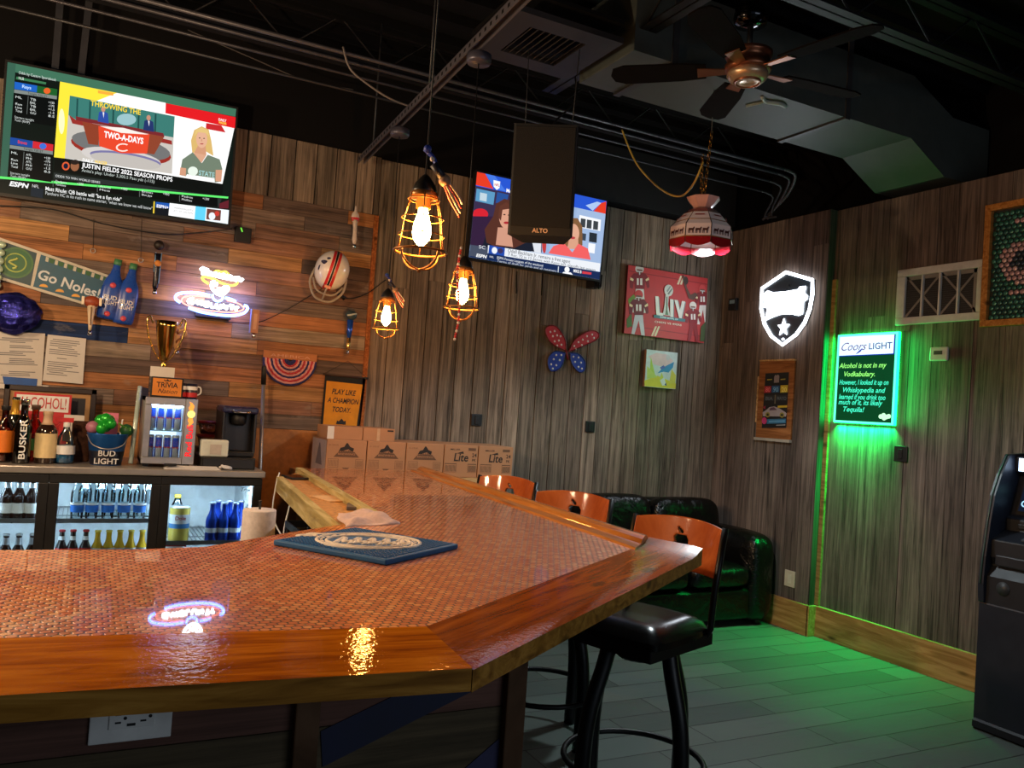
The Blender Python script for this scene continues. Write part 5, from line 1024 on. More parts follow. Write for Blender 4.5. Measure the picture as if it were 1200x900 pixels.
# tubs, boxed toaster-like box, coffee maker
for k, (z, lb) in enumerate(((CT + 0.17, 'upper red-lidded clear food tub behind the can fridge'), (CT + 0.09, 'lower red-lidded clear food tub behind the white print box'))):
    x = cx(243, 5.29); t = thing('food_tub', lb, 'tub', (x, 5.29, z), 0, 'food tubs on the counter'); T = Matrix.Translation((x, 5.29, z))
    m = MB(T); m.lathe([(0, 0), (0.055, 0), (0.07, 0.066)], 22, clear((210, 190, 190), 0.3)); m.build('tub', t); m = MB(T); m.lathe([(0.074, 0.062), (0.075, 0.07), (0.07, 0.076), (0, 0.077)], 22, mat((170, 40, 50), 0.35)); m.build('lid', t)
m = MB(); x = cx(243, 5.29); m.bx(x - 0.075, x + 0.075, 5.215, 5.37, CT, CT + 0.089, mat((30, 24, 22), 0.5)); m.build('storage_box', label='dark box on the counter under the two red-lidded tubs', cat='box', bevel=0.004)
kd = thing('pod_drawer', 'low black coffee pod drawer under the coffee maker', 'drawer', (cx(270), 4.95, CT)); xa, xb = bk(235, 545, 4.80).x, bk(299, 545, 4.80).x
m = MB(); m.bx(xa, xb, 4.80, 5.2, CT, CT + 0.065, BLACK); m.build('housing', kd, bevel=0.004); m = MB(); m.bx(xa + 0.01, xb - 0.01, 4.79, 4.802, CT + 0.006, CT + 0.058, mat((26, 26, 28), 0.4)); m.build('drawer_front', kd, bevel=0.003)
pb = thing('printed_box', 'white printed box with a black picture in front of the coffee maker', 'box', (cx(250), 4.86, CT + 0.066)); xa, xb = bk(235, 525, 4.81).x, bk(268, 525, 4.81).x
m = MB(); m.bx(xa, xb, 4.81, 4.87, CT + 0.0655, CT + 0.16, mat((206, 210, 198), 0.5)); m.build('carton', pb, bevel=0.01, seg=3); m = MB(); m.bx(xa + 0.05, xa + 0.11, 4.808, 4.8102, CT + 0.08, CT + 0.135, mat((190, 180, 170), 0.5)); m.ball((xa + 0.07, 4.8095, CT + 0.10), 0.012, BLACK, 10, 6, None, (1, .1, 1)); m.ball((xa + 0.095, 4.8095, CT + 0.10), 0.013, BLACK, 10, 6, None, (0.8, .1, 1.6)); m.build('print', pb)
kg = thing('coffee_maker', 'black pod coffee maker with blue-tinted lid on the counter end', 'coffee maker', (cx(281, 5.0), 5.0, CT + 0.066)); xa, xb = bk(259, 500, 4.92).x, bk(301, 500, 4.92).x; z0 = CT + 0.0655; xm = (xa + xb) / 2
m = MB(); m.bx(xa + 0.006, xb - 0.006, 5.0, 5.2, z0, z0 + 0.275, mat((22, 22, 26), 0.35)); m.build('body', kg, bevel=0.015, seg=3)
m = MB(); m.bx(xa, xb, 4.88, 5.18, z0 + 0.245, z0 + 0.285, mat((34, 36, 70), 0.28)); m.build('lid', kg, bevel=0.014, seg=3)
m = MB(); m.tube(smooth_path([(xm - 0.05, 4.885, z0 + 0.262), (xm - 0.035, 4.865, z0 + 0.255), (xm + 0.035, 4.865, z0 + 0.255), (xm + 0.05, 4.885, z0 + 0.262)], 4), 0.007, CHROME, 8); m.build('handle', kg)
m = MB(Matrix.Translation((xm, 4.95, 0))); m.lathe([(0.026, z0 + 0.175), (0.042, z0 + 0.19), (0.045, z0 + 0.248)], 20, BLACK); m.build('brew_head', kg)
for x in (xa + 0.004, xb - 0.02): m = MB(); m.bx(x, x + 0.016, 4.9, 5.02, z0 + 0.02, z0 + 0.25, mat((26, 26, 30), 0.35)); m.build('side_cheek', kg, bevel=0.005)
m = MB(); m.bx(xa + 0.01, xb - 0.01, 4.88, 5.02, z0, z0 + 0.03, BLACK); m.build('drip_tray', kg, bevel=0.006)
# papers and small things along the front of the counter
m = MB(); xa, xb = bk(192, 546, 4.76).x, bk(258, 546, 4.76).x
for i in range(5): m.bx(xa + i * 0.006, xb - i * 0.004, 4.725 + i * 0.004, 4.795, CT + i * 0.003, CT + i * 0.003 + 0.0025, PAPER)
m.build('paper_stack', label='flat stack of white papers in front of the can fridge', cat='papers')
m = MB(Matrix.Translation((bk(264, 547, 4.76).x, 4.765, CT + 0.001))); m.tube(smooth_path([(-0.03, 0, 0.01), (0, 0.01, 0.016), (0.03, -0.006, 0.01), (0.0, -0.014, 0.012), (-0.02, 0.0, 0.022)], 5), 0.008, mat((206, 206, 210), 0.5), 8); m.build('crumpled_wrapper', label='crumpled white wrapper beside the stack of papers', cat='wrapper')
m = MB(); m.bx(bk(192, 546, 4.76).x - 0.002, bk(206, 546, 4.76).x, 4.722, 4.76, CT + 0.0165, CT + 0.028, BLACK); m.build('pen_case', label='small black clip on the left end of the paper stack', cat='clip', bevel=0.002)

# ------------------------------------------------------------------ behind the bar, between cooler and trough
us = thing('underbar_unit', 'low dark steel underbar unit behind the bar beside the cooler', 'underbar unit', (0.75, 3.5, 0))
m = MB(); m.bx(0.46, 0.84, 3.0, 4.2, 0.70, 0.74, mat((60, 60, 62), 0.35, 0.8)); m.build('top', us, bevel=0.004)
for x in (0.49, 0.81):
    for y in (3.05, 4.15): m = MB(); m.lathe([(0.018, 0), (0.018, 0.70)], 12, mat((90, 90, 92), 0.3, 0.9), Matrix.Translation((x, y, 0))); m.build('leg', us)
pt = thing('paper_towel_roll', 'white paper towel roll on a holder right of the cooler', 'paper towel', (0.655, 3.4, 0.74)); T = Matrix.Translation((0.655, 3.4, 0.74))
m = MB(T); m.lathe([(0.02, 0.02), (0.064, 0.02), (0.065, 0.025), (0.065, 0.285), (0.063, 0.29), (0.02, 0.29)], 32, mat((216, 206, 204), 0.85, bump=0.15, nscale=60)); m.build('roll', pt); m = MB(T); m.lathe([(0.07, 0), (0.07, 0.015)], 24, BLACK); m.lathe([(0.005, 0.015), (0.005, 0.32), (0.008, 0.325)], 10, BLACK); m.build('holder', pt)
def under(px, py, z): return oz(px, py, z)
p = under(334, 606, 0.83); T = Matrix.Translation((0.80, 3.62, 0.74))
rc = thing('lidded_jar', 'clear jar with a red lid beside the paper towel roll', 'jar', (0.79, 3.42, 0.74)); T = Matrix.Translation((0.79, 3.42, 0.7405))
m = MB(T); m.lathe([(0, 0), (0.045, 0), (0.048, 0.01), (0.045, 0.12)], 20, clear((180, 176, 176), 0.3)); m.build('jar_body', rc); m = MB(T); m.lathe([(0.05, 0.118), (0.052, 0.13), (0.05, 0.155), (0.0, 0.158)], 20, mat((170, 30, 40), 0.4)); m.build('lid', rc)
cr = thing('bottle_crate', 'black plastic crate standing beside the trough behind the bar', 'crate', (0.95, 3.6, 0.74))
m = MB(); x0, x1, y0, y1 = 0.87, 0.99, 3.0, 3.9
BC = mat((16, 16, 18), 0.5)
m.bx(x0, x1, y0, y1, 0.62, 0.64, BC)
for z in (0.72, 0.80, 0.88): m.bx(x0, x0 + 0.008, y0, y1, z, z + 0.03, BC); m.bx(x0, x1, y0, y0 + 0.008, z, z + 0.03, BC); m.bx(x0, x1, y1 - 0.008, y1, z, z + 0.03, BC)
for i in range(7): y = y0 + 0.06 + i * 0.13; m.bx(x0, x0 + 0.008, y, y + 0.016, 0.64, 0.91, BC)
for i in (0, 1): m.bx(x0 + i * (x1 - x0 - 0.012), x0 + 0.012 + i * (x1 - x0 - 0.012), y0, y0 + 0.012, 0.0, 0.91, BC); m.bx(x0 + i * (x1 - x0 - 0.012), x0 + 0.012 + i * (x1 - x0 - 0.012), y1 - 0.012, y1, 0.0, 0.91, BC)
m.build('basket', cr)
m = MB(); m.lathe([(0.012, 0.0), (0.012, 1.45)], 12, mat((150, 148, 150), 0.4, 0.6), Matrix.Translation((0, 0, 0))); m.lathe([(0.016, 1.42), (0.016, 1.75), (0.012, 1.76)], 12, BLACK)
T = Matrix.Translation((1.055, 5.36, 0.0)) @ Matrix.Rotation(math.radians(-2.2), 4, 'Y')
mp = thing('mop', 'grey mop handle with a black grip leaning on the plank wall by the cooler', 'mop', (1.055, 5.36, 0))
m = MB(T); m.lathe([(0.012, 0.1), (0.012, 1.56)], 12, mat((150, 148, 150), 0.4, 0.6)); m.build('handle', mp); m = MB(T); m.lathe([(0.016, 1.55), (0.016, 1.66), (0.012, 1.67)], 12, BLACK); m.build('grip', mp); m = MB(T); m.lathe([(0.06, 0.0), (0.05, 0.06), (0.02, 0.12)], 16, mat((120, 116, 110), 0.9, bump=0.6)); m.build('mop_head', mp)

# ------------------------------------------------------------------ cartons at the far end of the bar
lg = thing('carton_ledge', 'timber ledge against the back wall carrying the row of beer cartons', 'ledge', (1.95, 5.2, 0))
m = MB(); m.bx(1.22, 2.68, 4.98, 5.44, 0.985, 1.022, PINE); m.build('top', lg)
for x in (1.28, 2.60): m = MB(); m.bx(x, x + 0.05, 5.36, 5.42, 0, 0.985, PINE); m.build('leg', lg)
INK = mat((40, 32, 28), 0.7); INKL = mat((104, 74, 54), 0.8)
edges = [1.345, 1.606, 1.868, 2.135, 2.385, 2.652]
names = ['leftmost beer carton of the row, its plain end showing, printed with a peaked mark', 'second beer carton from the left, printed with a peaked mark', 'third beer carton from the left, printed with a peaked mark', 'fourth beer carton in the row, printed Lite in black letters', 'rightmost beer carton of the row, printed Lite in black letters']
for i in range(5):
    xa, xb = edges[i] + 0.003, edges[i + 1] - 0.003; w = xb - xa; xm = (xa + xb) / 2; zb, zt = 1.0225, 1.238
    t = thing('beer_carton', names[i], 'carton', (xm, 5.2, zb), 0, 'beer cartons at the end of the bar')
    m = MB(); m.bx(xa, xb, 5.05, 5.42, zb, zt, BOX); m.build('carton_body', t, bevel=0.003)
    T = frame((xm, 5.0492, (zb + zt) / 2), (1, 0, 0), (0, 0, 1)); m = MB(T)
    if i < 3:
        m.flat([(-0.082, 0.0), (0.082, 0.0), (0.05, 0.034), (-0.05, 0.034)], 0, INKL); m.flat([(-0.052, 0.034), (-0.04, 0.058), (-0.018, 0.064), (-0.004, 0.088), (0.004, 0.088), (0.02, 0.066), (0.046, 0.056), (0.04, 0.034), (0.012, 0.05), (-0.014, 0.044)], 0.0002, INK)
        m.text('MILLER', (0, 0.034, 0.0003), 0.018, INK, None, 0.01, 0, 'c', 0, 0.07); m.text('BREWING', (0, 0.014, 0.0003), 0.016, BOX, None, 0.01, 0, 'c', 0, 0.11)
        for a, b in ((-0.115, -0.048), (0.06, 0.112)):
            m.flat([(a, -0.066), (b, -0.066), (b, -0.012), (a, -0.012)], 0, INKL); m.flat([(a + 0.002, -0.064), (b - 0.002, -0.064), (b - 0.002, -0.014), (a + 0.002, -0.014)], 0.0002, BOX)
            for q in range(8): x_ = a + 0.008 + q * (b - a - 0.016) / 7; m.flat([(x_, -0.058), (x_ + 0.002, -0.058), (x_ + 0.002, -0.02), (x_, -0.02)], 0.0003, INKL)
        m.flat([(-0.024, -0.066), (0.024, -0.066), (0.0, -0.086)], 0, INK if i == 2 else INKL); m.text('24 - 12 FL OZ', (-0.085, 0.07, 0), 0.012, INKL, None, 0, 0, 'c', 0, 0.06)
    else:
        m.text('Lite', (0.0, 0.0, 0), 0.075, INK, None, 0.02, 0.12, 'c', 0, 0.105); m.text('MILLER', (-0.045, 0.072, 0), 0.015, INK, None, 0.012, 0, 'c', 0, 0.07); m.flat([(-0.04, 0.05), (0.012, 0.066), (0.018, 0.05)], 0, INK)
        m.text('24', (0.096, 0.03, 0), 0.036, INK, None, 0.015); m.text('PK', (0.096, 0.0, 0), 0.026, INK, None, 0.015); m.flat([(0.05, 0.072), (0.105, 0.072), (0.105, 0.09), (0.05, 0.09)], 0, INKL)
        for a, b in ((-0.115, -0.03), (0.05, 0.115)):
            m.flat([(a, -0.075), (b, -0.075), (b, -0.016), (a, -0.016)], 0, INKL); m.flat([(a + 0.002, -0.073), (b - 0.002, -0.073), (b - 0.002, -0.022), (a + 0.002, -0.022)], 0.0002, BOX)
            for q in range(10): x_ = a + 0.006 + q * (b - a - 0.014) / 9; m.flat([(x_, -0.07), (x_ + 0.003, -0.07), (x_ + 0.003, -0.028), (x_, -0.028)], 0.0003, INK)
    m.build('print', t)
    if i == 0:
        m = MB(frame((xa - 0.0008, 5.22, (zb + zt) / 2), (0, -1, 0), (0, 0, 1))); m.bx(-0.18, 0.16, -0.1, 0.1, -0.0002, 0.0001, mat((186, 170, 172), 0.8)); m.flat([(-0.08, -0.06), (0.08, -0.06), (0.012, 0.075), (-0.012, 0.075)], 0.0004, mat((120, 112, 118), 0.8)); m.build('end_print', t)
m = MB(); m.bx(1.36, 1.585, 5.10, 5.36, 1.2385, 1.318, BOX); m.bx(1.358, 1.4, 5.098, 5.1, 1.2385, 1.318, PAPER); m.build('flat_carton', label='left of two flat cartons lying on top of the beer cartons', cat='carton', group='flat cartons on the beer cartons', bevel=0.003)
m = MB(); m.bx(1.59, 1.80, 5.10, 5.36, 1.2385, 1.318, BOX); m.bx(1.68, 1.70, 5.098, 5.1, 1.2385, 1.318, mat((196, 160, 124), 0.5)); m.bx(1.75, 1.79, 5.098, 5.1, 1.30, 1.31, INK); m.build('flat_carton', label='right of two flat cartons lying on top of the beer cartons', cat='carton', group='flat cartons on the beer cartons', bevel=0.003)
# ================================================================== on the plank wall behind the bar
WY = 5.446
def bxz(px, py, Y=WY): p = bk(px, py, Y); return (p.x, p.z)
TB = frame((0, WY, 0), (1, 0, 0), (0, 0, 1))            # local (x, z, towards the room)
def at_back(px, py, d=0.0): p = bk(px, py, WY - d); return frame((p.x, WY - d, p.z), (1, 0, 0), (0, 0, 1))
def tap(name, label, px, top, bot, build, off=0.062):
    """a tap handle screwed upright to the wall, built in metres up from its foot"""
    a, b = bk(px[0], top, WY - off), bk(px[1], bot, WY - off); L = (a - b).length
    t = thing(name, label, 'tap handle', tuple(b)); ang = math.atan2(a.x - b.x, a.z - b.z)
    T = Matrix.Translation(b) @ Matrix.Rotation(ang, 4, 'Y')
    m = MB(T); m.lathe([(0.009, 0), (0.012, 0.004), (0.012, 0.02), (0.008, 0.03)], 14, CHROME); m.build('ferrule', t)
    m = MB(T); m.bx(-0.008, 0.008, 0.0, off - 0.004, L * 0.5 - 0.01, L * 0.5 + 0.01, DKGREY); m.build('wall_peg', t)
    build(T, t, L); return t
def b1(T, t, L):
    m = MB(T); m.lathe([(0.010, 0.03), (0.017, 0.06), (0.013, 0.10), (0.015, L * 0.6), (0.017, L * 0.66)], 18, mat((200, 188, 180), 0.4)); m.build('shaft', t)
    m = MB(T); m.lathe([(0.0, L), (0.006, L - 0.01), (0.008, L - 0.035), (0.022, L - 0.055), (0.029, L * 0.72), (0.02, L * 0.62)][::-1], 20, mat((206, 196, 190), 0.4), sy=0.5); m.build('head', t)
    m = MB(T); m.lathe([(0.0215, L * 0.63), (0.0295, L * 0.72)], 20, LRED, None, True, False, sy=0.52); m.build('red_band', t)
tap('tap_handle', 'white and red tap handle high on the plank wall above the football helmet', (417, 415), 241, 291, b1)
def b2(T, t, L):
    m = MB(T); m.lathe([(0.011, 0.03), (0.015, 0.05), (0.015, L * 0.36)], 18, mat((216, 180, 110), 0.25, 0.9)); m.build('gold_sleeve', t)
    m = MB(T); m.lathe([(0.013, L * 0.36), (0.017, L * 0.5), (0.022, L * 0.75)], 18, mat((30, 80, 190), 0.25, 0.4)); m.build('blue_shaft', t)
    m = MB(T); m.ball((0, -0.005, L * 0.86), 0.04, mat((60, 76, 84), 0.3, 0.3), 18, 10, None, (1, 0.6, 0.85)); m.tube([(-0.03, -0.026, L * 0.84), (0.03, -0.026, L * 0.9)], 0.006, mat((190, 196, 190), 0.3), 6); m.bx(-0.02, 0.02, -0.01, 0.01, L * 0.93, L, DKGREY); m.build('head', t)
tap('tap_handle', 'blue and gold tap handle with a round head beside the plank wall edge', (412, 407), 362, 415, b2)
def b3(T, t, L):
    m = MB(T); m.bx(-0.024, 0.020, -0.02, 0.006, 0.03, L, mat((170, 120, 96), 0.55)); m.build('board', t, bevel=0.002); m = MB(T); m.bx(-0.030, -0.0242, -0.021, 0.007, 0.03, L, mat((130, 140, 200), 0.4)); m.build('blue_side', t); m = MB(T); m.bx(-0.012, 0.008, -0.0215, -0.0202, L * .3, L * .85, mat((190, 150, 130), 0.5)); m.build('print', t)
tap('tap_handle', 'square tan tap handle with a blue side, right of the neon sign', (300, 297), 363, 396, b3)
def b4(T, t, L):
    m = MB(T); m.lathe([(0.012, 0.03), (0.02, 0.05), (0.022, L * 0.6), (0.02, L * 0.66)], 16, mat((196, 146, 96), 0.5, bump=0.5)); 
    m.tube(smooth_path([(0.012 * math.cos(i), -0.02 + 0.01 * math.sin(i), 0.05 + i * L * 0.05) for i in range(11)], 2), 0.006, mat((120, 70, 44), 0.5), 6); m.build('carved_body', t)
    m = MB(T); m.ring((-0.02, -0.006, L * 0.78), 0.022, 0.006, mat((206, 160, 110), 0.5), 18, 6, None, 'y'); m.ring((0.022, -0.006, L * 0.72), 0.02, 0.006, mat((206, 160, 110), 0.5), 18, 6, None, 'y'); m.ring((0, -0.006, L * 0.93), 0.014, 0.005, mat((150, 146, 150), 0.4), 18, 6, None, 'y'); m.build('carved_rings', t)
tap('tap_handle', 'carved wooden tap handle with rings between trophy cup and neon sign', (211, 207), 380, 416, b4)
def b5(T, t, L):
    m = MB(T); m.lathe([(0.008, 0.03), (0.010, 0.05), (0.022, L * 0.74)], 18, mat((222, 200, 170), 0.45)); m.build('shaft', t)
    m = MB(T); m.tube([(0, -0.0235, L * .25), (0, -0.026, L * .7)], 0.0035, mat((130, 100, 70), 0.5), 6); m.build('laces', t)
    m = MB(T); m.ball((0, 0, L * 0.84), 0.036, mat((150, 64, 34), 0.45), 18, 10, None, (1.25, 0.7, 0.95)); m.build('football', t)
    m = MB(T); m.bx(-0.052, -0.038, -0.02, 0.02, L * 0.75, L * 0.95, mat((236, 220, 196), 0.4)); m.bx(0.038, 0.052, -0.02, 0.02, L * 0.75, L * 0.95, mat((236, 220, 196), 0.4)); m.build('end_caps', t)
tap('tap_handle', 'football topped tap handle with a tapered white shaft under the blue banner', (108, 105), 346, 393, b5, 0.118)
def b6(T, t, L):
    m = MB(T); m.lathe([(0.011, 0.03), (0.017, 0.05), (0.016, L * 0.36), (0.022, L * 0.5), (0.018, L * 0.62), (0.022, L * 0.74)], 18, mat((24, 26, 40), 0.25, 0.3)); m.build('shaft', t)
    m = MB(T); m.ball((0, 0, L * 0.9), 0.03, mat((30, 22, 20), 0.5), 14, 9); m.ball((0, -0.012, L * 0.9), 0.022, mat((196, 120, 50), 0.5), 12, 8, None, (1, .7, 1)); m.ball((0.002, -0.016, L * 0.56), 0.02, mat((206, 130, 54), 0.5), 12, 8, None, (1, .6, 1)); m.build('orange_heads', t)
    m = MB(T); m.tube([(-0.016, -0.012, L * .4), (-0.014, -0.012, L * .76)], 0.003, mat((120, 170, 220), 0.3), 6); m.tube([(0.016, -0.012, L * .2), (0.018, -0.012, L * .76)], 0.003, mat((120, 170, 220), 0.3), 6); m.build('side_rails', t)
tap('tap_handle', 'dark tap handle with two orange heads hanging above the trophy cup', (187, 181), 281, 345, b6)

# banner board with lettering
bn = thing('team_banner', 'long teal banner board reading Go Noles hung slanting on the plank wall', 'banner', tuple(bk(70, 322, WY - 0.02)))
tl, tr_, br_, bl_ = bxz(0, 279), bxz(150, 331), bxz(140, 370), bxz(-3, 327)
m = MB(TB); m.prism([tl, tr_, br_, bl_], 0.006, 0.026, mat((196, 190, 176), 0.6)); m.build('board_edge', bn, bevel=0.003)
q = lambda s, t_: (lambda a, b: (a[0] + (b[0] - a[0]) * t_, a[1] + (b[1] - a[1]) * t_))((tl[0] + (tr_[0] - tl[0]) * s, tl[1] + (tr_[1] - tl[1]) * s), (bl_[0] + (br_[0] - bl_[0]) * s, bl_[1] + (br_[1] - bl_[1]) * s))
m = MB(TB); TEAL = mat((28, 84, 110), 0.5); GRN = mat((34, 96, 56), 0.5)
m.flat([q(0.01, 0.07), q(0.28, 0.07), q(0.26, 0.93), q(0.01, 0.93)], 0.0265, mat((26, 62, 74), 0.5)); m.flat([q(0.31, 0.07), q(0.985, 0.07), q(0.985, 0.93), q(0.28, 0.93)], 0.0265, TEAL)
c_ = q(0.13, 0.48); m.flat(arc(c_[0], c_[1], 0.088, 0.088, 0, 360, 32), 0.0268, mat((60, 110, 60), 0.5)); m.flat(arc(c_[0], c_[1], 0.078, 0.078, 0, 360, 32), 0.027, GRN); m.flat(arc(c_[0], c_[1], 0.055, 0.055, 0, 360, 28), 0.0272, mat((150, 170, 70), 0.5)); m.flat(arc(c_[0], c_[1], 0.048, 0.048, 0, 360, 28), 0.0274, GRN)
m.tube([(c_[0] - 0.012 + 0.02 * math.sin(i * .9), c_[1] - 0.035 + i * 0.007, 0.0274) for i in range(10)], 0.006, mat((190, 200, 110), 0.5), 6)
for i in range(9):
    s_ = 0.35 + i * 0.072; m.flat([q(s_, 0.08), q(s_ + 0.022, 0.08), q(s_ + 0.02, 0.2), q(s_ - 0.002, 0.2)], 0.0268, mat((190, 188, 170), 0.5)); m.flat([q(s_ + 0.024, 0.08), q(s_ + 0.07, 0.08), q(s_ + 0.06, 0.2), q(s_ + 0.03, 0.2)], 0.0267, mat((30, 90, 40), 0.5))
for i in range(4): c2_ = q(0.36 + i * 0.13, 0.86); m.flat(arc(c2_[0], c2_[1], 0.022, 0.017, 0, 180, 10), 0.0268, mat((216, 160, 60), 0.5))
m.build('printed_face', bn)
m = MB(TB @ Matrix.Translation((q(0.555, 0.60)[0], q(0.555, 0.60)[1], 0.0275)) @ Matrix.Rotation(math.atan2(tr_[1] - tl[1], tr_[0] - tl[0]), 4, 'Z')); m.text('Go Noles!', (0.0, -0.022, 0), 0.079, mat((206, 214, 222), 0.5), None, 0.022); m.build('lettering', bn)
# inflatable double bottle
ib = thing('inflatable_bottles', 'pair of joined blue inflatable beer bottles hanging over the banner end', 'inflatable', tuple(bk(138, 345, WY - 0.1)))
INF = mat((30, 74, 170), 0.28, coat=0.4)
for (bx_, by_), (tx_, ty_) in (((124, 374), (139, 304)), ((143, 380), (157, 309))):
    a, b = bk(bx_, by_, WY - 0.059), bk(tx_, ty_, WY - 0.059); L = (b - a).length; ang = math.atan2(b.x - a.x, b.z - a.z)
    T = Matrix.Translation(a) @ Matrix.Rotation(ang, 4, 'Y')
    m = MB(T); m.lathe([(0.0, 0.0), (0.05, 0.003), (0.057, 0.02), (0.058, L * 0.5), (0.05, L * 0.62), (0.028, L * 0.75), (0.02, L * 0.86), (0.019, L * 0.96), (0, L * 0.97)], 22, INF, sy=0.5); p_ = m.build('bottle', ib)
    m = MB(T); m.lathe([(0.0205, L * 0.9), (0.022, L * 0.93), (0.021, L * 1.0), (0, L * 1.0)], 16, mat((70, 130, 90), 0.4), sy=0.8); m.build('cap', p_)
    m = MB(T @ frame((0.0, -0.0305, L * 0.28), (1, 0, 0), (0, 0, 1))); m.text('BUD', (0, 0.014, 0.0), 0.036, LWHT, None, 0.012); m.text('LIGHT', (0.004, -0.016, 0.0), 0.034, LWHT, None, 0.012, 0, 'c', 0, 0.075)
    for dz in (-0.07, 0.10): m.ball((0.0, dz, -0.004), 0.017, mat((206, 70, 84), 0.4), 12, 6, None, (1, 1, 0.35))
    m.build('print', p_)
# bottle cap edged sign at the very left
cs = thing('bottle_cap_sign', 'glossy sign edged with pale bottle caps, cut by the left edge above the purple cap', 'sign', tuple(bk(2, 312, WY - 0.05)))
m = MB(TB); a, b = bxz(3, 284), bxz(1, 338); m.prism([(a[0] - 0.12, a[1]), (a[0], a[1]), (b[0], b[1]), (b[0] - 0.12, b[1])], 0.03, 0.045, mat((40, 110, 150), 0.3, coat=0.5)); m.build('plate', cs, bevel=0.003)
m = MB(TB)
for i in range(6): m.lathe([(0.018, 0.04), (0.02, 0.05), (0.016, 0.056), (0, 0.057)], 14, mat((190, 214, 190), 0.25, 0.4), Matrix.Translation((a[0] + 0.004 - 0.0015 * i, a[1] - 0.02 - i * 0.046, 0)))
m.build('cap_edge', cs)
# shiny ruffled cap
m = MB(); c_ = bk(14, 366, WY - 0.1); vs = []; fs = []; nA, nB = 40, 14
for j in range(nB + 1):
    ph = PI / 2 * j / nB
    for i in range(nA):
        a = 2 * PI * i / nA; rr = 1 + 0.06 * math.sin(j * 3.1 + 2 * math.sin(a * 3)) + 0.04 * math.sin(a * 9 + j); vs.append((0.135 * rr * math.cos(a) * math.cos(ph * 0.8), -0.085 * rr * math.sin(ph) - 0.0, 0.105 * rr * math.sin(a) * math.cos(ph * 0.8) + 0.01 * math.sin(j * 2.2)))
for j in range(nB):
    for i in range(nA): fs.append((j * nA + i, j * nA + (i + 1) % nA, (j + 1) * nA + (i + 1) % nA, (j + 1) * nA + i))
fs += [tuple(range(nA)), tuple(nB * nA + i for i in range(nA))]
m.add(vs, fs, mat((60, 62, 170), 0.18, 0.75, var=0.3, bump=0.5, nscale=26, name='metallic_cloth'), True, Matrix.Translation((c_.x, WY - 0.02, c_.z))); m.build('sequin_cap', label='shiny blue purple ruffled cap hung above the pinned papers', cat='cap')
# pinned papers with blue tape
def doc(name, label, pts, d, lines, seed, c=(206, 202, 198)):
    t = thing(name, label, 'paper', tuple(bk(*pts[0], WY - d))); m = MB(TB); P = [bxz(*p) for p in pts]; m.prism(P, d, d + 0.0012, mat(c, 0.8, var=0.04)); m.build('sheet', t)
    r = random.Random(seed); m = MB(TB); g = mat((120, 120, 124), 0.8); Q = lambda s, t_: (P[0][0] + (P[1][0] - P[0][0]) * s + (P[3][0] - P[0][0]) * t_, P[0][1] + (P[1][1] - P[0][1]) * s + (P[3][1] - P[0][1]) * t_)
    for i in range(lines):
        t_ = 0.08 + 0.8 * i / lines
        if r.random() < 0.25: continue
        s0 = r.choice([0.08, 0.08, 0.14, 0.3]); s1 = r.uniform(0.5, 0.92); m.flat([Q(s0, t_), Q(s1, t_), Q(s1, t_ + 0.018), Q(s0, t_ + 0.018)], d + 0.0014, g)
    m.build('printed_lines', t); return t
doc('posted_paper', 'printed paper held by blue tape on the plank wall at far left', [(-6, 388), (53, 391), (49, 452), (-8, 448)], 0.008, 22, 3, (200, 194, 188))
d2 = doc('posted_paper', 'printed letter pinned right of the blue-taped paper on the plank wall', [(56, 392), (101, 397), (97, 450), (50, 446)], 0.010, 18, 5)
m = MB(TB); m.prism([bxz(3, 441), bxz(44, 444), bxz(43, 453), bxz(5, 450)], 0.0115, 0.0125, mat((34, 84, 160), 0.6)); m.build('blue_tape', label='strip of blue painter\'s tape across the foot of the pinned paper', cat='tape')
m = MB(TB); m.prism([bxz(-6, 449), bxz(57, 452), bxz(56, 458), bxz(-6, 455)], 0.004, 0.006, PAPER); m.build('white_card', label='white card strip showing below the blue-taped paper', cat='card')
# hanging bar sign hooks
for k, (px, y0, y1, lb) in enumerate(((109, 256, 292, 'small round hook on a thin cord above the blue banner'), (165, 256, 303, 'small round hook on a thin cord left of the dark tap handle'))):
    m = MB(); p, q_ = bk(px + 1, y0, WY - 0.01), bk(px, y1, WY - 0.01); m.tube([p, q_], 0.0015, BLACK, 5); m.ring((q_.x, q_.y - 0.004, q_.z - 0.01), 0.013, 0.003, STEEL, 14, 6, None, 'y'); m.build('cord_hook', label=lb, cat='hook')
# black power adapter under the television
pa = thing('power_adapter', 'square black adapter with a green light under the wide television\'s corner', 'adapter', tuple(bk(284, 276, WY - 0.02))); T = at_back(284, 276)
m = MB(T); m.bx(-0.05, 0.05, -0.048, 0.048, 0, 0.035, BLACK); m.build('case', pa, bevel=0.005); m = MB(T @ Matrix.Rotation(0.4, 4, 'Z')); m.bx(-0.004, 0.004, 0.018, 0.045, 0.035, 0.037, glow((120, 230, 70), 1.2)); m.build('status_light', pa)
m = MB(); m.tube(smooth_path([bk(-5, 241, WY - 0.02), bk(60, 245, WY - 0.02), bk(120, 262, WY - 0.02), bk(190, 274, WY - 0.02), bk(240, 272, WY - 0.02), bk(272, 268, WY - 0.02)], 6), 0.004, BLACK, 6); m.build('power_lead', label='black lead sagging across the planks below the wide television', cat='cable')

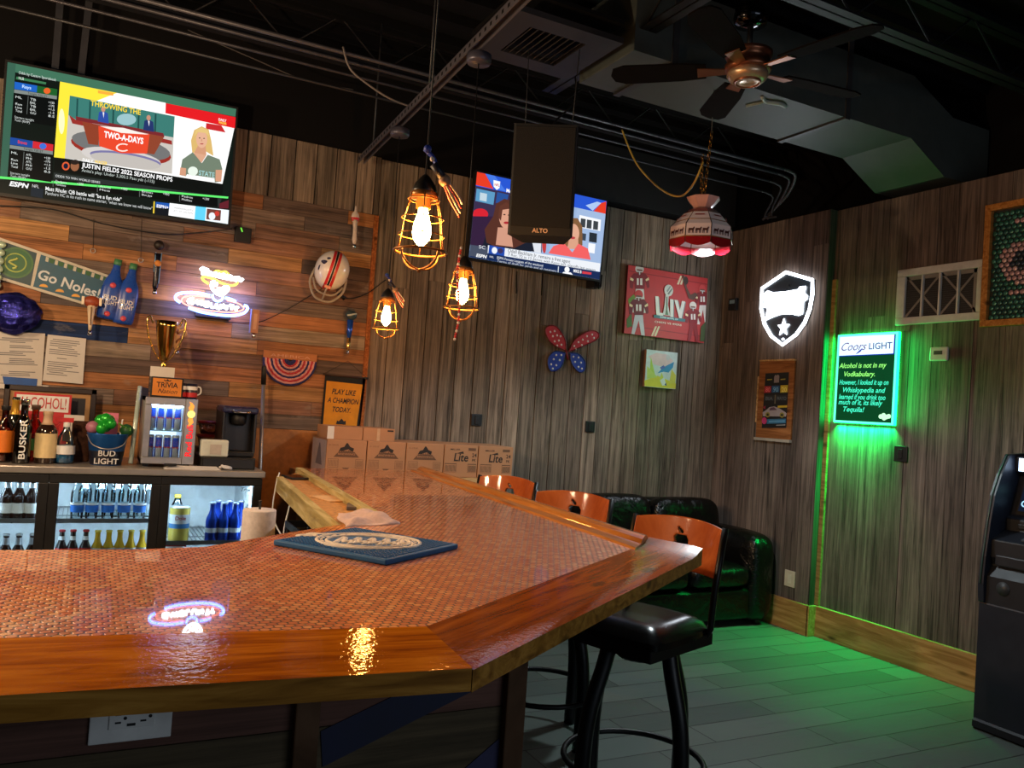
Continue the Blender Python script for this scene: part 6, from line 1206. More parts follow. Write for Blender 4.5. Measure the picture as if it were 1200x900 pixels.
# ------------------------------------------------------------------ neon cowboy-hat sign: glass tubes on standoffs
nn = thing('neon_sign', 'lit neon sign of a hatted figure over a double oval on the planks', 'neon sign', tuple(bk(249, 348, WY - 0.06)))
ND = 0.06
def nz(px, py): p = bxz(px, py, WY - ND); return (p[0], p[1], ND)
def zp(*pts): return [nz(190 + x / 10, 300 + y / 10) for x, y in pts]   # points read from a 10x view of the sign
NW, NB, NR, NY = glow((236, 246, 255), 9.0), glow((90, 130, 255), 14.0), glow((255, 140, 120), 3.5), glow((255, 214, 70), 4.0)
def neon(nm, paths, mt, r=0.006):
    r *= 1.15
    m = MB(TB)
    for p in paths: m.tube(smooth_path(p, 4), r, mt, 7)
    return m.build(nm, nn)
neon('outer_oval_tube', [zp((215, 545), (165, 510), (160, 470), (200, 440), (300, 430), (420, 435), (560, 462)), zp((740, 490), (800, 505), (865, 535)), zp((310, 605), (420, 645), (560, 675), (720, 695), (860, 695), (960, 665), (1000, 620), (990, 590), (960, 580))], NB, 0.0075)
neon('inner_oval_tube', [zp((570, 488), (420, 470), (290, 470), (235, 500), (240, 545), (330, 590), (470, 625), (640, 650), (800, 660), (900, 648), (955, 618), (930, 580), (860, 545), (760, 522))], NR, 0.004)
word = [[(370, 500), (320, 510), (310, 540), (360, 555), (365, 535)], [(400, 515), (420, 560), (440, 530), (460, 570), (475, 525)], [(520, 540), (490, 560), (510, 585), (545, 580), (545, 550), (520, 540)], [(570, 545), (575, 595), (610, 600)], [(640, 560), (640, 605), (680, 610), (690, 565)], [(715, 615), (715, 570), (755, 620), (760, 575)], [(790, 575), (840, 585)], [(815, 580), (812, 630)], [(850, 590), (870, 610), (890, 590)], [(870, 610), (865, 640)]]
neon('word_tube', [zp(*p) for p in word], NW, 0.0075)
neon('hat_brim_tube', [zp((545, 325), (490, 290), (470, 250), (520, 245), (600, 268), (680, 310), (790, 345), (860, 335), (885, 305)), zp((600, 200), (640, 175), (700, 190), (745, 185), (785, 225))], NY, 0.006)
script = [[(450, 165), (480, 140), (500, 175), (480, 200)], [(500, 165), (530, 160), (545, 210), (570, 180)], [(575, 195), (600, 220), (620, 195), (650, 235)], [(660, 205), (690, 240), (720, 215), (740, 250)], [(750, 220), (780, 250), (800, 235), (830, 270)], [(840, 245), (870, 270), (890, 250), (915, 290), (945, 265)], [(460, 200), (560, 215), (660, 240), (760, 262), (880, 285)]]
neon('script_tube', [zp(*p) for p in script], NW, 0.0085)
neon('figure_tube', [zp((620, 300), (585, 310), (580, 360), (600, 400), (640, 440), (690, 455), (740, 430), (775, 385), (760, 360), (715, 370)), zp((600, 330), (640, 320), (625, 360)), zp((640, 400), (680, 380), (720, 410), (670, 420))], NW, 0.008)
neon('lasso_tube', [zp((590, 450), (600, 500), (650, 530), (700, 510), (715, 465))], NB, 0.0065)
m = MB(TB); p = bxz(250, 368); m.bx(p[0] - 0.11, p[0] + 0.10, p[1] - 0.03, p[1] + 0.03, 0.002, 0.045, BLACK); m.build('transformer', nn, bevel=0.004)
m = MB(TB)
for px, py in ((215, 345), (285, 365), (248, 340), (250, 318)): p = bxz(px, py); m.tube([(p[0], p[1], 0), (p[0], p[1], ND)], 0.004, BLACK, 6)
m.build('standoff', nn)
m = MB(); m.tube(smooth_path([bk(262, 377, WY - 0.02), bk(300, 378, WY - 0.02), bk(322, 370, WY - 0.02), bk(345, 358, WY - 0.02), bk(366, 345, WY - 0.02), bk(378, 338, WY - 0.05)], 6), 0.003, BLACK, 6); m.build('sign_lead', label='thin black lead running from the neon sign to the helmet', cat='cable')
m = MB(); m.tube(smooth_path([bk(398, 346, WY - 0.02), bk(410, 350, WY - 0.02), bk(430, 344, WY - 0.02), bk(452, 328, WY - 0.02)], 6), 0.0035, BLACK, 6); m.tube([bk(396, 344, WY - 0.02), bk(404, 350, WY - 0.02)], 0.014, BLACK, 10); m.build('plug_lead', label='black plug lead on the planks right of the football helmet', cat='cable')

lamp('neon_sign_glow', 'AREA', (0.66, WY - 0.085, 2.04), 2.6, (0.36, 0.38, 1.0), 0.42, (PI / 2, 0, 0), 0.16)

# ------------------------------------------------------------------ football helmet
hp = bk(389, 317, WY - 0.13); hm = thing('football_helmet', 'white football helmet with red and black stripes mounted on the planks', 'helmet', tuple(hp))
T = Matrix.Translation((hp.x, WY - 0.13, hp.z)) @ Matrix.Rotation(math.radians(14), 4, 'Y') @ Matrix.Rotation(math.radians(-8), 4, 'Z') @ Matrix.Rotation(math.radians(18), 4, 'X')
SH = mat((226, 222, 220), 0.22, coat=0.6)
m = MB(T); vs = []; fs = []; nA, nB = 40, 20
for j in range(nB + 1):
    ph = PI * 0.62 * j / nB
    for i in range(nA):
        a = 2 * PI * i / nA; vs.append((0.108 * math.sin(ph) * math.cos(a), -0.125 * math.cos(ph), 0.128 * math.sin(ph) * math.sin(a)))
for j in range(nB):
    for i in range(nA):
        cxm = (vs[j * nA + i][0] + vs[j * nA + (i + 1) % nA][0] + vs[(j + 1) * nA + i][0]) / 3
        fs.append((j * nA + i, j * nA + (i + 1) % nA, (j + 1) * nA + (i + 1) % nA, (j + 1) * nA + i))
m.add(vs, fs, SH, True); shell = m.build('shell', hm, solid=0.006)
for xo, w, c in ((-0.018, 0.017, LRED), (0.0, 0.012, BLACK), (0.018, 0.017, LRED)):
    m = MB(T); vs = []; fs = []; n = 30
    for i in range(n + 1):
        a = PI * (-0.08 + 1.16 * i / n)
        for k in (-0.5, 0.5):
            x = xo + k * w; s_ = math.sqrt(max(0, 1 - (x / 0.108) ** 2)) * 1.035; vs.append((x, -0.125 * s_ * math.sin(a), 0.128 * s_ * math.cos(a)))
    for i in range(n): fs.append((2 * i, 2 * i + 1, 2 * i + 3, 2 * i + 2))
    m.add(vs, fs, c, True); m.build('stripe', shell)
m = MB(T)
for (x, z, sx, sz, rt) in ((-0.06, 0.045, 0.03, 0.014, 0.5), (-0.085, 0.0, 0.008, 0.02, 0.2), (-0.045, 0.075, 0.016, 0.01, 0.9)):
    y = -0.127 * math.sqrt(max(0.05, 1 - (x / 0.108) ** 2 - (z / 0.128) ** 2)); m.ball((x, y, z), 1, mat((30, 34, 80), 0.35), 10, 6, None, (sx, 0.006, sz))
m.build('decal', shell)
m = MB(T); GM = mat((150, 142, 132), 0.4)
m.tube(smooth_path([(-0.105, -0.01, -0.02), (-0.11, -0.03, -0.11), (-0.06, -0.055, -0.185), (0.0, -0.06, -0.2), (0.06, -0.055, -0.185), (0.11, -0.03, -0.11), (0.105, -0.01, -0.02)], 6), 0.008, GM, 8); m.tube(smooth_path([(-0.1, -0.03, -0.08), (-0.05, -0.07, -0.145), (0.05, -0.07, -0.145), (0.1, -0.03, -0.08)], 6), 0.006, GM, 8); m.tube([(0, -0.06, -0.2), (0, -0.075, -0.145), (0, -0.11, -0.09)], 0.006, GM, 8); m.build('face_mask', hm)
m = MB(T); m.bx(-0.02, 0.02, -0.118, -0.106, -0.105, -0.088, mat((220, 150, 130), 0.5)); m.build('nose_bumper', hm)

# ------------------------------------------------------------------ half-round America doily
dl = thing('bunting_doily', 'half-round red white and blue woven bunting on the plank wall', 'bunting', tuple(bk(340, 430, WY - 0.01))); cx_, cz_ = bxz(340, 418); R_ = 0.168
m = MB(TB); m.bx(cx_ - R_ - 0.005, cx_ + R_ + 0.005, cz_ - 0.02, cz_ + 0.028, 0.004, 0.014, mat((166, 104, 62), 0.6)); m.build('wooden_bar', dl, bevel=0.003)
m = MB(TB @ Matrix.Translation((cx_, cz_ - 0.006, 0.0145))); m.text('AMERICA', (0, -0.002, 0.0), 0.026, mat((190, 140, 120), 0.6), None, 0.006, 0, 'c', 0, 0.26); m.build('lettering', dl)
m = MB(TB); CLS = [mat((38, 40, 96), 0.8), mat((206, 150, 150), 0.8), mat((176, 50, 62), 0.8)]
for k in range(13):
    r = R_ * (1 - k / 13.5); c = CLS[(0, 1, 2, 1)[k % 4]] if k < 11 else CLS[0]
    m.tube([(cx_ + r * math.cos(a), cz_ - 0.02 + r * math.sin(a) * 0.98, 0.008 + 0.003 * math.sin(a * 22 + k)) for a in [PI + PI * i / 60 for i in range(61)]], 0.0078, c, 6)
m.build('woven_rings', dl)
# felt banner
ch = thing('felt_banner', 'black and gold felt banner reading Play like a champion today', 'banner', tuple(bk(404, 470, WY - 0.01))); TL, TR, BR, BL_ = bxz(379, 437), bxz(430, 443), bxz(423, 512), bxz(375, 508)
TL, TR, BL_, BR = (1.405, 1.655), (1.685, 1.648), (1.40, 1.25), (1.665, 1.25)
m = MB(TB); m.prism([TL, TR, BR, BL_], 0.004, 0.008, mat((20, 20, 24), 0.85)); m.build('felt_backing', ch); m = MB(TB); m.prism([(TL[0] + 0.012, TL[1] - 0.05), (TR[0] - 0.02, TR[1] - 0.05), (BR[0] - 0.024, BR[1] + 0.02), (BL_[0] + 0.014, BL_[1] + 0.02)], 0.008, 0.009, mat((206, 136, 30), 0.85)); m.build('gold_field', ch)
m = MB(TB @ Matrix.Translation((1.54, 1.52, 0.0095)) @ Matrix.Rotation(-0.02, 4, 'Z')); m.text('PLAY LIKE', (0.0, 0.0, 0), 0.05, BLACK, None, 0.022, 0.22, 'c', 0, 0.165); m.text('A CHAMPION', (0, -0.058, 0), 0.048, BLACK, None, 0.022, 0.22, 'c', 0, 0.215); m.text('TODAY.', (-0.006, -0.118, 0), 0.048, BLACK, None, 0.022, 0.22, 'c', 0, 0.125)
m.flat([(-0.035, -0.2), (-0.03, -0.175), (-0.018, -0.18), (0, -0.16), (0.018, -0.178), (0.03, -0.172), (0.032, -0.2)], 0, BLACK); m.build('lettering', ch)
m = MB(TB); m.tube([(TL[0] - 0.015, TL[1] - 0.006, 0.012), (TR[0] + 0.015, TR[1] - 0.006, 0.012)], 0.007, mat((60, 40, 30), 0.5), 8); m.build('dowel', ch)
m = MB(TB); m.tube([(TL[0], TL[1], 0.012), (1.55, 1.75, 0.012), (TR[0], TR[1], 0.012)], 0.0015, mat((40, 30, 26), 0.6), 5); m.build('hanging_cord', ch)

# ================================================================== on the grey boards of the back wall
cv = thing('team_canvas', 'red football canvas with big LIV lettering and four players', 'canvas', tuple(bk(780, 355, WY))); xa, xb, za, zb = 3.76, 4.575, 2.165, 2.712
m = MB(TB); m.bx(xa, xb, za, zb, 0.002, 0.034, mat((70, 24, 22), 0.6)); m.build('stretched_canvas', cv, bevel=0.003)
qm = quad_map([(38, 62), (524, 130), (488, 528), (14, 470)], xb - xa, zb - za)
TC = TB @ Matrix.Translation(((xa + xb) / 2, (za + zb) / 2, 0.0344)); m = MB(TC); m.flat([(-(xb - xa) / 2, -(zb - za) / 2), ((xb - xa) / 2, -(zb - za) / 2), ((xb - xa) / 2, (zb - za) / 2), (-(xb - xa) / 2, (zb - za) / 2)], 0, mat((196, 52, 52), 0.6, var=0.06)); LZ = [0.0]
def pp(pts, c, rough=0.6):
    LZ[0] += 0.00012; m.flat([(max(-.407, min(.407, x)), max(-.273, min(.273, y))) for x, y in [qm(*p) for p in pts]], LZ[0], mat(c, rough, var=0.08))
def pe(cx, cy, rx, ry, c): pp(arc(cx, cy, rx, ry, 0, 360, 16), c)
pp([(40, 96), (524, 165), (523, 170), (40, 101)], (150, 34, 38)); pp([(20, 420), (492, 488), (491, 493), (20, 425)], (150, 34, 38))
for x in (330, 348): pp([(x, 172), (x + 12, 174), (x + 32, 120), (x + 22, 118)], (230, 214, 180))
for x in (170, 188): pp([(x, 486), (x + 12, 488), (x + 36, 430), (x + 26, 428)], (230, 214, 180))
def player(x, y, k, helmet, jersey, pants, arm=None, flip=1):
    X = lambda a, b: (x + a * k * flip, y + b * k)
    pp([X(-16, 60), X(-34, 170), X(-20, 172), X(0, 90), X(10, 172), X(26, 172), X(18, 60)], pants)
    pp([X(-26, -4), X(-44, 20), X(-42, 62), X(-30, 66), X(-24, 30), X(-20, 66), X(22, 66), X(24, 30), X(34, 62), X(44, 56), X(40, 16), X(24, -6)], jersey)
    pp([X(-40, 14), X(-26, 22), X(-28, 32), X(-42, 26)], (240, 220, 170)); pp([X(40, 12), X(26, 22), X(28, 30), X(42, 24)], (240, 220, 170)); pp([X(-12, 18), X(-4, 18), X(-4, 48), X(-12, 48)], (240, 236, 230)); pp([X(2, 18), X(12, 18), X(12, 48), X(2, 48)], (240, 236, 230))
    pe(*X(0, -26), 19 * k, 22 * k, helmet); pp([X(-12, -24), X(12, -22), X(12, -8), X(0, 0), X(-12, -8)], (120, 78, 60)); pp([X(-14, -16), X(14, -14), X(14, -10), X(-14, -12)], (226, 226, 226)); pp([X(-2, -14), X(2, -14), X(2, 2), X(-2, 2)], (226, 226, 226))
    if arm: pp([X(*a) for a in arm], (96, 62, 48))
player(104, 118, 1.35, (206, 204, 200), (132, 18, 28), (226, 226, 222)); pp([(36, 270), (70, 240), (80, 262), (40, 300)], (110, 150, 50)); pp([(28, 390), (56, 350), (60, 430), (30, 440)], (70, 110, 40))
player(98, 276, 1.32, (206, 60, 60), (112, 14, 24), (206, 206, 214))
player(486, 224, 1.12, (214, 70, 70), (136, 20, 30), (236, 226, 220), [(-26, 10), (-52, 40), (-78, 30), (-100, -40), (-112, -96), (-100, -98), (-86, -30), (-66, 10), (-40, -4)]); pe(384, 148, 14, 26, (60, 40, 32))
player(424, 332, 1.15, (230, 224, 214), (140, 20, 30), (150, 26, 34)); pp([(470, 430), (500, 400), (494, 520), (462, 516)], (70, 90, 44))
# lettering and silver trophy
def letter(pts): 
    pp([(a + 5, b + 4) for a, b in pts], (120, 128, 130)); pp(pts, (232, 228, 222))
letter([(194, 248), (214, 250), (220, 348), (240, 350), (240, 368), (200, 364)]); letter([(284, 264), (304, 267), (302, 374), (284, 372)]); letter([(310, 268), (330, 270), (342, 330), (356, 274), (376, 277), (352, 380), (336, 378)])
pp([(256, 240), (276, 243), (270, 300), (284, 366), (238, 360), (250, 300)], (206, 206, 200)); pp([(262, 250), (268, 251), (266, 330), (272, 362), (252, 360), (258, 330)], (96, 120, 90)); pe(276, 212, 27, 36, (216, 214, 208)); pp([(262, 216), (284, 184), (290, 188), (270, 222)], (150, 154, 154)); pp([(268, 232), (296, 196), (299, 204), (276, 238)], (120, 126, 126))
pp([(184, 360), (374, 384), (372, 402), (184, 378)], (60, 120, 128))
def ptext(body, p0, p1, hp, c):
    LZ[0] += 0.00012; a, b = qm(*p0), qm(*p1); c0 = qm(p0[0], p0[1] - hp); m.text(body, (a[0], a[1], LZ[0]), abs(c0[1] - a[1]) * 1.38, mat(c, 0.6), None, 0.02, 0, 'l', 0, b[0] - a[0])
ptext('SUPER BOWL LIV', (222, 378), (330, 392), 10, (226, 236, 236)); ptext('CHIEFS VS 49ERS', (188, 406), (350, 428), 11, (240, 226, 210))
m.build('printed_face', cv)
# child-like landscape painting
pt_ = thing('small_painting', 'small pastel landscape painting with a blue bird under the red canvas', 'painting', tuple(bk(772, 434, WY))); xa, xb, za, zb = 3.995, 4.31, 1.757, 2.058
m = MB(TB); m.bx(xa, xb, za, zb, 0.002, 0.03, mat((150, 110, 84), 0.6)); m.build('stretched_canvas', pt_, bevel=0.003)
qm = quad_map([(144, 578), (328, 602), (306, 826), (116, 808)], xb - xa, zb - za); m = MB(TB @ Matrix.Translation(((xa + xb) / 2, (za + zb) / 2, 0.0304))); LZ = [0.0]
pp_clip = (xb - xa) / 2
m.flat([(-pp_clip, -(zb - za) / 2), (pp_clip, -(zb - za) / 2), (pp_clip, (zb - za) / 2), (-pp_clip, (zb - za) / 2)], 0, mat((206, 214, 222), 0.6))
pp([(150, 620), (200, 600), (260, 610), (300, 650), (250, 690), (180, 670)], (226, 190, 200)); pp([(118, 770), (200, 740), (310, 790), (306, 824), (117, 806)], (220, 206, 70)); pp([(150, 740), (166, 620), (186, 740)], (180, 206, 90)); pp([(134, 760), (140, 680), (200, 750)], (196, 210, 110)); pp([(208, 774), (226, 720), (244, 778)], (206, 210, 90)); pp([(268, 790), (288, 700), (312, 740), (306, 790)], (214, 206, 90)); pp([(214, 770), (240, 750), (250, 800), (226, 804)], (226, 230, 234))
pp([(200, 726), (236, 690), (262, 676), (304, 656), (296, 690), (268, 722), (238, 716)], (60, 140, 196)); pp([(216, 690), (240, 676), (250, 690), (226, 704)], (90, 110, 190)); pe(268, 630, 12, 18, (206, 196, 206)); pp([(240, 796), (250, 784), (252, 806)], (40, 70, 140)); m.build('painted_face', pt_)
# butterfly
bf = thing('butterfly_ornament', 'red and blue butterfly ornament with white dots on the back wall', 'ornament', tuple(bk(668, 410, WY - 0.02)))
def wing(nm, pts, c, dots):
    P = [bk(*p, WY - 0.015) for p in smooth_path([(x, y, 0) for x, y in pts + [pts[0]]], 5)[:-1]] if False else [bk(p[0], p[1], WY - 0.015) for p in smooth_path([(x, y, 0) for x, y in pts + [pts[0]]], 5)[:-1]]
    m = MB(TB); poly = [(p.x, p.z) for p in P]; m.prism(poly, 0.010, 0.018, mat(c, 0.5)); w_ = m.build(nm, bf, bevel=0.003)
    m = MB(TB); m.tube([(x, z, 0.018) for x, z in poly], 0.0045, mat([v * 0.7 for v in c], 0.4), 6, True); m.build('wing_rim', w_)
    m = MB(TB)
    for x, y in dots: p = bk(x, y, WY - 0.019); m.lathe([(0.0085, 0.018), (0.007, 0.021), (0, 0.0215)], 10, LWHT, Matrix.Translation((p.x, p.z, 0)))
    m.build('dots', w_)
zc = lambda *a: [(620 + x / 5, 280 + y / 5) for x, y in a]
wing('upper_wing', zc((215, 655), (130, 610), (95, 540), (120, 508), (165, 520), (210, 590)), (176, 30, 44), zc((125, 545), (150, 540), (140, 570), (165, 565), (150, 600), (175, 595), (185, 570), (190, 620), (165, 625)))
wing('upper_wing', zc((232, 660), (320, 625), (400, 585), (402, 548), (350, 540), (270, 590)), (176, 30, 44), zc((370, 560), (340, 570), (380, 580), (315, 590), (345, 600), (290, 605), (310, 622), (265, 628), (275, 645)))
wing('lower_wing', zc((212, 668), (150, 660), (112, 700), (115, 755), (140, 775), (190, 745)), (30, 60, 170), zc((190, 680), (160, 680), (180, 710), (145, 705), (130, 735), (160, 740), (140, 760)))
wing('lower_wing', zc((238, 668), (290, 675), (328, 720), (322, 770), (290, 778), (250, 730)), (30, 60, 170), zc((260, 690), (290, 695), (270, 720), (305, 725), (290, 750), (310, 760)))
m = MB(TB); a, b = bk(663.5, 410, WY - .02), bk(666.5, 417, WY - .02); m.tube([(a.x, a.z, 0.016), (b.x, b.z - 0.03, 0.016)], 0.009, mat((110, 30, 40), 0.5), 8); m.build('body', bf)
# black box outlets
def box_outlet(label, T, w=0.085, h=0.085):
    t = thing('wall_outlet', label, 'outlet', tuple(T.translation)); m = MB(T); m.bx(-w / 2, w / 2, -h / 2, h / 2, 0, 0.012, BLACK); m.build('cover_plate', t, bevel=0.003); m = MB(T); m.bx(-0.016, 0.016, -0.032, 0.032, 0.012, 0.02, mat((28, 28, 30), 0.4)); m.build('insert', t, bevel=0.002)
    m = MB(T); m.bx(-0.006, -0.004, 0.008, 0.02, 0.02, 0.0205, DKGREY); m.bx(0.004, 0.006, 0.008, 0.02, 0.02, 0.0205, DKGREY); m.build('slots', t)
TGB = lambda px, py: at_back(px, py)
box_outlet('black wall outlet above the beer cartons left of the sofa', TGB(558, 492)); box_outlet('black wall outlet above the sofa\'s left end under the butterfly', TGB(691, 500))

# ================================================================== on the right wall
def TRt(X): return frame((X, 0, 0), (0, -1, 0), (0, 0, 1))
def ryz(px, py, X): p = rw(px, py, X); return (-p.y, p.z)
# shield neon
XS = 4.788; T = TRt(XS - 0.0); sh = thing('shield_neon', 'white glowing shield sign with a star on the dark boards by the corner', 'neon sign', tuple(rw(920, 362, XS)))
out = [(921, 319), (952, 328), (952, 345), (949, 362), (943, 378), (933, 392), (917, 404), (904, 394), (896, 380), (892, 362), (893, 338)]
P = [ryz(x, y, XS - 0.03) for x, y in out]
m = MB(T); m.prism(P, 0.004, 0.024, mat((44, 54, 62), 0.3, coat=0.5)); m.build('dark_panel', sh)
HW = glow((238, 246, 255), 6.0)
m = MB(T); m.tube([(y, z, 0.03) for y, z in P], 0.013, HW, 8, True); m.build('outline_tube', sh)
cv_ = lambda pts: [ryz(880 + x / 9, 310 + y / 9, XS - 0.03) for x, y in pts]
m = MB(T)
m.prism(cv_([(140, 310), (180, 275), (235, 295), (360, 285), (500, 262), (520, 232), (580, 228), (566, 300), (600, 330), (590, 370), (556, 392), (545, 520), (500, 540), (420, 522), (320, 525), (230, 555), (155, 590), (175, 462), (132, 450), (150, 390)]), 0.028, 0.036, HW); m.build('lit_lettering', sh)
m = MB(T); cxs, czs = ryz(880 + 345 / 9, 310 + 665 / 9, XS - 0.03); star = []
for i in range(10): r = (0.062 if i % 2 == 0 else 0.027); a = PI / 2 + i * PI / 5; star.append((cxs + r * math.cos(a), czs + r * math.sin(a) * 1.15))
m.prism(star, 0.028, 0.036, HW); m.ball((cxs, czs - 0.09, 0.03), 0.01, HW, 10, 6); m.build('lit_star', sh)
m = MB(T)
for y, z in (P[1], P[4], P[8], P[10]): m.tube([(y, z, 0.0), (y, z, 0.02)], 0.006, BLACK, 6)
m.build('standoff', sh)
lamp('shield_neon_light', 'AREA', (XS - 0.07, rw(920, 362, XS).y, 2.4), 5.0, (0.85, 0.92, 1.0), 0.4, (0, PI / 2, 0))
# framed poster
XP = 4.79; po = thing('wooden_poster', 'narrow wood framed poster with a white car under the shield sign', 'poster', tuple(rw(908, 468, XP))); T = TRt(XP)
(ya, zt), (yb, zt2), (yb2, zb), (ya2, zb2) = [ryz(*p, XP) for p in ((890, 424), (932, 424), (926, 515), (886, 513))]
ya, yb, zt, zb = -4.95, -4.585, 2.018, 1.412
m = MB(T); m.bx(ya, yb, zb, zt, 0.002, 0.02, timber('poster_board', (128, 80, 44), (156, 100, 58), (176, 118, 72), PI / 2, 0, 0.55)); m.build('backing_board', po, bevel=0.003)
m = MB(T); m.bx(ya, yb, zt, zt + 0.012, 0.002, 0.026, PINE); m.bx(ya - 0.012, ya, zb + 0.12, zt - 0.12, 0.002, 0.024, PINE); m.bx(ya - 0.01, yb, zb - 0.022, zb, 0.002, 0.03, mat((170, 160, 146), 0.6)); m.build('trim_strips', po)
qm = quad_map([(76, 75), (456, 66), (400, 868), (48, 852)], yb - ya, zt - zb); m = MB(T @ Matrix.Translation(((ya + yb) / 2, (za := (zt + zb) / 2), 0.0205))); LZ = [0.0]
pp_old = pp
def pp(pts, c, rough=0.6):
    LZ[0] += 0.00012; m.flat([qm(*p) for p in pts], LZ[0], mat(c, rough, var=0.08))
pp([(140, 206), (394, 192), (362, 756), (110, 764)], (26, 26, 30)); pp([(236, 236), (290, 232), (286, 302), (232, 306)], (150, 140, 146)); pp([(240, 236), (250, 220), (262, 234), (274, 218), (288, 232)], (170, 160, 166)); pp([(160, 268), (212, 264), (210, 276), (158, 280)], (170, 160, 60)); pp([(304, 264), (356, 260), (354, 272), (302, 276)], (170, 160, 60))
pp([(132, 342), (204, 338), (200, 408), (128, 412)], (176, 40, 56)); pp([(212, 338), (294, 334), (290, 404), (208, 408)], (40, 90, 150)); pp([(304, 332), (382, 328), (378, 404), (300, 408)], (206, 186, 50))
def ptext(body, p0, p1, hp, c):
    LZ[0] += 0.00012; a, b = qm(*p0), qm(*p1); c0 = qm(p0[0], p0[1] - hp); m.text(body, (a[0], a[1], LZ[0]), abs(c0[1] - a[1]) * 1.38, mat(c, 0.6), None, 0.02, 0, 'l', 0, b[0] - a[0])
ptext('80', (144, 400), (194, 398), 48, (236, 120, 130)); ptext('90', (224, 398), (280, 396), 48, (120, 180, 226)); ptext('20', (314, 398), (368, 394), 48, (250, 236, 130))
pp([(134, 440), (374, 430), (370, 486), (130, 494)], (44, 48, 54)); ptext('BIA', (146, 484), (224, 480), 34, (96, 110, 124)); ptext('MAYO', (268, 480), (364, 474), 34, (96, 110, 124)); pp([(244, 430), (256, 430), (252, 520), (240, 520)], (120, 110, 90))
pp([(276, 540), (374, 534), (372, 556), (274, 562)], (206, 180, 50)); pp([(118, 610), (150, 590), (190, 556), (240, 548), (300, 570), (350, 600), (368, 616), (360, 646), (124, 648)], (170, 160, 168)); pp([(200, 562), (238, 556), (270, 584), (186, 590)], (96, 70, 90)); pe(172, 632, 24, 26, (150, 140, 60)); pe(320, 632, 24, 26, (150, 140, 60)); pe(172, 632, 12, 13, (40, 40, 40)); pe(320, 632, 12, 13, (40, 40, 40)); pp([(118, 560), (150, 540), (146, 580)], (150, 40, 70))
pe(138, 692, 26, 34, (206, 60, 120)); pp([(166, 676), (362, 666), (360, 712), (164, 722)], (50, 110, 150)); pp([(262, 728), (356, 722), (355, 732), (261, 738)], (150, 150, 150)); pp([(186, 690), (350, 680), (349, 700), (185, 710)], (90, 150, 190)); m.build('printed_face', po)
# small black clip light on the dark boards
m = MB(TRt(4.79)); y, z = ryz(861, 357, 4.79); m.bx(y - 0.045, y + 0.045, z - 0.05, z + 0.05, 0.0, 0.03, BLACK); m.bx(y - 0.03, y + 0.03, z + 0.005, z + 0.035, 0.03, 0.032, mat((120, 150, 170), 0.3)); m.build('small_speaker_box', label='small black box with a pale label on the dark boards left of the shield', cat='box', bevel=0.004)
# green menu board
XC = 4.862; co = thing('lit_menu_board', 'green-lit menu board with chalk handwriting on the right wall', 'menu board', tuple(rw(1015, 445, XC - 0.03)))
T = TRt(XC); ya, yb, za_, zb_ = -4.24, -3.742, 1.568, 2.2
m = MB(T); m.bx(ya, yb, za_, zb_, 0.004, 0.030, mat((16, 60, 34), 0.3)); m.build('board', co, bevel=0.003)
GN = glow((90, 255, 190), 2.0); GE = glow((10, 255, 90), 10.0)
m = MB(T)
for a, b, c, d in ((ya, yb, zb_ - 0.014, zb_), (ya, yb, za_, za_ + 0.014), (ya, ya + 0.014, za_, zb_), (yb - 0.014, yb, za_, zb_)): m.bx(a, b, c, d, 0.030, 0.036, GN)
m.build('lit_border', co)
m = MB(T); e = 0.003
for a, b, c, d in ((ya, yb, zb_, zb_ + e), (ya, yb, za_ - e, za_), (ya - e, ya, za_, zb_), (yb, yb + e, za_, zb_)): m.bx(a, b, c, d, 0.006, 0.028, GE)
m.build('edge_light', co)
m = MB(T); m.bx(ya + 0.012, yb - 0.012, za_ + 0.012, zb_ - 0.012, 0.030, 0.0305, glow((6, 74, 38), 0.9)); m.build('writing_panel', co)
qm = quad_map([(18, 105), (540, 62), (512, 872), (0, 830)], yb - ya, zb_ - za_)
TT = T @ Matrix.Translation(((ya + yb) / 2, (za_ + zb_) / 2, 0.031)); m = MB(TT)
m.flat([qm(22, 116), qm(505, 86), qm(498, 252), qm(24, 278)], 0, glow((214, 240, 255), 1.5)); m.flat([qm(505, 86), qm(518, 86), qm(510, 260), qm(24, 286), qm(24, 278), qm(498, 252)], 0.0002, glow((20, 60, 190), 0.9))
def ctext(body, p0, p1, hp, c, k=1.0, shear=0.25, bold=0.004):
    a, b = qm(*p0), qm(*p1); c0 = qm(p0[0], p0[1] - hp); ang = 0.0
    m.text(body, (a[0], a[1], 0.0006), abs(c0[1] - a[1]) * 1.38, glow(c, k), None, bold, shear, 'l', 0, b[0] - a[0])
ctext('Coors', (46, 236), (262, 222), 70, (120, 96, 160), 0.9, 0.45); ctext('LIGHT', (282, 220), (486, 236), 56, (30, 70, 150), 0.8, 0.0, 0.01)
m.flat([qm(168, 262), qm(226, 206), qm(216, 236), qm(186, 258)], 0.0006, glow((40, 50, 180), 0.9)); m.build('lit_header', co)
m = MB(TT); YG, CG = (150, 255, 120), (70, 250, 200)
for body, p0, p1, c in (('Alcohol is not in my', (32, 382), (440, 382), YG), ('Vodkabulary.', (76, 452), (340, 450), YG), ('However, I looked it up on', (38, 520), (462, 500), CG), ('Whiskypedia and', (70, 584), (436, 568), CG), ('learned if you drink too', (38, 640), (438, 632), CG), ('much of it, its likely', (36, 684), (412, 696), CG), ('Tequila!', (76, 744), (256, 744), CG)): ctext(body, p0, p1, 42, c, 1.3, 0.25, 0.012)
for cx2, cy2 in ((400, 795), (425, 785), (450, 800), (470, 795), (430, 810)): a = qm(cx2, cy2); m.flat(arc(a[0], a[1], 0.018, 0.016, 0, 360, 10), 0.0006 + cx2 * 1e-7, glow((190, 255, 200), 1.4))
m.build('chalk_writing', co)
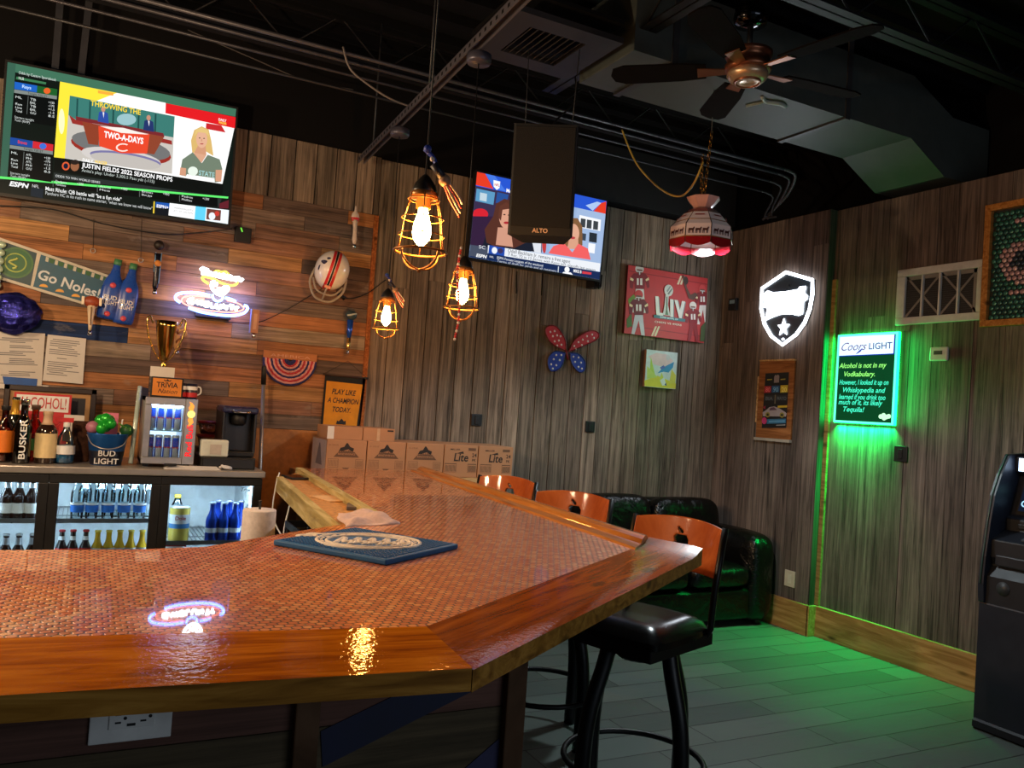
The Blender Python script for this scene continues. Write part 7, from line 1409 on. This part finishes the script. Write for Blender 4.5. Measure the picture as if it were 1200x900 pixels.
for px_, ang_, ln, pw in (((XC - 0.018, -(ya + yb) / 2, za_ - 0.012), (0, 0, 0), (0.018, 0.48), 17.0), ((XC - 0.045, -(ya + yb) / 2, zb_ + 0.012), (PI, 0, 0), (0.03, 0.48), 0.3), ((XC - 0.028, -ya + 0.012, 1.88), (PI / 2, 0, 0), (0.03, 0.6), 2.2), ((XC - 0.045, -yb - 0.012, 1.88), (-PI / 2, 0, 0), (0.03, 0.6), 2.0)):
    lamp('menu_board_edge_light', 'AREA', px_, pw, (0.0, 1.0, 0.14), ln[0], ang_, ln[1], None, 100)
# return air grille
vt = thing('return_grille', 'white return air grille with a lattice filter on the right wall', 'vent', (4.85, 3.5, 2.43)); T = TRt(4.855); ya, yb, za_, zb_ = -3.775, -3.178, 2.245, 2.622
VW = mat((200, 198, 194), 0.45)
m = MB(T); f = 0.062
m.bx(ya, yb, zb_ - 0.05, zb_, 0, 0.022, VW); m.bx(ya, yb, za_, za_ + 0.05, 0, 0.022, VW); m.bx(ya, ya + f, za_ + .05, zb_ - .05, 0, 0.022, VW); m.bx(yb - 0.03, yb, za_ + .05, zb_ - .05, 0, 0.022, VW); m.build('frame', vt, bevel=0.004)
x0, x1 = ya + f, yb - 0.03
for i in range(1, 4): x = x0 + (x1 - x0) * i / 4; m = MB(T); m.bx(x - 0.006, x + 0.006, za_ + 0.05, zb_ - 0.05, 0.002, 0.02, VW); m.build('mullion', vt)
m = MB(T); m.bx(x0, x1, za_ + 0.05, zb_ - 0.05, 0.0005, 0.001, mat((40, 40, 42), 0.8))
LT = mat((128, 124, 120), 0.6); w2 = (x1 - x0) / 2; h2 = zb_ - za_ - 0.1
for k in range(2):
    for a, b in ((0, 1), (1, 0)): 
        m.prism(stroke((x0 + w2 * k, za_ + 0.05 + h2 * a), (x0 + w2 * (k + 1), za_ + 0.05 + h2 * b), 0.014), 0.003, 0.005 + 0.001 * a, LT)
        m.prism(stroke((x0 + w2 * (k + .5 * a), za_ + 0.05 + h2 * .5 * a), (x0 + w2 * (k + .5 + .5 * a), za_ + 0.05 + h2 * (.5 + .5 * a)), 0.002), 0.0022, 0.0028, LT)
for i in range(1, 20): z = za_ + 0.05 + h2 * i / 20; m.bx(x0, x1, z - 0.001, z + 0.001, 0.001, 0.002, mat((66, 66, 66), 0.7))
m.bx(x0, x1, zb_ - 0.075, zb_ - 0.05, 0.002, 0.006, LT); m.bx(x1 - 0.03, x1, za_ + .05, zb_ - .05, 0.002, 0.006, LT); m.build('filter_lattice', vt)
# bottle cap art
ca = thing('bottle_cap_art', 'wood framed mosaic of green bottle caps cut by the right edge', 'wall art', (4.84, 2.7, 2.57)); ya, yb, za_, zb_ = -3.17, -2.45, 2.198, 2.95
FRM = timber('golden_frame', (150, 92, 38), (180, 118, 56), (200, 140, 76), 0, 0.3, 0.45); T = TRt(4.855)
m = MB(T); f = 0.04
m.bx(ya, yb, zb_ - f, zb_, 0, 0.035, FRM); m.bx(ya, yb, za_, za_ + f, 0, 0.035, FRM); m.bx(ya, ya + f, za_ + f, zb_ - f, 0, 0.035, FRM); m.bx(yb - f, yb, za_ + f, zb_ - f, 0, 0.035, FRM); m.build('frame', ca, bevel=0.003)
m = MB(T); m.bx(ya + f, yb - f, za_ + f, zb_ - f, 0.001, 0.006, mat((20, 26, 24), 0.7)); m.build('backing', ca)
m = MB(T); GC = [mat((40, 96, 84), 0.3, 0.4), mat((54, 112, 98), 0.3, 0.4), mat((34, 80, 74), 0.3, 0.4)]; PC = [mat((170, 136, 140), 0.35, 0.3), mat((190, 160, 160), 0.35, 0.3)]; BC_ = mat((40, 52, 66), 0.35, 0.3)
r = 0.0165; row = 0; z = za_ + f + r
while z < zb_ - f - r * 0.5:
    x = ya + f + r + (row % 2) * r
    while x < yb - f - r * 0.5:
        c = rnd.choice(GC); dx, dz = x - (-2.95), z - 2.58
        if dx * dx + dz * dz < 0.13 ** 2 and dx > -0.14: c = rnd.choice(PC)
        if dx * dx + dz * dz < 0.05 ** 2: c = BC_
        if (abs(dz + 0.19) < 0.02 and dx > -0.06) or (abs(dz - 0.24) < 0.02 and dx > -0.06): c = PC[0]
        m.lathe([(r * 0.98, 0.006), (r * 0.9, 0.011), (r * 0.7, 0.0125), (0, 0.013)], 9, c, Matrix.Translation((x, z, 0))); x += 2 * r
    z += r * 1.732; row += 1
m.build('bottle_caps', ca, kind='stuff')
# thermostat, outlets
th = thing('thermostat', 'small white thermostat on the right wall below the air grille', 'thermostat', tuple(rw(1102, 415, 4.85))); T = TRt(4.855); y, z = ryz(1102, 415, 4.855)
m = MB(T); m.bx(y - 0.063, y + 0.063, z - 0.045, z + 0.045, 0, 0.024, VW); m.build('case', th, bevel=0.01, seg=3); m = MB(T); m.bx(y - 0.03, y + 0.03, z - 0.005, z + 0.02, 0.0242, 0.0252, mat((64, 66, 62), 0.3)); m.build('display', th)
y, z = ryz(1057, 532, 4.86); box_outlet('black wall outlet on the right wall under the green menu board', TRt(4.855) @ Matrix.Translation((y, z, 0)), 0.1, 0.105)
y, z = ryz(926, 678, 4.79); t = thing('low_outlet', 'cream outlet plate low on the dark boards beside the sofa arm', 'outlet', tuple(rw(926, 678, 4.79))); T = TRt(4.79) @ Matrix.Translation((y, z, 0)); m = MB(T); m.bx(-0.05, 0.05, -0.06, 0.06, 0, 0.007, mat((206, 190, 170), 0.5)); m.build('cover_plate', t, bevel=0.002); m = MB(T); m.bx(-0.017, 0.017, -0.034, 0.034, 0.007, 0.009, mat((216, 204, 186), 0.5)); m.build('insert', t)

# ================================================================== pendant lamps over the bar
GOLDW = mat((150, 100, 48), 0.4, 0.5, name='gold_wire'); 
BULB = glow((255, 176, 86), 260.0)
def pendant(name, label, x, y, ztop, zc_top, scale=1.0, group='cage pendants over the bar'):
    t = thing(name, label, 'pendant lamp', (x, y, ztop), 0, group); T = Matrix.Translation((x, y, ztop)) @ Matrix.Scale(scale, 4)
    m = MB(); m.tube([(x, y, ztop), (x, y, zc_top)], 0.0025, BLACK, 6); m.build('cord', t)
    m = MB(T); m.lathe([(0.006, 0.0), (0.012, -0.005), (0.03, -0.028), (0.037, -0.048), (0.037, -0.055)], 22, mat((20, 18, 16), 0.4)); m.build('cap', t)
    m = MB(T); m.lathe([(0.038, -0.052), (0.042, -0.056), (0.042, -0.07), (0.022, -0.072), (0.022, -0.1)], 22, GOLDW); m.build('collar', t)
    m = MB(T); m.lathe([(0.012, -0.095), (0.015, -0.112), (0.025, -0.15), (0.028, -0.17), (0.023, -0.192), (0.010, -0.208), (0, -0.214)], 18, BULB); m.build('bulb', t)
    m = MB(T); levels = [(-0.075, 0.046), (-0.13, 0.062), (-0.18, 0.068)]
    for z, r in levels: m.ring((0, 0, z), r, 0.002, GOLDW, 28, 6)
    m.ring((0, 0, -0.228), 0.076, 0.0038, GOLDW, 32, 6)
    for k in range(6):
        a = 2 * PI * k / 6 + 0.2; c, s_ = math.cos(a), math.sin(a); m.tube([(0.042 * c, 0.042 * s_, -0.06), (0.046 * c, 0.046 * s_, -0.075), (0.062 * c, 0.062 * s_, -0.13), (0.068 * c, 0.068 * s_, -0.18), (0.076 * c, 0.076 * s_, -0.228)], 0.0018, GOLDW, 6)
    for k in range(4):
        a = PI * k / 2 + 0.4; c, s_ = math.cos(a), math.sin(a); m.tube(smooth_path([(0.076 * c, 0.076 * s_, -0.228), (0.066 * c, 0.066 * s_, -0.252), (0.035 * c, 0.035 * s_, -0.274), (0, 0, -0.28)], 4), 0.003, GOLDW, 6)
    m.ball((0, 0, -0.283), 0.007, GOLDW, 10, 6); m.build('wire_cage', t); return t
def place(px, py, Y): return bk(px, py, Y)
pA = place(499, 205, 2.27); pendant('cage_pendant', 'largest gold cage pendant, nearest, with a striped ribbon on its cord', pA.x, pA.y, pA.z, 3.87)
pB = place(545, 300, 3.28); pendant('cage_pendant', 'gold cage pendant hanging left of the square television, with red beads', pB.x, pB.y, pB.z, 3.0)
pC = place(455, 338, 4.45); pendant('cage_pendant', 'smallest gold cage pendant, farthest, hanging at the plank wall edge', pC.x, pC.y, pC.z, 3.0)
for p, lb in ((pB, 'dark round junction box on the strut over the middle pendant'), (pC, 'dark round junction box on the strut over the farthest pendant')):
    m = MB(Matrix.Translation((p.x, p.y, 3.0))); m.lathe([(0.05, 0.0), (0.055, 0.01), (0.055, 0.04), (0.03, 0.05)], 20, mat((84, 84, 100), 0.4, 0.5)); m.build('junction_box', label=lb, cat='junction box', origin=None)
RB_ = [mat((40, 60, 150), 0.5), mat((196, 60, 56), 0.6), mat((220, 206, 196), 0.6)]
def flag(label, base, k):
    t = thing('flag_ribbon', label, 'ribbon', tuple(base)); T = Matrix.Translation(base) @ Matrix.Rotation(math.radians(-32), 4, 'Y') @ Matrix.Scale(k, 4)
    m = MB(T); m.tube(smooth_path([(0, 0, 0.09), (0.01, -0.01, 0.05), (0, -0.015, 0.0)], 5), [0.010] * 11, RB_[0], 8, flat=0.6); m.ball((0.004, -0.012, 0.085), 0.013, RB_[0], 10, 6); m.ball((0.0, -0.02, 0.05), 0.008, RB_[2], 8, 6); m.build('starred_bow', t)
    m = MB(T); m.ball((0.012, -0.012, -0.025), 0.02, mat((160, 120, 90), 0.5), 12, 8); m.tube([(-0.002, -0.016, 0.035), (0.012, -0.012, -0.02)], 0.014, mat((30, 26, 40), 0.5), 8); m.build('knot', t)
    for i in range(4):
        m = MB(T); m.tube(smooth_path([(0.002 + i * 0.006, -0.014, -0.03), (-0.004 + i * 0.010, -0.02 - i * 0.003, -0.09), (0.004 + i * 0.009, -0.016, -0.15 + i * 0.012)], 4), 0.0055, RB_[1 if i % 2 == 0 else 2], 6, flat=0.4); m.build('streamer', t)
flag('red white and blue ribbon tied to the nearest pendant lamp', pA + Vector((0.012, -0.058, -0.012)), 0.9)
flag('small red white and blue ribbon tied to the farthest pendant lamp', pC + Vector((0.0, -0.058, -0.0)), 0.85)
m = MB()
for i in range(34):
    s_ = i / 33; p = pB + Vector((-0.045 - 0.012 * math.sin(s_ * 6), -0.055 - 0.01 * math.sin(s_ * 4), 0.02 - s_ * 0.39)); m.ball(p, 0.0065, RB_[1] if i % 3 else RB_[2], 8, 5)
m.build('bead_garland', label='string of red beads hanging over the middle pendant lamp', cat='beads')

# ------------------------------------------------------------------ stained glass lamp
LC = bk(821, 285, 3.62); LX, LY = LC.x, LC.y; LZ0 = bk(821, 268, 3.62).z
sl = thing('stained_glass_lamp', 'white and red stained glass lamp hanging on chains above the red canvas', 'hanging lamp', (LX, LY, LZ0)); NS = 8
def gmat(c, t=0.25): return mat(c, 0.22, coat=0.4, var=0.06)
WG = NT('opal_glass'); WG.set(Base_Color=lin((214, 196, 196)), Roughness=0.25, Coat_Weight=0.4); WG.set(Emission_Color=lin((230, 214, 214)), Emission_Strength=0.05); WG = WG.m
T = Matrix.Translation((LX, LY, LZ0))
def facet(nm, prof, mt, scal=0.0):
    m = MB(T)
    for r, z in (): pass
    m.lathe(prof, NS, mt, None, False, False, ph=PI / NS); return m.build(nm, sl, solid=0.004)
facet('flared_crown', [(0.045, 0.115), (0.055, 0.125), (0.095, 0.172)], mat((206, 160, 156), 0.25, coat=0.4))
facet('dark_shoulder', [(0.045, 0.115), (0.075, 0.10), (0.105, 0.075)], mat((110, 40, 50), 0.25, coat=0.4))
facet('sloped_panes', [(0.105, 0.075), (0.15, 0.025)], WG);
m = MB(T); m.lathe([(0.15, 0.025), (0.178, -0.005), (0.18, -0.075)], NS, WG, None, False, False, ph=PI / NS); HB = mat((70, 26, 26), 0.6)
for k in range(NS):
    a = 2 * PI * (k + 1) / NS; R_ = 0.18 * math.cos(PI / NS) + 0.003; F = frame((R_ * math.cos(a), R_ * math.sin(a), -0.045), (-math.sin(a), math.cos(a), 0), (0, 0, 1))
    for j, xo in enumerate((-0.038, 0.0, 0.038)):
        m.flat([(xo - 0.016, -0.002), (xo - 0.014, 0.012), (xo + 0.008, 0.011), (xo + 0.014, 0.02), (xo + 0.018, 0.014), (xo + 0.012, 0.0)], 0.0002, HB, F)
        for lx in (-0.014, -0.007, 0.006, 0.011): m.flat([(xo + lx - 0.0015, -0.016), (xo + lx + 0.0015, -0.016), (xo + lx + 0.002, 0.002), (xo + lx - 0.002, 0.002)], 0.0002, HB, F)
    F2 = frame((0.136 * math.cos(a) * math.cos(PI / NS), 0.136 * math.sin(a) * math.cos(PI / NS), 0.0452), (-math.sin(a), math.cos(a), 0), (-0.05 * math.cos(a), -0.05 * math.sin(a), 0.05))
    m.flat([(-0.028, -0.006), (0.028, -0.006), (0.024, 0.0), (0.028, 0.007), (-0.028, 0.007), (-0.024, 0.0)], 0.009, mat((150, 50, 40), 0.5), F2)
m.build('picture_band', sl)
m = MB(T); RG = mat((150, 14, 30), 0.25, coat=0.4)
for k in range(NS):
    a0 = 2 * PI * k / NS + PI / NS; a1 = a0 + 2 * PI / NS; p0 = Vector((0.18 * math.cos(a0), 0.18 * math.sin(a0), 0)); p1 = Vector((0.18 * math.cos(a1), 0.18 * math.sin(a1), 0)); n = 8; vs = []
    for i in range(n + 1):
        s_ = i / n; p = p0.lerp(p1, s_); vs.append((p.x, p.y, -0.075)); vs.append((p.x * 0.985, p.y * 0.985, -0.108 - 0.018 * math.sin(PI * s_)))
    m.add(vs, [(2 * i, 2 * i + 2, 2 * i + 3, 2 * i + 1) for i in range(n)], RG)
m.build('scalloped_skirt', sl, solid=0.004)
m = MB(T); LEAD = mat((60, 40, 30), 0.4, 0.5)
for k in range(NS):
    a = 2 * PI * k / NS + PI / NS; c, s_ = math.cos(a), math.sin(a); m.tube([(r * c, r * s_, z) for r, z in ((0.045, 0.115), (0.105, 0.075), (0.15, 0.025), (0.178, -0.005), (0.18, -0.075), (0.178, -0.108))], 0.003, LEAD, 6)
for r, z in ((0.105, 0.075), (0.15, 0.025), (0.181, -0.075)): m.tube([(r * math.cos(2 * PI * k / NS + PI / NS), r * math.sin(2 * PI * k / NS + PI / NS), z) for k in range(NS)], 0.003, mat((150, 110, 60), 0.35, 0.7), 6, True)
m.build('lead_lines', sl)
m = MB(T); m.ball((0, 0, 0.0), 0.03, glow((226, 238, 255), 6.0), 14, 9); m.build('bulb', sl); m = MB(T); m.lathe([(0.02, 0.01), (0.02, 0.1), (0.012, 0.13)], 14, BRASS); m.build('socket', sl)
m = MB(); top = (LX + 0.02, LY, 3.0); n = 22
for i in range(n):
    s_ = i / (n - 1); c = Vector((LX + 0.03 * s_, LY, LZ0 + 0.13 + s_ * 0.42)); m.ring(tuple(c), 0.009, 0.002, BRASS, 10, 5, None, 'y' if i % 2 else 'x', 1.0 if i % 2 else 1.0, 1.5)
for i in range(14):
    s_ = i / 13; c = Vector((LX - 0.015 - 0.01 * s_, LY, LZ0 + 0.13 + s_ * 0.28)); m.ring(tuple(c), 0.009, 0.002, BRASS, 10, 5, None, 'y' if i % 2 else 'x', 1.0, 1.5)
m.tube([(LX + 0.03, LY, LZ0 + 0.55), (LX + 0.03, LY, 3.379)], 0.003, DKGREY, 6); m.build('chain', sl)
lamp('stained_lamp_bulb', 'SPOT', (LX, LY, LZ0 - 0.065), 85, (0.82, 0.95, 1.0), 0.05, (0, 0, 0), None, (math.radians(150), 0.35))
